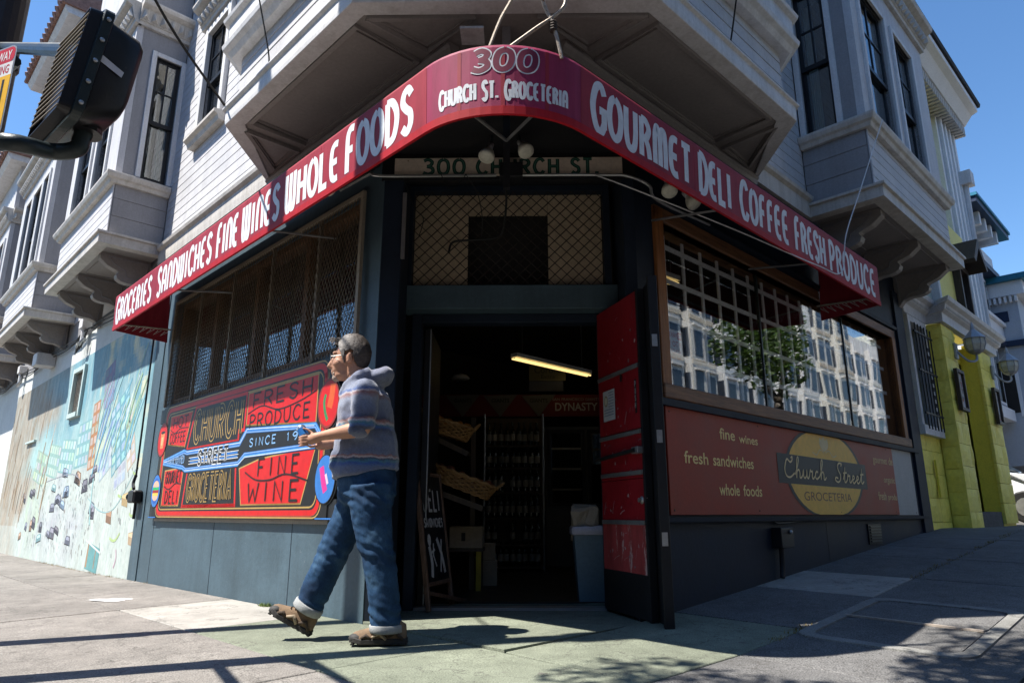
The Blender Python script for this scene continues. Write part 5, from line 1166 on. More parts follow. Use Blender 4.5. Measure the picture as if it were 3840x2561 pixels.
# painted window frame and barred opening in the mural wall
mwn = bpy.data.objects.new('barred_window', None); link(mwn, LF(11.1, 0, 2.5), bld)
PT = paint('pale_teal_frame', (.46, .56, .55), .6, .1, 5, .1, 40)
for q in ((10.70, 10.78, -.05, .05, 2.42, 3.34), (11.42, 11.50, -.05, .05, 2.42, 3.34), (10.78, 11.42, -.05, .05, 3.26, 3.34), (10.78, 11.42, -.05, .07, 2.42, 2.50)): part('frame', PT, mwn, LF, *q)
part('room_lining', ROOM, mwn, LF, 10.75, 11.45, -.24, -.22, 2.45, 3.3)
for i in range(6): MB().tube([LF(10.84+i*.105, -.02, 2.50), LF(10.84+i*.105, -.02, 3.26)], .008, 5).build('bar', RUST, mwn)
part('ledge', PT, bld, LF, 14.1, 15.0, .0, .05, 2.22, 2.26)
# house body, bays 2 and 3, drain pipes, cables
MB().box(LF, 11.56, 26, -6, -.02, 3.96, 11.4).build('wall', GREY, ln); MB().box(LF, 17.22, 26, -6, -.02, -.6, 3.95).build('wall', MW, ln)
siding(LF, 11.56, 12.44, -.02, 4.4, 7.6, ln)
bay(LF, 12.45, 15.75, .74, 4.42, 5.36, [(12.78, 13.30, 5.56, 7.60), (13.48, 14.30, 5.56, 7.60), (14.48, 15.1, 5.56, 7.60)], None, ln, 'second bay window along the left street', brks=(12.85, 14.1, 15.4), zbr=3.95, top=11.0)
bay(LF, 17.6, 20.8, .74, 4.42, 5.36, [(17.95, 18.6, 5.56, 7.6), (18.8, 19.6, 5.56, 7.6)], None, ln, 'third bay window along the left street', brks=(17.95, 19.2, 20.5), zbr=3.95, top=9.6)
TILE = paint('red_clay_tiles', (.26, .15, .12), .8, .3, 14, .5, 25, wear=(.5, .4, .34), wear_amt=-.05)
for a0, a1, z in ((12.2, 16.0, 10.95), (17.3, 21.2, 9.6)):
    MB().ext(LF, [(0, z), (1.02, z), (1.10, z+.10), (1.10, z+.16), (0, z+.16)], a0, a1).build('eave', WHITE, ln)
    MB().ext(LF, [(0, z+.162), (1.16, z+.162), (1.18, z+.20), (.2, z+.75), (0, z+.75)], a0-.06, a1+.06).build('tiled_roof', TILE, ln)
    for i in range(int((a1-a0)/.24)): MB().tube([LF(a0+.12+i*.24, 1.20, z+.185), LF(a0+.12+i*.24, .25, z+.73)], .075, 6).build('roof_tile', TILE, ln)
dp = thing('drain_pipe', LF(10.98, .1, 3.6), 'white hopper and short drain pipe between the first two bays', 'drain pipe')
part('hopper', WHITE, dp, LF, 10.86, 11.10, .0, .16, 4.02, 4.20, bevel=.008); MB().tube([LF(10.98, .09, 4.02), LF(10.98, .09, 3.78)], .045, 10).build('pipe', WHITE, dp); MB().tube(smoothpath([LF(10.98, .09, 3.80), LF(10.98, .12, 3.72), LF(10.85, .14, 3.74), LF(10.80, .10, 3.82)], 4), .03, 8).build('elbow', STEEL, dp)
dp2 = dup(dp, LF(16.7, .1, 3.6)-LF(10.98, .1, 3.6), None, 'white hopper and short drain pipe between the second and third bays')
cbl = thing('cable_bundle', LF(12, .06, 3.88), 'black cables strung along the top of the mural wall', 'cables')
for k in range(3):
    pts = [LF(a, .05+.02*k, 3.90+.02*k+.04*sin(a*1.9+k)+(.06 if abs(a-10.9) < .4 else 0)) for a in [6.9+.35*i for i in range(38)]]
    MB().tube(pts, .011, 5).build('cable', RUBBER, cbl)
for k in range(5):
    a = 10.75+.1*k; MB().tube(smoothpath([LF(a, .08, 3.95), LF(a+.08, .12, 3.72-.03*k), LF(a+.2, .1, 3.66), LF(a+.25, .08, 3.9)], 5), .008, 5).build('loose_loop', RUBBER, cbl)
eb = thing('fuse_box', LF(13.7, .1, 3.7), 'square white fixture under the second bay on the mural wall', 'box'); part('box', WHITE, eb, LF, 13.5, 13.9, .0, .34, 3.72, 3.98, bevel=.008)
pp = thing('gas_pipe', LF(6.93, .05, 1.0), 'thin black pipe down the wall to a small meter beside the painted sign', 'pipe')
MB().tube([LF(7.0, .05, 3.90), LF(6.98, .05, 1.25)], .013, 6).build('pipe', BLACK, pp); MB().tube(smoothpath([LF(6.98, .05, 1.26), LF(6.99, .07, 1.15), LF(6.90, .08, 1.08)], 4), .020, 8).build('valve', BLACK, pp)
part('meter', BLACK, pp, LF, 6.72, 6.96, .012, .13, .90, 1.06, bevel=.02); MB().lathe(LF(7.0, .08, .98), [(.05, 0), (.05, .03), (.02, .05)], 12, LF.a).build('dial', DARKMETAL, pp)
MB().tube([LF(6.86, .05, .92), LF(6.86, .05, .70)], .018, 8).build('outlet', BLACK, pp)

# ============================================================ yellow house up the right street
yh = thing('yellow_house', RF(11, 0, .7), 'lime yellow stone-block house with barred window and white trim, right of the shop', 'house')
YB = paint('lime_yellow_paint', (.95, .80, .15), .6, .08, 3, .25, 18, wear=(.70, .60, .14), wear_amt=-.06, wscale=7); YS = paint('smooth_lime_paint', (.90, .74, .09), .6, .06, 2, .05, 40)
YW = paint('pale_yellow_render', (.90, .78, .24), .65, .06, 3, .1, 40)
# core walls
wy = MB(); wallgrid(wy, RF, 8.34, 13.2, -.35, -.05, .2, 3.75, [(8.48, 9.30, 2.02, 3.70), (10.2, 11.75, .3, 3.45)]); wy.build('wall', YS, yh)
part('doorway_back', YS, yh, RF, 10.15, 11.8, -1.2, -1.15, .3, 3.6); part('doorway_side', YS, yh, RF, 11.75, 11.8, -1.15, -.05, .3, 3.5); part('doorway_side', YS, yh, RF, 10.15, 10.2, -1.15, -.05, .3, 3.5); part('doorway_ceiling', YS, yh, RF, 10.15, 11.8, -1.15, -.05, 3.45, 3.5)
part('doorstep', CONC_D, yh, RF, 10.2, 11.75, -1.15, .20, .3, .80)
def blocks(a0, a1, n, z0, z1, parent, side=None, holes=()):
    """rough-faced stone blocks in courses"""
    z = z0; r_ = 0
    while z < z1-.05:
        h = min(.345, z1-z); a = a0-(.0 if r_ % 2 else .30)
        while a < a1-.02:
            x0, x1 = max(a, a0), min(a+.62, a1)
            if x1-x0 > .05 and not any(q[0]-.05 < (x0+x1)/2 < q[1]+.05 and q[2]-.1 < z+h/2 < q[3]+.1 for q in holes):
                mb = MB(); g = .0035; nx, nz_ = 5, 4; pts = []
                for i in range(nx):
                    for j in range(nz_):
                        fx, fz = i/(nx-1), j/(nz_-1); e = 0 if i in (0, nx-1) or j in (0, nz_-1) else .003+.016*random.random()
                        pts.append(RF(x0+g+(x1-x0-2*g)*fx, n+e-.004, z+g+(h-2*g)*fz) if side is None else side(x0+g+(x1-x0-2*g)*fx, n+e-.004, z+g+(h-2*g)*fz))
                b_ = [RF(x, n-.05, zz) if side is None else side(x, n-.05, zz) for x in (x0+g, x1-g) for zz in (z+g, z+h-g)]
                fs = [(i*nz_+j, (i+1)*nz_+j, (i+1)*nz_+j+1, i*nz_+j+1) for i in range(nx-1) for j in range(nz_-1)]
                k = nx*nz_; edge = [i*nz_ for i in range(nx)]+[(nx-1)*nz_+j for j in range(1, nz_)]+[i*nz_+nz_-1 for i in range(nx-2, -1, -1)]+[j for j in range(nz_-2, 0, -1)]
                mb.add(pts+b_, fs+[tuple(edge[0:nx])+(k+2, k), tuple(edge[nx-1:nx+nz_-1])+(k+3, k+2), tuple(edge[nx+nz_-2:2*nx+nz_-2])+(k+1, k+3), tuple(edge[2*nx+nz_-3:]+[0])+(k, k+1)])
                mb.build('stone_block', YB, parent)
            a += .62
        z += h; r_ += 1
blocks(8.34, 9.45, -.0, .30, 3.75, yh, holes=[(8.48, 9.30, 2.02, 3.70)])
# projecting piers either side of the door
part('pier', YS, yh, RF, 9.50, 10.2, -.05, .20, .3, 3.75); blocks(9.47, 10.2, .25, .45, 3.75, yh)
sd_ = Fr(RF(9.50, 0, 0), RF.n, -RF.a); blocks(.0, .24, .03, .40, 3.75, yh, side=sd_)
part('pier', YS, yh, RF, 11.8, 12.75, -.05, .20, .3, 3.75); blocks(11.78, 12.75, .25, .6, 3.75, yh); blocks(12.75, 13.2, 0, .6, 3.75, yh)
part('slit', YS, yh, RF, 8.86, 8.93, .02, .05, 1.0, 1.55)
# cornice with carved frieze, stepping round the piers
prof = [(-.05, 3.76), (.05, 3.76), (.06, 3.90), (.12, 3.94), (.14, 4.02), (.20, 4.06), (.22, 4.12), (-.05, 4.14)]
mb = MB(); mb.rings([[RF(a+da*x, n+x, z) for x, z in prof] for a, n, da in ((8.34, 0, 0), (9.45, 0, -.0), (9.45, .25, -1), (13.0, .25, 1), (13.0, 0, 1))]); mb.build('cornice', WHITE, yh)
mb = MB()
for i in range(70):
    a = 9.4+i*.052; mb.box(RF, a, a+.03, .25+.06, .25+.135, 3.955, 4.01)
mb.build('frieze_beads', TRIM, yh); mb = MB()
for i in range(20): mb.box(RF, 8.36+i*.052, 8.39+i*.052, .06, .135, 3.955, 4.01)
mb.build('frieze_beads', TRIM, yh)
# barred window
bw = bpy.data.objects.new('barred_window', None); link(bw, RF(8.9, 0, 2), yh)
for q in ((8.44, 8.54, -.1, .06, 1.95, 3.74), (9.26, 9.36, -.1, .06, 1.95, 3.74), (8.54, 9.26, -.1, .06, 3.64, 3.74), (8.40, 9.40, -.1, .09, 1.90, 2.04)): part('frame', WHITE, bw, RF, *q)
part('pane', GLASS, bw, RF, 8.54, 9.26, -.07, -.064, 2.04, 3.64); part('room_lining', ROOM, bw, RF, 8.5, 9.3, -.34, -.32, 2.0, 3.7)
for i in range(6): MB().tube([RF(8.52+i*.152, .12, 1.98), RF(8.52+i*.152, .12, 3.60)], .010, 6).build('bar', BLACK, bw)
for z in (2.2, 2.85, 3.45): part('rail', BLACK, bw, RF, 8.46, 9.36, .105, .125, z, z+.03)
for k in range(9):
    for s in (-1, 1): MB().tube([RF(9.05+s*.035+.03*cos(t*.7), .12, 2.25+k*.125+.03*sin(t*.7)) for t in range(10)], .006, 4).build('scroll', BLACK, bw)
# framed menus and lanterns on the piers
FRM = wood('dark_brown_frame', (.02, .012, .008), (.05, .03, .02)); 
for k, (a0, a1, z0, z1, lb) in enumerate(((9.62, 10.05, 2.35, 3.02, 'brown framed poster on the near yellow pier'), (12.1, 12.5, 2.35, 3.02, 'brown framed poster on the far yellow pier'))):
    t = thing('framed_poster', RF((a0+a1)/2, .28, z0), lb, 'poster', 'framed posters on the yellow house')
    for q in ((a0, a1, z0, z0+.05), (a0, a1, z1-.05, z1), (a0, a0+.05, z0+.05, z1-.05), (a1-.05, a1, z0+.05, z1-.05)): part('frame', FRM, t, RF, q[0], q[1], .285, .34, q[2], q[3])
    part('backing', WHITE, t, RF, a0+.03, a1-.03, .285, .30, z0+.03, z1-.03)
    p = Print(lambda s, t_, h: RF(s, .30+h, t_), .002)
    for i in range(14): x, y = random.uniform(a0+.06, a1-.14), random.uniform(z0+.07, z1-.16); p.rect(x, y, x+random.uniform(.04, .1), y+random.uniform(.03, .1), random.choice(((.3, .3, .32), (.5, .12, .08), (.2, .22, .2), (.45, .38, .3))))
    p.build('picture', printed('poster_print%d' % k, .5), t)
def lantern(a, z, label):
    t = thing('wall_lantern', RF(a, .3, z), label, 'lantern', 'wall lanterns on the yellow house'); M1 = paint('grey_lantern_metal', (.34, .35, .37), .45, .1, 6, .05, 40, metal=.3) if 'grey_lantern_metal' not in bpy.data.materials else bpy.data.materials['grey_lantern_metal']
    part('wall_plate', M1, t, RF, a-.36, a-.24, .26, .30, z-.22, z+.05, bevel=.01); MB().tube(smoothpath([RF(a-.30, .30, z-.1), RF(a-.25, .42, z-.26), RF(a-.08, .50, z-.24), RF(a, .5, z-.12)], 5), .018, 7).build('arm', M1, t)
    c = RF(a, .5, z-.12); MB().lathe(c, [(.05, 0), (.10, .03), (.12, .06)], 8).build('cup', M1, t); MB().lathe(c, [(.115, .06), (.15, .16), (.145, .26)], 8).build('glass', LENS, t)
    for i in range(8): an = 2*pi*i/8; MB().tube([c+V((.118*cos(an), .118*sin(an), .06)), c+V((.153*cos(an), .153*sin(an), .16)), c+V((.148*cos(an), .148*sin(an), .26))], .009, 4).build('rib', M1, t)
    MB().lathe(c, [(.17, .26), (.16, .28), (.09, .36), (.05, .40), (.035, .42), (.03, .47), (.004, .56)], 8).build('cap', M1, t)
lantern(10.32, 3.45, 'grey wall lantern beside the near poster on the yellow house'); lantern(12.85, 3.45, 'grey wall lantern beside the far poster on the yellow house')
VWH = paint('clean_white_board', (.82, .82, .82), .55, .05, 3, .05, 40)
# upper storey: yellow bay, gabled window, white boarding, eave
part('upper_wall', YW, yh, RF, 8.34, 13.2, -.35, -.02, 4.14, 9.3); part('bay_wall', YW, yh, RF, 9.9, 12.2, -.02, .22, 4.14, 6.0)
part('white_corner', WHITE, yh, RF, 9.78, 9.90, -.02, .24, 4.14, 6.0)
part('pale_block', paint('pale_green_block', (.45, .50, .42), .6, .06, 3, .1, 40), yh, RF, 9.1, 9.78, -.02, .12, 4.14, 4.75)
gwn = bpy.data.objects.new('gabled_window', None); link(gwn, RF(11.2, .3, 4.15), yh)
for q in ((10.95, 11.04, .22, .34, 4.16, 5.15), (11.52, 11.61, .22, .34, 4.16, 5.15), (11.04, 11.52, .22, .34, 4.16, 4.25), (11.04, 11.52, .22, .34, 5.06, 5.15)): part('frame', FRM, gwn, RF, *q)
part('pane', GLASS, gwn, RF, 11.04, 11.52, .262, .268, 4.25, 5.06); part('room_lining', ROOM, gwn, RF, 11.04, 11.52, .222, .228, 4.25, 5.06)
MB().prism([RF(10.78, .2, 5.12), RF(11.28, .2, 5.62), RF(11.78, .2, 5.12), RF(11.66, .2, 5.08), RF(11.28, .2, 5.44), RF(10.90, .2, 5.08)], [RF(10.78, .62, 5.12), RF(11.28, .62, 5.62), RF(11.78, .62, 5.12), RF(11.66, .62, 5.08), RF(11.28, .62, 5.44), RF(10.90, .62, 5.08)]).build('gable_hood', FRM, gwn)
for i in range(9): part('fluted_board', VWH, yh, RF, 12.25+i*.16, 12.37+i*.16, -.02, .10+.06*(i % 2), 4.14, 9.0)
for i in range(8): part('fluted_board', VWH, yh, RF, 8.9+i*.14, 9.0+i*.14, -.02, .10+.05*(i % 2), 4.76, 9.0)
MB().ext(RF, [(-.1, 9.0), (.35, 9.05), (.5, 9.25), (.62, 9.3), (.62, 9.42), (-.1, 9.5)], 8.36, 13.7).build('eave', VWH, yh); MB().ext(RF, [(-.1, 9.51), (.66, 9.43), (.68, 9.5), (-.1, 10.1)], 8.36, 13.8).build('roof', paint('dark_roofing', (.03, .03, .032), .8, .2, 4, .2, 30), yh)
for i in range(36): part('eave_bracket', TRIM, yh, RF, 8.5+i*.145, 8.58+i*.145, .0, .34, 8.80, 9.0)
part('hopper', WHITE, yh, RF, 13.35, 13.65, .1, .35, 7.6, 7.9); MB().tube([RF(13.5, .2, 7.6), RF(13.5, .15, 4.2)], .06, 8).build('downpipe', WHITE, yh)
part('end_wall', YB, yh, RF, 13.2, 13.5, -.3, .04, .3, 4.1)

# ============================================================ white and blue Victorian house farther up
vh = thing('victorian_house', RF(18, 0, 1.3), 'white and blue Victorian house with bracketed cornices at the far right', 'house')
VW = paint('bright_white_paint', (.74, .75, .77), .55, .04, 3, .05, 40); VB = paint('blue_shaded_paint', (.40, .44, .50), .55, .05, 3, .05, 40); TEAL = paint('teal_roof_paint', (.02, .17, .27), .5, .1, 3, .05, 40); NAVY = paint('navy_band_paint', (.015, .03, .07), .5, .1, 3, .05, 40)  # the blue-grey is the white paint with the street fronts' shade put in
VO = -.75
VF = shift(RF, 17.0, VO)
part('house_body', VB, vh, VF, .4, 8, -6, -.9, .8, 8.6)
part('bay_side', VW, vh, VF, 0, .10, -.92, .0, 3.2, 8.2); part('bay_front', VB, vh, VF, .10, 2.4, -.12, -.0, 3.2, 8.2); part('bay_fill', VB, vh, VF, .1, 2.4, -.9, -.12, 3.2, 8.2)
for z0, z1, m, o_ in ((3.15, 3.45, VW, .12), (5.20, 5.32, NAVY, .22), (5.34, 5.75, VW, .18), (5.76, 5.85, VW, .26), (7.15, 7.30, NAVY, .30), (7.31, 7.75, VW, .20), (7.76, 7.9, VW, .12), (8.35, 8.50, NAVY, .62), (8.50, 8.58, TEAL, .66)):
    part('band', m, vh, VF, -o_, 2.4+o_, -.9, o_, z0, z1)
part('tower_wall', VW, vh, VF, .05, 2.35, -.88, -.05, 7.9, 8.35)
for i in range(4): part('cornice_bracket', VW, vh, VF, .1+i*.62, .26+i*.62, -.02, .5, 8.0, 8.34)
for i in range(2): part('cornice_bracket', VW, vh, VF, -.45, -.02, -.75+i*.45, -.60+i*.45, 8.0, 8.34)
for z0, z1 in ((5.95, 6.95), (3.6, 5.0)):
    for a0 in (.35, 1.35): part('window_frame', VW, vh, VF, a0-.06, a0+.66, .0, .06, z0-.06, z1+.06); part('window_pane', GLASS, vh, VF, a0, a0+.60, .062, .068, z0, z1); part('window_lining', ROOM, vh, VF, a0+.002, a0+.598, .0605, .0615, z0+.002, z1-.002)
    for n0 in (-.80, -.40): part('pilaster', VW, vh, VF, -.06, -.001, n0, n0+.28, z0-.1, z1+.1)
    for n0 in (-.78, -.06): part('colonnette', VB, vh, VF, .12, .2, .001, .10, z0-.1, z1+.1)
part('rear_wing', VB, vh, VF, 2.6, 9.5, -2.0, .6, 2.0, 6.9); part('wing_roof', TEAL, vh, VF, 2.3, 9.8, -2.2, .95, 7.0, 7.15); part('wing_cornice', VW, vh, VF, 2.45, 9.6, -2.1, .8, 6.6, 6.99)
for i in range(12): part('dentil', VW, vh, VF, 2.44, 2.60, -.75+i*.12, -.69+i*.12, 6.42, 6.58)
part('wing_band', NAVY, vh, VF, 2.5, 9.5, -2.05, .68, 5.2, 5.35); part('wing_window', ROOM, vh, VF, 2.585, 2.598, -.55, .25, 3.4, 4.8); part('wing_window_frame', VW, vh, VF, 2.57, 2.599, -.63, -.55, 3.3, 4.9); part('wing_window_frame', VW, vh, VF, 2.57, 2.599, .25, .33, 3.3, 4.9)
part('wing_panel', NAVY, vh, VF, 2.58, 2.599, -.2, .35, 5.9, 6.2)
# ============================================================ houses across the right-hand street (seen mirrored in the shop window)
pal = [((.62, .60, .55), (.70, .69, .66)), ((.66, .58, .46), (.72, .70, .66)), ((.50, .53, .55), (.70, .70, .70)), ((.68, .66, .62), (.74, .73, .71)), ((.58, .50, .40), (.70, .68, .62)), ((.66, .64, .58), (.74, .72, .70)), ((.55, .56, .50), (.72, .71, .68))]
nm_ = ['cream', 'tan', 'grey-blue', 'off-white', 'buff', 'ivory', 'pale olive']
OF = Fr(RF(0, 18.2, 0), RF.a, -RF.n); cnt = [0]
wm = paint('far_window_glass', (.03, .04, .06), .15, .3, 2, 0, 20, spec=.8)
def row_house(OF, a0, a1, zb, i, lab, grp, pal=pal):
    cnt[0] += 1; rw_ = random.Random(cnt[0]); H = (15.5 if grp.endswith('uphill street') else 11.5)+(i*37 % 5)*.8; cw = paint('far_wall_%d' % cnt[0], pal[i][0], .7, .05, 2, .1, 30); ct = paint('far_trim_%d' % cnt[0], pal[i][1], .6, .05, 2, 0, 30)
    t = thing('row_house', OF((a0+a1)/2, -1, zb), lab, 'house', grp)
    part('wall', cw, t, OF, a0, a1, -8, 0, zb, zb+H); part('cornice', ct, t, OF, a0-.05, a1+.05, -.2, .5, zb+H-.5, zb+H+.2)
    part('bay', ct, t, OF, a0+.5, a0+3.2, .0, .8, zb+3.4, zb+H-.6); part('bay', ct, t, OF, a1-3.2, a1-.5, 0, .8, zb+3.4, zb+H-.6)
    for f in range(5):
        z0 = zb+4.2+f*2.7
        if z0+1.6 > zb+H-.6: continue
        part('belt', cw, t, OF, a0+.45, a0+3.25, .801, .86, z0-.5, z0-.25); part('belt', cw, t, OF, a1-3.25, a1-.45, .801, .86, z0-.5, z0-.25)
        for b0_, b1_ in ((a0+.7, a0+1.6), (a0+2.0, a0+2.9), (a1-1.6, a1-.7), (a1-2.9, a1-2.0)): part('window', wm, t, OF, b0_, b1_, .801, .83, z0+rw_.uniform(-.15, .2), z0+1.5+rw_.uniform(0, .3)); part('window_hood', ct, t, OF, b0_-.1, b1_+.1, .801, .95, z0+1.82, z0+1.95)
        part('window', wm, t, OF, (a0+a1)/2-.35, (a0+a1)/2+.35, .001, .03, z0, z0+1.7)
        for b in (a0+.499, a1-3.201): part('window', wm, t, OF, b-.02, b, .15, .65, z0, z0+1.7)
    part('garage_door', ct, t, OF, a0+.8, a0+3.4, .001, .05, zb+.3, zb+2.6); part('front_door', FRM, t, OF, a1-2.4, a1-1.4, .001, .05, zb+.3, zb+2.6)

for i in range(7): row_house(OF, 20+i*7.6, 27.4+i*7.6, hUV(20+i*7.6, -18)-.3, i, nm_[i]+' row house across the uphill street, mirrored in the shop window', 'row houses across the uphill street')
DKN = ['dark brown', 'dark green', 'brick red', 'charcoal', 'umber', 'slate blue', 'olive']; OL = Fr(LF(0, 18.2, 0), LF.a, -LF.n); DK = [((.13, .10, .08), (.2, .18, .16)), ((.10, .12, .11), (.2, .2, .18)), ((.15, .08, .06), (.2, .18, .16)), ((.12, .12, .13), (.2, .2, .2)), ((.14, .11, .08), (.2, .19, .17)), ((.09, .10, .12), (.18, .18, .18)), ((.13, .12, .10), (.2, .19, .18))]  # dark palette so the added houses bounce little light back
for i in range(6): row_house(OL, -32+i*7.6, -24.6+i*7.6, -.4, (i+3) % 7, DKN[(i+3) % 7]+' row house added behind the camera across the left street to block sky light', 'added row houses across the left street', DK)  # unseen houses added to cut the low sky light
OB = Fr(RF(0, 18.2, 0), RF.a, -RF.n)
for i in range(4): row_house(OB, -15.5+i*7.6, -8.1+i*7.6, -.4, (i+1) % 7, DKN[(i+1) % 7]+' row house added behind the camera across the right street to block sky light', 'added row houses behind the camera', DK)  # more unseen houses, added to cut sky light on the right front
# ============================================================ street trees
BARK = wood('tree_bark', (.05, .04, .03), (.14, .11, .085), (5, 5, 1)); 
def leafmat():
    m, nt, p = nodes('tree_leaves'); oi = tex(nt, 'ShaderNodeTexNoise', 5, 3, .6)
    nt.links.new(ramp(nt, oi.outputs['Fac'], [(.3, (.025, .06, .012)), (.7, (.075, .13, .03))]), p.inputs['Base Color']); p.inputs['Roughness'].default_value = .5
    tr = nt.nodes.new('ShaderNodeBsdfTranslucent'); tr.inputs[0].default_value = (.10, .18, .03, 1); mx = nt.nodes.new('ShaderNodeMixShader'); mx.inputs[0].default_value = .3
    nt.links.new(p.outputs[0], mx.inputs[1]); nt.links.new(tr.outputs[0], mx.inputs[2]); nt.links.new(mx.outputs[0], nt.nodes['Material Output'].inputs[0]); return m
LEAF = leafmat()
def tree(base, limbs, clumps, n, label, seed, lsize=.10):
    rg = random.Random(seed); base = V(base); t = thing('street_tree', base, label, 'tree', 'street trees by the kerb'); mb = MB()
    for path, r0, r1 in limbs:
        q = smoothpath([base+V(x) for x in path], 5); mb.tube(q, [r0+(r1-r0)*i/(len(q)-1) for i in range(len(q))], 8)
    mb.build('trunk', BARK, t, smooth=True); mb = MB(); tot = sum(c[3]**2 for c in clumps)
    for cx, cy, cz, cr in clumps:
        c = base+V((cx, cy, cz))
        for k in range(int(n*cr*cr/tot)):
            d = V((rg.gauss(0, 1), rg.gauss(0, 1), rg.gauss(0, .8))); d.normalize(); r = cr*rg.random()**.45
            p0 = c+d*r; u = V((rg.gauss(0, 1), rg.gauss(0, 1), rg.gauss(0, .6))).normalized(); w = u.orthogonal().normalized(); w = Matrix.Rotation(rg.uniform(0, 6.28), 3, u)@w; s = lsize*rg.uniform(.6, 1.3)
            mb.face(p0-u*s*.5, p0+w*s*.26, p0+u*s*.6, p0-w*s*.26)
    tag(mb.build('crown', LEAF, t, recalc=False), kind='stuff'); return t
CL = [(1.25, 1.75, 5.2, .50), (1.55, 1.55, 5.6, .55), (.85, 1.55, 5.6, .45), (.55, 1.5, 6.5, .5), (1.3, 1.2, 5.0, .5), (1.1, 2.1, 6.2, .45), (1.9, 1.3, 5.4, .45), (1.7, 1.9, 6.6, .5), (-1.0, 1.5, 6.0, .5), (-.5, 1.2, 6.2, .4), (.6, .6, 6.4, .6)]
tree(UV(.6, -3.4), [([(0, 0, -.1), (.04, .03, 1.6), (0, 0, 3.2)], .15, .11), ([(0, 0, 3.2), (-1.2, .2, 4.4), (-2.4, .35, 5.2), (-3.0, .3, 6.2)], .09, .018), ([(-1.2, .2, 4.4), (-2.2, 0, 5.4), (-3.4, .1, 6.6)], .05, .014), ([(-2.0, .3, 5.0), (-3.6, -.1, 5.6), (-4.9, .1, 6.0)], .045, .012), ([(0, 0, 3.2), (.3, -.2, 4.6), (.5, -.3, 6.0)], .08, .03), ([(-2.4, .35, 5.2), (-2.3, .7, 5.8), (-2.1, .8, 6.4)], .03, .01)],
     [(x-4.35, y-1.22, z, r) for x, y, z, r in CL]+[(.1, 0, 5.4, .9), (.6, -.3, 6.3, .8)], 5600, 'street tree at the near kerb whose leaves dapple the pavement', 1, .11)
for k, (u, lb) in enumerate(((3.8, 'leafy tree added at the kerb opposite the red sign board to screen off sky light'), (11.5, 'leafy street tree at the kerb farther uphill'))):  # downhill tree added out of view, its crown shaped to cut sky light
    b = UV(u, -3.35); hh = 1.0
    tree(b, [([(0, 0, -.1), (.03, .02, 1.4), (0, .05, 2.6)], .13, .10), ([(0, .05, 2.6), (.7, -.5, 3.6), (1.5, -1.1, 5.0)] if k == 0 else [(0, .05, 2.6), (.4, -.3, 3.6), (.6, -.5, 4.2)], .07, .02), ([(0, .05, 2.6), (.6, .0, 3.7), (1.8, -.3, 4.9)] if k == 0 else [(0, .05, 2.6), (.1, .3, 3.5), (.2, .3, 4.2)], .07, .02)],
         ([(1.4, -.9, 4.6, 1.4), (1.9, -1.4, 6.0, 1.5), (1.2, -.6, 3.6, .9), (2.4, -.6, 5.2, 1.3), (1.3, -2.0, 5.2, 1.2)] if k == 0 else [(0, 0, 3.5, .85), (.5, -.5, 4.1, .75), (.3, .3, 4.3, .65)]), 6500 if k == 0 else 2600, lb, 5+k, .14)

# ============================================================ poles, pedestrian signal, parking sign
PG = paint('dark_brown_pole_paint', (.035, .025, .022), .5, .3, 6, .15, 40, wear=(.12, .08, .07), wear_amt=-.1)
pa = thing('signal_pole', V((-3.10, 3.49, 0)), 'dark steel pole at the left edge carrying the pedestrian signal', 'pole')
MB().lathe(V((-3.10, 3.49, 0)), [(.19, -.05), (.19, .25), (.13, .40), (.105, .6), (.098, 8.2), (.105, 8.21), (.07, 8.30), (.001, 8.33)], 18).build('shaft', PG, pa, smooth=False)
for z in (3.32, 2.55): MB().lathe(V((-3.10, 3.49, z)), [(.106, 0), (.116, .01), (.116, .07), (.106, .08)], 18).build('band', DARKMETAL, pa)
MB().lathe(V((-3.10, 3.49, 6.4)), [(.15, 0), (.15, 1.6), (.1, 1.65)], 12).build('transformer', PG, pa)
pb_ = thing('trolley_pole', V((-4.35, 4.35, 0)), 'tall steel pole with a domed cap just left of the view', 'pole')
MB().lathe(V((-4.35, 4.35, 0)), [(.20, -.05), (.20, .3), (.13, .5), (.11, .7), (.095, 6.9), (.13, 6.91), (.13, 8.1), (.115, 8.35), (.07, 8.56), (.001, 8.65)], 18).build('shaft', PG, pb_)
# signal head
sig = thing('pedestrian_signal', V((-2.2, 2.8, 2.4)), 'back and side of a black pedestrian signal hung from bent pipes at the top left', 'signal')
R0 = V((-1.60, 2.22, 2.40)); SGN = V((-.64, -.768, 0)); SGA = V((-.768, .64, 0))
class SFr:      # a: away across the head, n: towards its front, z up, slightly out of plumb
    def __call__(s, a, n, z): return R0+SGA*a*.76+SGN*n*.64+V((.1*z, 0, z*.68))
SF = SFr(); BPL = paint('black_signal_plastic', (.010, .010, .012), .35, .25, 5, .08, 40, wear=(.05, .045, .04), wear_amt=-.08, wscale=6)
def rrz(a0, a1, z0, z1, r, n=4): return [(cx+r*cos(t+pi/2*i/n), cy+r*sin(t+pi/2*i/n)) for cx, cy, t in ((a1-r, z1-r, 0), (a0+r, z1-r, pi/2), (a0+r, z0+r, pi), (a1-r, z0+r, 1.5*pi)) for i in range(n+1)]
def srings(spec): return [[SF(a, n, z) for a, z in rrz(*q)] for n, q in spec]
MB().rings(srings([(-.245, (.06, .40, -.15, .24, .06)), (-.235, (.035, .425, -.19, .27, .08)), (-.20, (.012, .448, -.25, .295, .09)), (-.04, (.0, .46, -.31, .31, .07)), (-.02, (.0, .46, -.31, .31, .05))])).build('housing', BPL, sig, smooth=True)
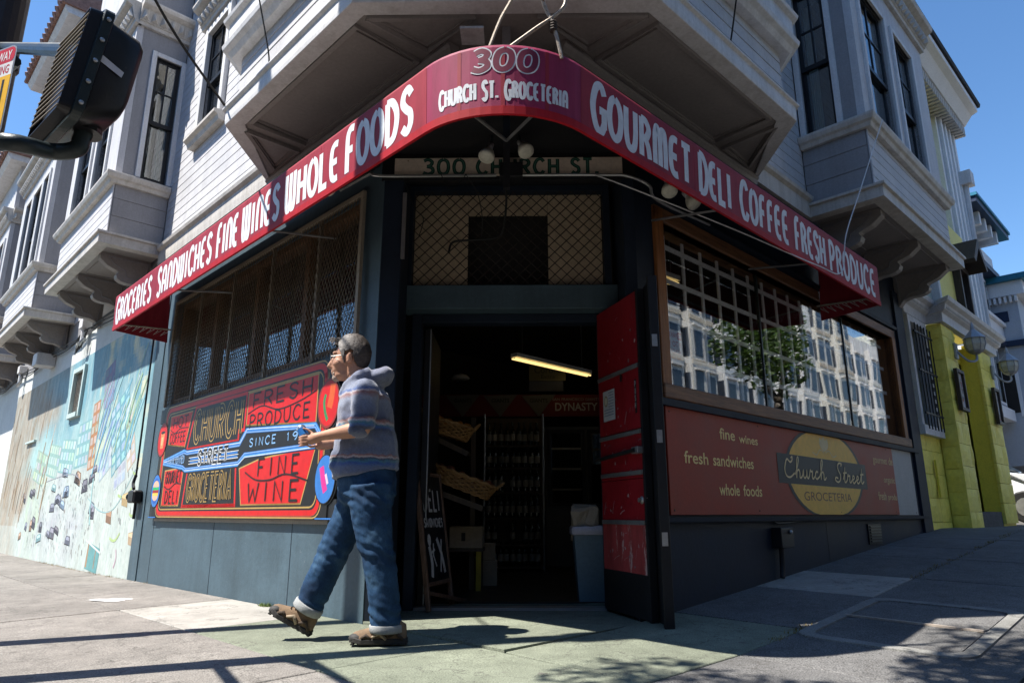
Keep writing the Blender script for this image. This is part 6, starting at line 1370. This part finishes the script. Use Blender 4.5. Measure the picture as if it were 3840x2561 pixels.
MB().rings(srings([(-.025, (-.022, .482, -.335, .335, .05)), (-.02, (-.028, .488, -.34, .34, .05)), (.03, (-.028, .488, -.34, .34, .05)), (.035, (-.02, .48, -.333, .333, .05))])).build('rim', DARKMETAL, sig)
MB().rings(srings([(.036, (-.012, .472, -.325, .325, .04)), (.10, (-.005, .465, -.315, .315, .03)), (.10, (.0, .46, -.31, .31, .03)), (.036, (.0, .46, -.31, .31, .03))]), False).build('visor', BPL, sig)
for k in range(15):
    z = -.30+k*.04; MB().bar(SF(-.008, .102, z), SF(.468, .102, z+.06), .004, .003).build('grille_wire', TANP, sig)
part('grille_back', BPL, sig, SF, .0, .46, .05, .06, -.31, .31)
for k in range(5):
    MB().lathe(SF(-.030, .004, -.26+k*.13), [(.009, 0), (.009, .004), (.004, .007)], 8, -SGA).build('screw', STEEL, sig)
p = Print(lambda s, t, h: SF(-.002-h, s, t), .001); p.poly([(-.16, .02), (-.02, .07), (-.018, .03), (-.155, -.015)], (.55, .56, .60)); p.build('tape', printed('tape_print', .5), sig)
MB().tube([V((-3.05, 3.45, 3.42)), SF(.24, .02, .20)], .030, 12).build('upper_arm', DARKMETAL, sig)
MB().tube(smoothpath([SF(.20, -.11, -.24), SF(.20, -.11, -.34), SF(.20, -.10, -.40), SF(.24, .0, -.44), SF(.34, .25, -.45), V((-3.05, 3.45, 2.62))], 5), .032, 12).build('lower_arm', DARKMETAL, sig, smooth=True)
MB().lathe(SF(.20, -.11, -.30), [(.065, 0), (.065, .02), (.05, .045)], 12).build('collar', BPL, sig)
MB().tube([V((-3.04, 3.45, 3.22)), V((-2.78, 3.25, 3.18))], .03, 8).build('stub', DARKMETAL, sig)
# parking sign on the pole
tw = thing('parking_sign', V((-2.6, 2.9, 2.5)), 'red, white and yellow parking sign cut off by the left edge', 'sign')
e0 = V((-2.33, 2.72, 2.52)); wdir = V((-.93, .36, 0)).normalized(); ndir = V((-wdir.y, wdir.x, 0)); 
if ndir.y > 0: ndir = -ndir
class TFr:
    def __call__(s, a, n, z): return e0+wdir*a+ndir*n+V((0, 0, z))
TF = TFr(); out_ = rrz(0, .30, -.12, .36, .04)
MB().prism([TF(a, -.002, z) for a, z in out_], [TF(a, .0, z) for a, z in out_]).build('plate', STEEL, tw)
p = Print(lambda s, t, h: TF(.30-s, h, t), .0006, .0002); RDs = (.50, .02, .03)
p.poly([(.30-a, z) for a, z in rrz(.008, .292, .27, .352, .03)], RDs); p.rect(.008, .20, .292, .27, (.72, .72, .72)); p.rect(.008, -.11, .292, .20, (.75, .42, .01))
p.text('TOW-AWAY', .03, .27, .285, .335, (.75, .75, .75), offset=.01); p.text('NO PARKING', .03, .27, .212, .258, RDs, offset=.01); p.rect(.24, -.08, .255, .18, (.02, .02, .02)); p.rect(.04, .10, .20, .17, (.02, .02, .02))
p.build('print', printed('traffic_print', .4), tw)

# ============================================================ wires
def wire(name, pts, r, mat, label, sag=0):
    pts = [V(q) for q in pts]; o = MB().tube(smoothpath(pts, 8), r, 5).build(name, mat); tag(o, label, 'wire'); return o
wire('service_cable', [LF(2.88, .88, 4.46), V((-3.02, 4.78, 4.89)), V((-3.08, 3.58, 5.5))], .012, RUBBER, 'black service cable rising to the upper left from the corner bay')
wire('stay_wire', [LF(2.05, .84, 4.50), LF(2.0, .9, 4.66), LF(1.85, 1.2, 5.4)], .007, RUBBER, 'twisted stay wire tied to the left side of the corner bay')
wire('stay_wire', [RF(1.72, .84, 4.46), RF(1.70, .9, 4.65), RF(1.55, 1.2, 5.6)], .007, RUBBER, 'twisted stay wire tied to the right side of the corner bay')
wire('hanging_cord', [V((.62, 5.19, 3.49)), V((.95, 5.1, 3.30)), RF(2.2, .55, 3.06), RF(3.3, .72, 3.01), RF(3.95, .72, 3.10), RF(4.15, .74, 3.55), RF(4.6, .80, 4.2), RF(5.3, .93, 5.3)], .006, WHITE, 'pale cord looped from the address board up over the right end of the awning')

# ============================================================ parked car in the drive beyond the yellow house
car = thing('parked_car', RF(15.7, -1.4, hUV(15.7, 1)), 'white car parked in the drive beyond the yellow house at the right edge', 'car')
CZ = hUV(15.7, 1)+.02; CF = Fr(RF(15.7, .9, 0), -RF.n, RF.a)     # a: from front to rear, n: across
CP_ = paint('white_car_paint', (.62, .63, .64), .25, .03, 2, 0, 30, coat=.6); CG = paint('car_glass_dark', (.02, .03, .03), .08, .1, 2, 0, 30, spec=.9)
prof = [(0, .35), (0, .75), (.15, .92), (1.05, 1.02), (1.75, 1.55), (2.3, 1.66), (3.6, 1.64), (4.25, 1.25), (4.35, .9), (4.35, .35)]
MB().rings([[CF(a, n*k, CZ+z) for a, z in prof] for n, k in ((-.85, 1), (-.80, .9), (.80, .9), (.85, 1))] if False else [[CF(a, n+(0 if z < 1.0 else -.16*(1 if n > 0 else -1)*(z-1.0)/.6), CZ+z) for a, z in prof] for n in (-.88, -.84, .84, .88)]).build('body', CP_, car, bevel=.02)
MB().prism([CF(1.12, -.66, CZ+1.09), CF(1.12, .66, CZ+1.09), CF(1.70, .60, CZ+1.52), CF(1.70, -.60, CZ+1.52)], [CF(1.08, -.66, CZ+1.10), CF(1.08, .66, CZ+1.10), CF(1.66, .60, CZ+1.535), CF(1.66, -.60, CZ+1.535)]).build('windscreen', CG, car)
for s in (-1, 1):
    MB().prism([CF(a, s*(.885-.16*(z-1.0)/.6), CZ+z) for a, z in ((1.5, 1.06), (1.95, 1.5), (3.5, 1.5), (3.9, 1.1))], [CF(a, s*(.895-.16*(z-1.0)/.6), CZ+z) for a, z in ((1.5, 1.06), (1.95, 1.5), (3.5, 1.5), (3.9, 1.1))]).build('side_window', CG, car)
    part('headlight', LENS, car, CF, -.02, .06, min(s*.45, s*.80), max(s*.45, s*.80), CZ+.68, CZ+.80, bevel=.01)
    for a in (.85, 3.5):
        MB().lathe(CF(a, s*.78, CZ+.32), [(.30, -.10), (.33, -.08), (.33, .08), (.30, .10)], 18, CF.n).build('tyre', RUBBER, car); MB().lathe(CF(a, s*.78, CZ+.32), [(.19, -.11), (.21, 0), (.19, .11)], 14, CF.n).build('rim', STEEL, car)
part('grille', BLACK, car, CF, -.015, .02, -.4, .4, CZ+.55, CZ+.72); part('bumper', CP_, car, CF, -.08, .05, -.8, .8, CZ+.36, CZ+.52, bevel=.03)

# ============================================================ weeds and litter in the joints
GRS = paint('dry_grass', (.20, .15, .04), .8, .3, 20, 0, 40); GRN_ = paint('green_weed', (.10, .14, .03), .8, .3, 20, 0, 40)
def tuft(mb, rg, c, n, h):
    for k in range(n):
        a = rg.uniform(0, 6.28); d = V((cos(a), sin(a), 0)); b = c+V((rg.uniform(-.05, .05), rg.uniform(-.02, .02), 0)); hh = h*rg.uniform(.5, 1.2); w = V((-d.y, d.x, 0))*.003
        mb.face(b-w, b+w, b+d*hh*.7+V((0, 0, hh)))
rg = random.Random(11); mb = MB()
for k in range(110):
    u = rg.choice((rg.uniform(1.2, 2.0), rg.uniform(4.0, 5.4), rg.uniform(5.5, 7.2), rg.uniform(7, 10))); tuft(mb, rg, UV(u, -.97+rg.uniform(-.015, .015)), 5, .02)
for k in range(50): v = rg.uniform(6.2, 12); tuft(mb, rg, UV(-.02-rg.uniform(0, .03), v), 5, .025)
o = mb.build('dry_weeds', GRS, recalc=False); tag(o, 'dry brown weeds and leaf litter in the pavement joints', 'weeds', kind='stuff')
mb = MB()
for k in range(26): tuft(mb, rg, UV(-.03, 2.95+rg.uniform(-.09, .09)), 6, .03)
o = mb.build('green_weeds', GRN_, recalc=False); tag(o, 'small tuft of green weeds at the foot of the blue shop wall', 'weeds', kind='stuff')
# ============================================================ the walking man
man = thing('person', V((-.98, 4.55, .0)), 'man in a striped hooded top and blue jeans striding left past the shop door', 'person')
def remesh(mb, vox, mat, name, smooth_it=4, fn=None, parent=man):
    me = bpy.data.meshes.new('tmp'); me.from_pydata([tuple(v) for v in mb.v], [], mb.f)
    bm = bmesh.new(); bm.from_mesh(me); bmesh.ops.recalc_face_normals(bm, faces=bm.faces[:]); bm.to_mesh(me); bm.free()
    ob = bpy.data.objects.new('tmp', me); COL.objects.link(ob)
    m = ob.modifiers.new('r', 'REMESH'); m.mode = 'VOXEL'; m.voxel_size = vox; m.use_smooth_shade = True
    s = ob.modifiers.new('s', 'SMOOTH'); s.factor = .5; s.iterations = smooth_it
    dg = bpy.context.evaluated_depsgraph_get(); out = bpy.data.meshes.new_from_object(ob.evaluated_get(dg))
    bpy.data.objects.remove(ob)
    if fn:
        out.update()
        ns = [v.normal.copy() for v in out.vertices]
        for v, n in zip(out.vertices, ns): v.co = fn(v.co.copy(), n)
    c = sum((v.co for v in out.vertices), V())/len(out.vertices)
    for v in out.vertices: v.co -= c
    out.materials.clear(); out.materials.append(mat); out.name = name
    out.polygons.foreach_set('use_smooth', [True]*len(out.polygons))
    o = bpy.data.objects.new(name, out); link(o, c, parent); return o
def ering(c, rx, ry, n=20, tilt=0, tx=V((1, 0, 0)), ty=V((0, 1, 0))):
    return [V(c)+tx*rx*cos(2*pi*i/n)+ty*ry*sin(2*pi*i/n)+V((0, 0, tilt*rx*cos(2*pi*i/n))) for i in range(n)]
def limb(mb, pts, seg=14): mb.tube([V(p[:3]) for p in pts], [p[3] for p in pts], seg)
def cap(mb, p): mb.ball(V(p[:3]), p[3], seg=12)
SKIN = paint('skin', (.44, .235, .155), .5, .12, 9, .06, 90, fine=.05)
PY = 4.56
# --- body: head, neck, arms and hands in one surface
mb = MB(); hx, hz = -1.165, 1.805
mb.ball((hx+.010, PY, hz+.012), .108, .080, .125, 20)                     # skull
mb.ball((hx-.048, PY, hz-.055), .072, .064, .105, 16)                     # face
mb.ball((hx-.040, PY, hz-.125), .066, .056, .045, 14)                     # jaw
mb.ball((hx-.084, PY, hz-.146), .030, .034, .028, 12)                     # chin
mb.ball((hx-.098, PY, hz+.018), .024, .055, .018, 10)                     # brow
limb(mb, [(hx-.104, PY, hz-.005, .014), (hx-.128, PY, hz-.045, .017), (hx-.142, PY, hz-.066, .019), (hx-.118, PY, hz-.078, .018)], 10)   # nose
mb.ball((hx-.110, PY, hz-.105), .018, .030, .011, 10); mb.ball((hx-.108, PY, hz-.120), .017, .027, .010, 10)   # lips
for s in (-1, 1):
    mb.ball((hx-.070, PY+s*.045, hz-.055), .035, .026, .032, 10)          # cheek
    mb.ball((hx+.014, PY+s*.088, hz-.026), .023, .013, .036, 12); mb.ball((hx+.006, PY+s*.092, hz-.050), .011, .010, .014, 8); mb.ball((hx+.020, PY+s*.096, hz-.006), .014, .010, .018, 8)          # ear
limb(mb, [(hx+.025, PY, hz-.05, .070), (hx+.045, PY, hz-.13, .068), (hx+.075, PY, hz-.22, .075)], 16)   # neck
def arm(y, sh, el, wr, hd, s):
    limb(mb, [(*sh, .062), (*V(sh).lerp(V(el), .5), .056), (*el, .050)]); cap(mb, (*el, .050))
    e, w = V(el), V(wr); limb(mb, [(*e, .050), (*e.lerp(w, .3), .050), (*e.lerp(w, .7), .038), (*w, .030)])
    h = V(hd); limb(mb, [(*w, .030), (*w.lerp(h, .5), .036), (*h, .034)]); cap(mb, (*h, .034))
NE, NW, NH = (-1.00, 4.325, 1.285), (-1.275, 4.37, 1.243), (-1.345, 4.395, 1.222)
FE, FW_, FH = (-1.06, 4.79, 1.28), (-1.27, 4.64, 1.22), (-1.335, 4.57, 1.205)
arm(0, (-1.015, 4.365, 1.52), NE, NW, NH, 1); arm(0, (-1.03, 4.755, 1.52), FE, FW_, FH, -1)
def finger(pts, r): limb(mb, [(*p, r*(1-.12*i)) for i, p in enumerate(pts)], 8); cap(mb, (*pts[-1], r*.8))
cc_ = V((-1.405, 4.425, 1.262)); cax = V((-.50, .12, .86)).normalized()      # can axis
for k in range(4):      # near hand: four fingers curl round the can
    b = V((-1.362, 4.372, 1.236-.019*k+.008)); finger([tuple(b), tuple(b+V((-.034, -.004+.002*k, -.004))), tuple(b+V((-.060, .022, -.006))), tuple(b+V((-.062+.004*k, .048, -.002)))], .0095-.0004*k)
finger([(-1.325, 4.40, 1.248), (-1.352, 4.405, 1.272), (-1.378, 4.402, 1.290), (-1.400, 4.400, 1.296)], .011)     # thumb
for k in range(4):      # far hand cups it from below
    b = V((-1.352+.003*k, 4.545-.018*k, 1.196)); finger([tuple(b), tuple(b+V((-.034, -.012, -.008))), tuple(b+V((-.060, -.024, .006))), tuple(b+V((-.076, -.03, .026)))], .0095-.0004*k)
finger([(-1.325, 4.55, 1.222), (-1.36, 4.53, 1.240), (-1.39, 4.505, 1.252)], .0105)
remesh(mb, .0062, SKIN, 'body', 3)
# beard, eyes, hair
STUB = paint('grey_stubble', (.36, .28, .23), .8, .2, 60, .3, 120)
mb = MB(); mb.ball((hx-.087, PY, hz-.150), .0315, .0345, .0265, 14); mb.ball((hx-.113, PY, hz-.093), .013, .032, .008, 10); mb.ball((hx-.100, PY, hz-.122), .014, .038, .018, 10); remesh(mb, .007, STUB, 'beard', 2)
for s in (-1, 1): MB().ball((hx-.098, PY+s*.033, hz-.008), .011, seg=10).build('eye', paint('eye_%d' % (s+1), (.5, .48, .45), .2, .02, 5, 0, 30), man, smooth=True)
def hairmat():
    m, nt, p = nodes('grey_hair'); st = tex(nt, 'ShaderNodeTexNoise', 60, 4, .7, (1, 1, 2.2)); bigx = nt.nodes.new('ShaderNodeSeparateXYZ'); g = nt.nodes.new('ShaderNodeNewGeometry'); nt.links.new(g.outputs['Position'], bigx.inputs[0])
    mr = nt.nodes.new('ShaderNodeMapRange'); mr.inputs[1].default_value = -1.27; mr.inputs[2].default_value = -1.14; nt.links.new(bigx.outputs[0], mr.inputs[0])
    c = mixc(nt, mr.outputs[0], (.30, .28, .26), (.05, .038, .032)); c = mixc(nt, 1.0, c, ramp(nt, st.outputs['Fac'], [(.35, (.55,)*3), (.65, (1.35,)*3)]), 'MULTIPLY')
    nt.links.new(c, p.inputs['Base Color']); p.inputs['Roughness'].default_value = .55
    b = nt.nodes.new('ShaderNodeBump'); b.inputs['Strength'].default_value = .8; b.inputs['Distance'].default_value = .006; nt.links.new(st.outputs['Fac'], b.inputs['Height']); nt.links.new(b.outputs[0], p.inputs['Normal']); return m
mb = MB(); R_ = []
n, m_ = 120, 70; pts = []; idx = {}
for j in range(m_+1):
    for i in range(n):
        th = pi*j/m_; ph = 2*pi*i/n; d = V((sin(th)*cos(ph), sin(th)*sin(ph), cos(th)))
        q = V((hx+.014+d.x*.116, PY+d.y*.088, hz+.016+d.z*.134)); k = 1+.020*noise.noise(q*38)+.022*noise.noise(V((q.x*70, q.y*160, q.z*160))); q = V((hx+.014, PY, hz+.016))+(q-V((hx+.014, PY, hz+.016)))*k
        pts.append(q)
fs = []
for j in range(m_):
    for i in range(n):
        f = (j*n+i, j*n+(i+1) % n, (j+1)*n+(i+1) % n, (j+1)*n+i); c = sum((pts[a] for a in f), V())/4
        x = c.x-hx; side_ = min(1, abs(c.y-PY)/.07)
        lim = hz+.092-.9*(x+.09)*.2 if x < -.070 else (hz+.078+(-.055-.078)*min(1, (x+.070)/.052)*side_ if x < -.018 else (hz+.022 if x < .040 else hz-.030-.105*min(1, max(0, (x-.040)/.05))))
        lim += .010*noise.noise(c*60)
        if c.z > lim: fs.append(f)
mb.add(pts, fs); o = mb.build('hair', hairmat(), man, smooth=True, recalc=False)
sol = o.modifiers.new('thick', 'SOLIDIFY'); sol.thickness = .012; sol.offset = -1
mb = MB()
for k in range(70):
    t = random.uniform(-.05, .05); a = V((hx-.088+random.uniform(-.01, .05), PY+t, hz+.095+random.uniform(-.01, .02))); mb.tube([a, a+V((-.028, random.uniform(-.01, .01), .012)), a+V((-.050, random.uniform(-.014, .014), .004))], [.004, .003, .001], 4)
tag(mb.build('fringe', bpy.data.materials['grey_hair'], man), kind='stuff')
# glasses
WIRE = paint('thin_glasses_wire', (.5, .48, .45), .25, .05, 5, 0, 30, metal=.9)
for s in (-1, 1):
    c = V((hx-.124, PY+s*.034, hz-.014)); MB().tube([c+V((.006*abs(cos(t)), .026*cos(t)*1.0, .019*sin(t))) for t in [2*pi*i/16 for i in range(17)]], .0022, 5, False).build('glasses_rim', WIRE, man)
    MB().tube([c+V((.008, s*.026, .004)), V((hx-.05, PY+s*.084, hz-.008)), V((hx+.025, PY+s*.088, hz-.012))], .002, 5).build('glasses_arm', WIRE, man)
# --- hooded top
def topmat():
    m, nt, p = nodes('striped_fleece'); g = nt.nodes.new('ShaderNodeNewGeometry'); sx = nt.nodes.new('ShaderNodeSeparateXYZ'); nt.links.new(g.outputs['Position'], sx.inputs[0])
    n1 = tex(nt, 'ShaderNodeTexNoise', 16, 3, .6); n2 = tex(nt, 'ShaderNodeTexNoise', 90, 3, .7, (1, 1, 3)); add = nt.nodes.new('ShaderNodeMath'); add.operation = 'MULTIPLY_ADD'; add.inputs[1].default_value = .05; nt.links.new(n1.outputs['Fac'], add.inputs[0]); nt.links.new(sx.outputs[2], add.inputs[2])
    mr = nt.nodes.new('ShaderNodeMapRange'); mr.inputs[1].default_value = .95; mr.inputs[2].default_value = 1.75; nt.links.new(add.outputs[0], mr.inputs[0])
    G1, NV, RS, TL, BLU, PK = (.18, .205, .28), (.025, .035, .08), (.20, .085, .085), (.05, .16, .22), (.025, .075, .25), (.38, .34, .36)
    st = [(0, G1), (.10, (.12, .14, .21)), (.19, BLU), (.205, TL), (.225, NV), (.235, PK), (.25, RS), (.262, (.11, .13, .20)), (.40, (.10, .12, .19)), (.455, NV), (.475, BLU), (.495, TL), (.51, PK), (.525, RS), (.54, NV), (.56, (.07, .085, .15)), (.70, G1), (.735, RS), (.75, PK), (.765, BLU), (.79, G1), (1, (.14, .15, .22))]  # paler shoulder and darker sleeve put sun and shadow into the stripes
    r = nt.nodes.new('ShaderNodeValToRGB'); e = r.color_ramp.elements
    while len(e) < len(st): e.new(.5)
    for x, (po, c) in zip(e, st): x.position = po; x.color = (*c, 1)
    nt.links.new(mr.outputs[0], r.inputs[0]); c = mixc(nt, 1.0, r.outputs[0], ramp(nt, n2.outputs['Fac'], [(.3, (.62,)*3), (.7, (1.28,)*3)]), 'MULTIPLY'); nt.links.new(c, p.inputs['Base Color']); p.inputs['Roughness'].default_value = .95; p.inputs['Sheen Weight'].default_value = .4
    b = nt.nodes.new('ShaderNodeBump'); b.inputs['Strength'].default_value = .5; b.inputs['Distance'].default_value = .006; nt.links.new(n2.outputs['Fac'], b.inputs['Height']); nt.links.new(b.outputs[0], p.inputs['Normal']); return m
mb = MB()
mb.rings([ering((-1.02, PY, 1.01), .212, .195, tilt=.17), ering((-1.02, PY, 1.06), .222, .21, tilt=.12), ering((-1.025, PY, 1.17), .214, .200), ering((-1.035, PY, 1.30), .192, .204), ering((-1.04, PY, 1.42), .182, .208), ering((-1.048, PY, 1.52), .162, .205), ering((-1.055, PY, 1.585), .13, .165), ering((-1.08, PY, 1.64), .085, .09)])
for y, el, s in ((4.365, NE, -1), (4.755, FE, 1)):
    sh = V((-1.005, y+s*.0, 1.525)); e = V(el)+V((.0, 0, .03)); limb(mb, [(*sh, .088), (*sh.lerp(e, .4), .086), (*sh.lerp(e, .8), .084), (*(e+V((-.02, 0, -.01))), .080), (*(e+V((-.075, .01, -.02))), .068)]); cap(mb, (*sh, .090))
mb.ball((-.955, PY, 1.655), .085, .135, .062, 16); mb.ball((-.915, PY, 1.685), .055, .10, .045, 14)          # hood bunched on the back
limb(mb, [(-1.00, PY-.10, 1.69, .030), (-1.08, PY-.105, 1.655, .032), (-1.16, PY-.075, 1.59, .030), (-1.205, PY-.03, 1.53, .026)], 10); limb(mb, [(-1.00, PY+.10, 1.69, .030), (-1.08, PY+.105, 1.655, .032), (-1.16, PY+.075, 1.59, .030), (-1.205, PY+.03, 1.53, .026)], 10)
mb.ball((-1.19, PY-.08, 1.10), .055, .06, .09, 12)      # pouch pocket
def wrinkle(q, n):
    w = .008*noise.noise(V((q.x*9, q.y*9, q.z*15)))+.004*noise.noise(q*28)
    w += .010*max(0, 1-abs(q.z-1.30)/.12)*sin(q.z*70+q.x*22)*(1 if q.y < 4.42 else .3)+.006*max(0, 1-abs(q.z-1.05)/.08)*sin(q.z*90+q.y*10)
    return q+n*w
top_ = remesh(mb, .0125, topmat(), 'hooded_top', 3, wrinkle)
# --- jeans with rolled cuffs
def jeanmat():
    m, nt, p = nodes('blue_denim'); n1 = tex(nt, 'ShaderNodeTexNoise', 5, 5, .6); n2 = tex(nt, 'ShaderNodeTexNoise', 160, 2, .6, (1, 1, .4))
    c = ramp(nt, n1.outputs['Fac'], [(.32, (.007, .024, .060)), (.55, (.016, .052, .115)), (.74, (.05, .105, .175))]); c = mixc(nt, 1.0, c, ramp(nt, n2.outputs['Fac'], [(.3, (.75,)*3), (.7, (1.15,)*3)]), 'MULTIPLY'); nt.links.new(c, p.inputs['Base Color']); p.inputs['Roughness'].default_value = .85; p.inputs['Specular IOR Level'].default_value = .25
    b = nt.nodes.new('ShaderNodeBump'); b.inputs['Strength'].default_value = .3; b.inputs['Distance'].default_value = .004; nt.links.new(n2.outputs['Fac'], b.inputs['Height']); nt.links.new(b.outputs[0], p.inputs['Normal']); return m
mb = MB()
mb.rings([ering((-1.01, PY, 1.06), .18, .175, tilt=.1), ering((-1.01, PY, .97), .195, .185), ering((-1.005, PY, .88), .19, .185), ering((-1.0, PY, .82), .15, .16)])
limb(mb, [(-.965, 4.475, .93, .146), (-.952, 4.465, .82, .138), (-.938, 4.455, .70, .120), (-.912, 4.45, .58, .108), (-.878, 4.45, .46, .099), (-.856, 4.45, .33, .096), (-.835, 4.455, .20, .095), (-.824, 4.455, .10, .092)], 18)
limb(mb, [(-1.05, 4.645, .92, .140), (-1.10, 4.65, .80, .128), (-1.155, 4.65, .68, .114), (-1.205, 4.65, .57, .104), (-1.265, 4.648, .42, .098), (-1.325, 4.648, .27, .094), (-1.368, 4.645, .165, .080)], 18)
def jw(q, n):
    w = .006*noise.noise(V((q.x*7, q.y*7, q.z*11)))+.004*noise.noise(q*25)+.0035*noise.noise(V((q.x*30+q.z*40, q.y*30, q.z*22)))
    for zc, s, k in ((.52, .12, .005), (.17, .10, .007), (.86, .1, .006)):
        w += k*max(0, 1-abs(q.z-zc)/s)*sin(q.z*85+q.x*45+4*noise.noise(q*7))
    return q+n*w
remesh(mb, .010, jeanmat(), 'jeans', 3, jw)
CUFF = paint('pale_denim_cuff', (.30, .31, .31), .9, .15, 20, .3, 120)
MB().rings([ering((-.825, 4.455, .112), .098, .098), ering((-.825, 4.455, .107), .103, .103), ering((-.820, 4.455, .072), .105, .102), ering((-.820, 4.455, .066), .097, .095)]).build('cuff', CUFF, man, smooth=True)
ax = V((-.50, 0, -.86)).normalized(); MB().lathe(V((-1.345, 4.645, .215)), [(.094, .012), (.099, .018), (.099, .056), (.092, .062)], 20, ax).build('cuff', CUFF, man, smooth=True)
part('belt_strip', BLACK, man, WF, -1.15, -.9, PY-.12, PY+.12, 1.0, 1.03)
# --- shoes
SH_U = paint('brown_shoe_suede', (.20, .135, .085), .85, .25, 14, .2, 80, wear=(.09, .065, .05), wear_amt=.02, wscale=12); SH_D = paint('dark_brown_overlay', (.06, .042, .03), .8, .2, 20, .1, 60); SH_T = paint('pale_tan_overlay', (.34, .27, .19), .8, .2, 20, .1, 60); SOLE = paint('dark_shoe_sole', (.035, .032, .03), .7, .2, 20, .2, 60)
def shoe(heel, toe, name):
    h, t = V(heel), V(toe); d = (t-h).normalized(); L = (t-h).length; up = V((0, 1, 0)).cross(d).normalized()
    if up.z < 0: up = -up
    sd = d.cross(up); mb = MB(); rs = []
    for f, w, hh in ((-.01, .020, .055), (.0, .032, .085), (.10, .040, .105), (.25, .042, .112), (.38, .042, .105), (.52, .046, .082), (.68, .052, .066), (.82, .050, .056), (.93, .038, .046), (1.0, .015, .03)):
        c = h+d*L*f+up*.022; rs.append([c+sd*w*cos(a)*(1 if sin(a) < .3 else .82)+up*(hh*max(0, sin(a))) for a in [pi*i/10 for i in range(11)]]+[c+sd*w*x for x in (-.6, 0, .6)])
    s_ = bpy.data.objects.new(name, None); link(s_, h, man)
    mb.rings(rs).build('upper', SH_U, s_, smooth=True); mb = MB(); rs = []
    for f, w in ((-.03, .022), (.0, .040), (.1, .047), (.25, .047), (.45, .047), (.62, .054), (.80, .056), (.93, .045), (1.03, .018)):
        c = h+d*L*f+up*(0 if f < .9 else .01); rs.append([c-sd*w, c+sd*w, c+sd*w+up*.030, c-sd*w+up*.030])
    mb.rings(rs).build('sole', SOLE, s_, bevel=.004)
    for k in range(4):
        c = h+d*L*(.46+.055*k)+up*(.030+.098-.013*k); MB().tube([c-sd*.026, c+up*.006, c+sd*.026], .003, 5).build('lace', BLACK, s_)
    for f0, f1, zz, m in ((.04, .30, .050, SH_D), (.34, .60, .045, SH_T), (.62, .80, .030, SH_D)):
        for sg in (-1, 1):
            c0, c1 = h+d*L*f0+up*(.026)+sd*sg*.045, h+d*L*f1+up*(.026)+sd*sg*.050
            MB().tube([c0, c0.lerp(c1, .5)+up*zz*.8-sd*sg*.003, c1+up*zz*.3], [.010, .013, .008], 6).build('side_overlay', m, s_, smooth=True)
    for k in range(9):
        c = h+d*L*(.0+.12*k)-up*.004
        MB().bar(c-sd*.044+up*.006, c+sd*.044+up*.006, .018, .009, upv=tuple(up)).build('tread', SOLE, s_)
    mb = MB(); c = h+d*L*.80+up*.022
    mb.ball(h+d*L*.90+up*.032, .05, .045, .030, 12); mb.build('toe_cap', paint('grey_toe_cap', (.05, .048, .046), .7, .2, 20, .1, 60) if 'grey_toe_cap' not in bpy.data.materials else bpy.data.materials['grey_toe_cap'], s_, smooth=True)
shoe((-.70, 4.45, .008), (-1.03, 4.44, .004), 'shoe'); shoe((-1.345, 4.645, .02), (-1.605, 4.640, .155), 'shoe')
# can in his hands
can = thing('drink_can', cc_, 'small silver and blue can held in front by the walking man', 'can')
MB().lathe(cc_-cax*.06, [(.024, 0), (.030, .006), (.030, .105), (.024, .118), (.022, .120)], 18, cax).build('body', paint('can_silver', (.45, .50, .58), .25, .1, 6, 0, 30, metal=.8), can, smooth=True)
MB().lathe(cc_-cax*.06, [(.0304, .05), (.0304, .098)], 18, cax, caps=False).build('blue_band', paint('can_blue', (.03, .16, .45), .3), can, smooth=True)
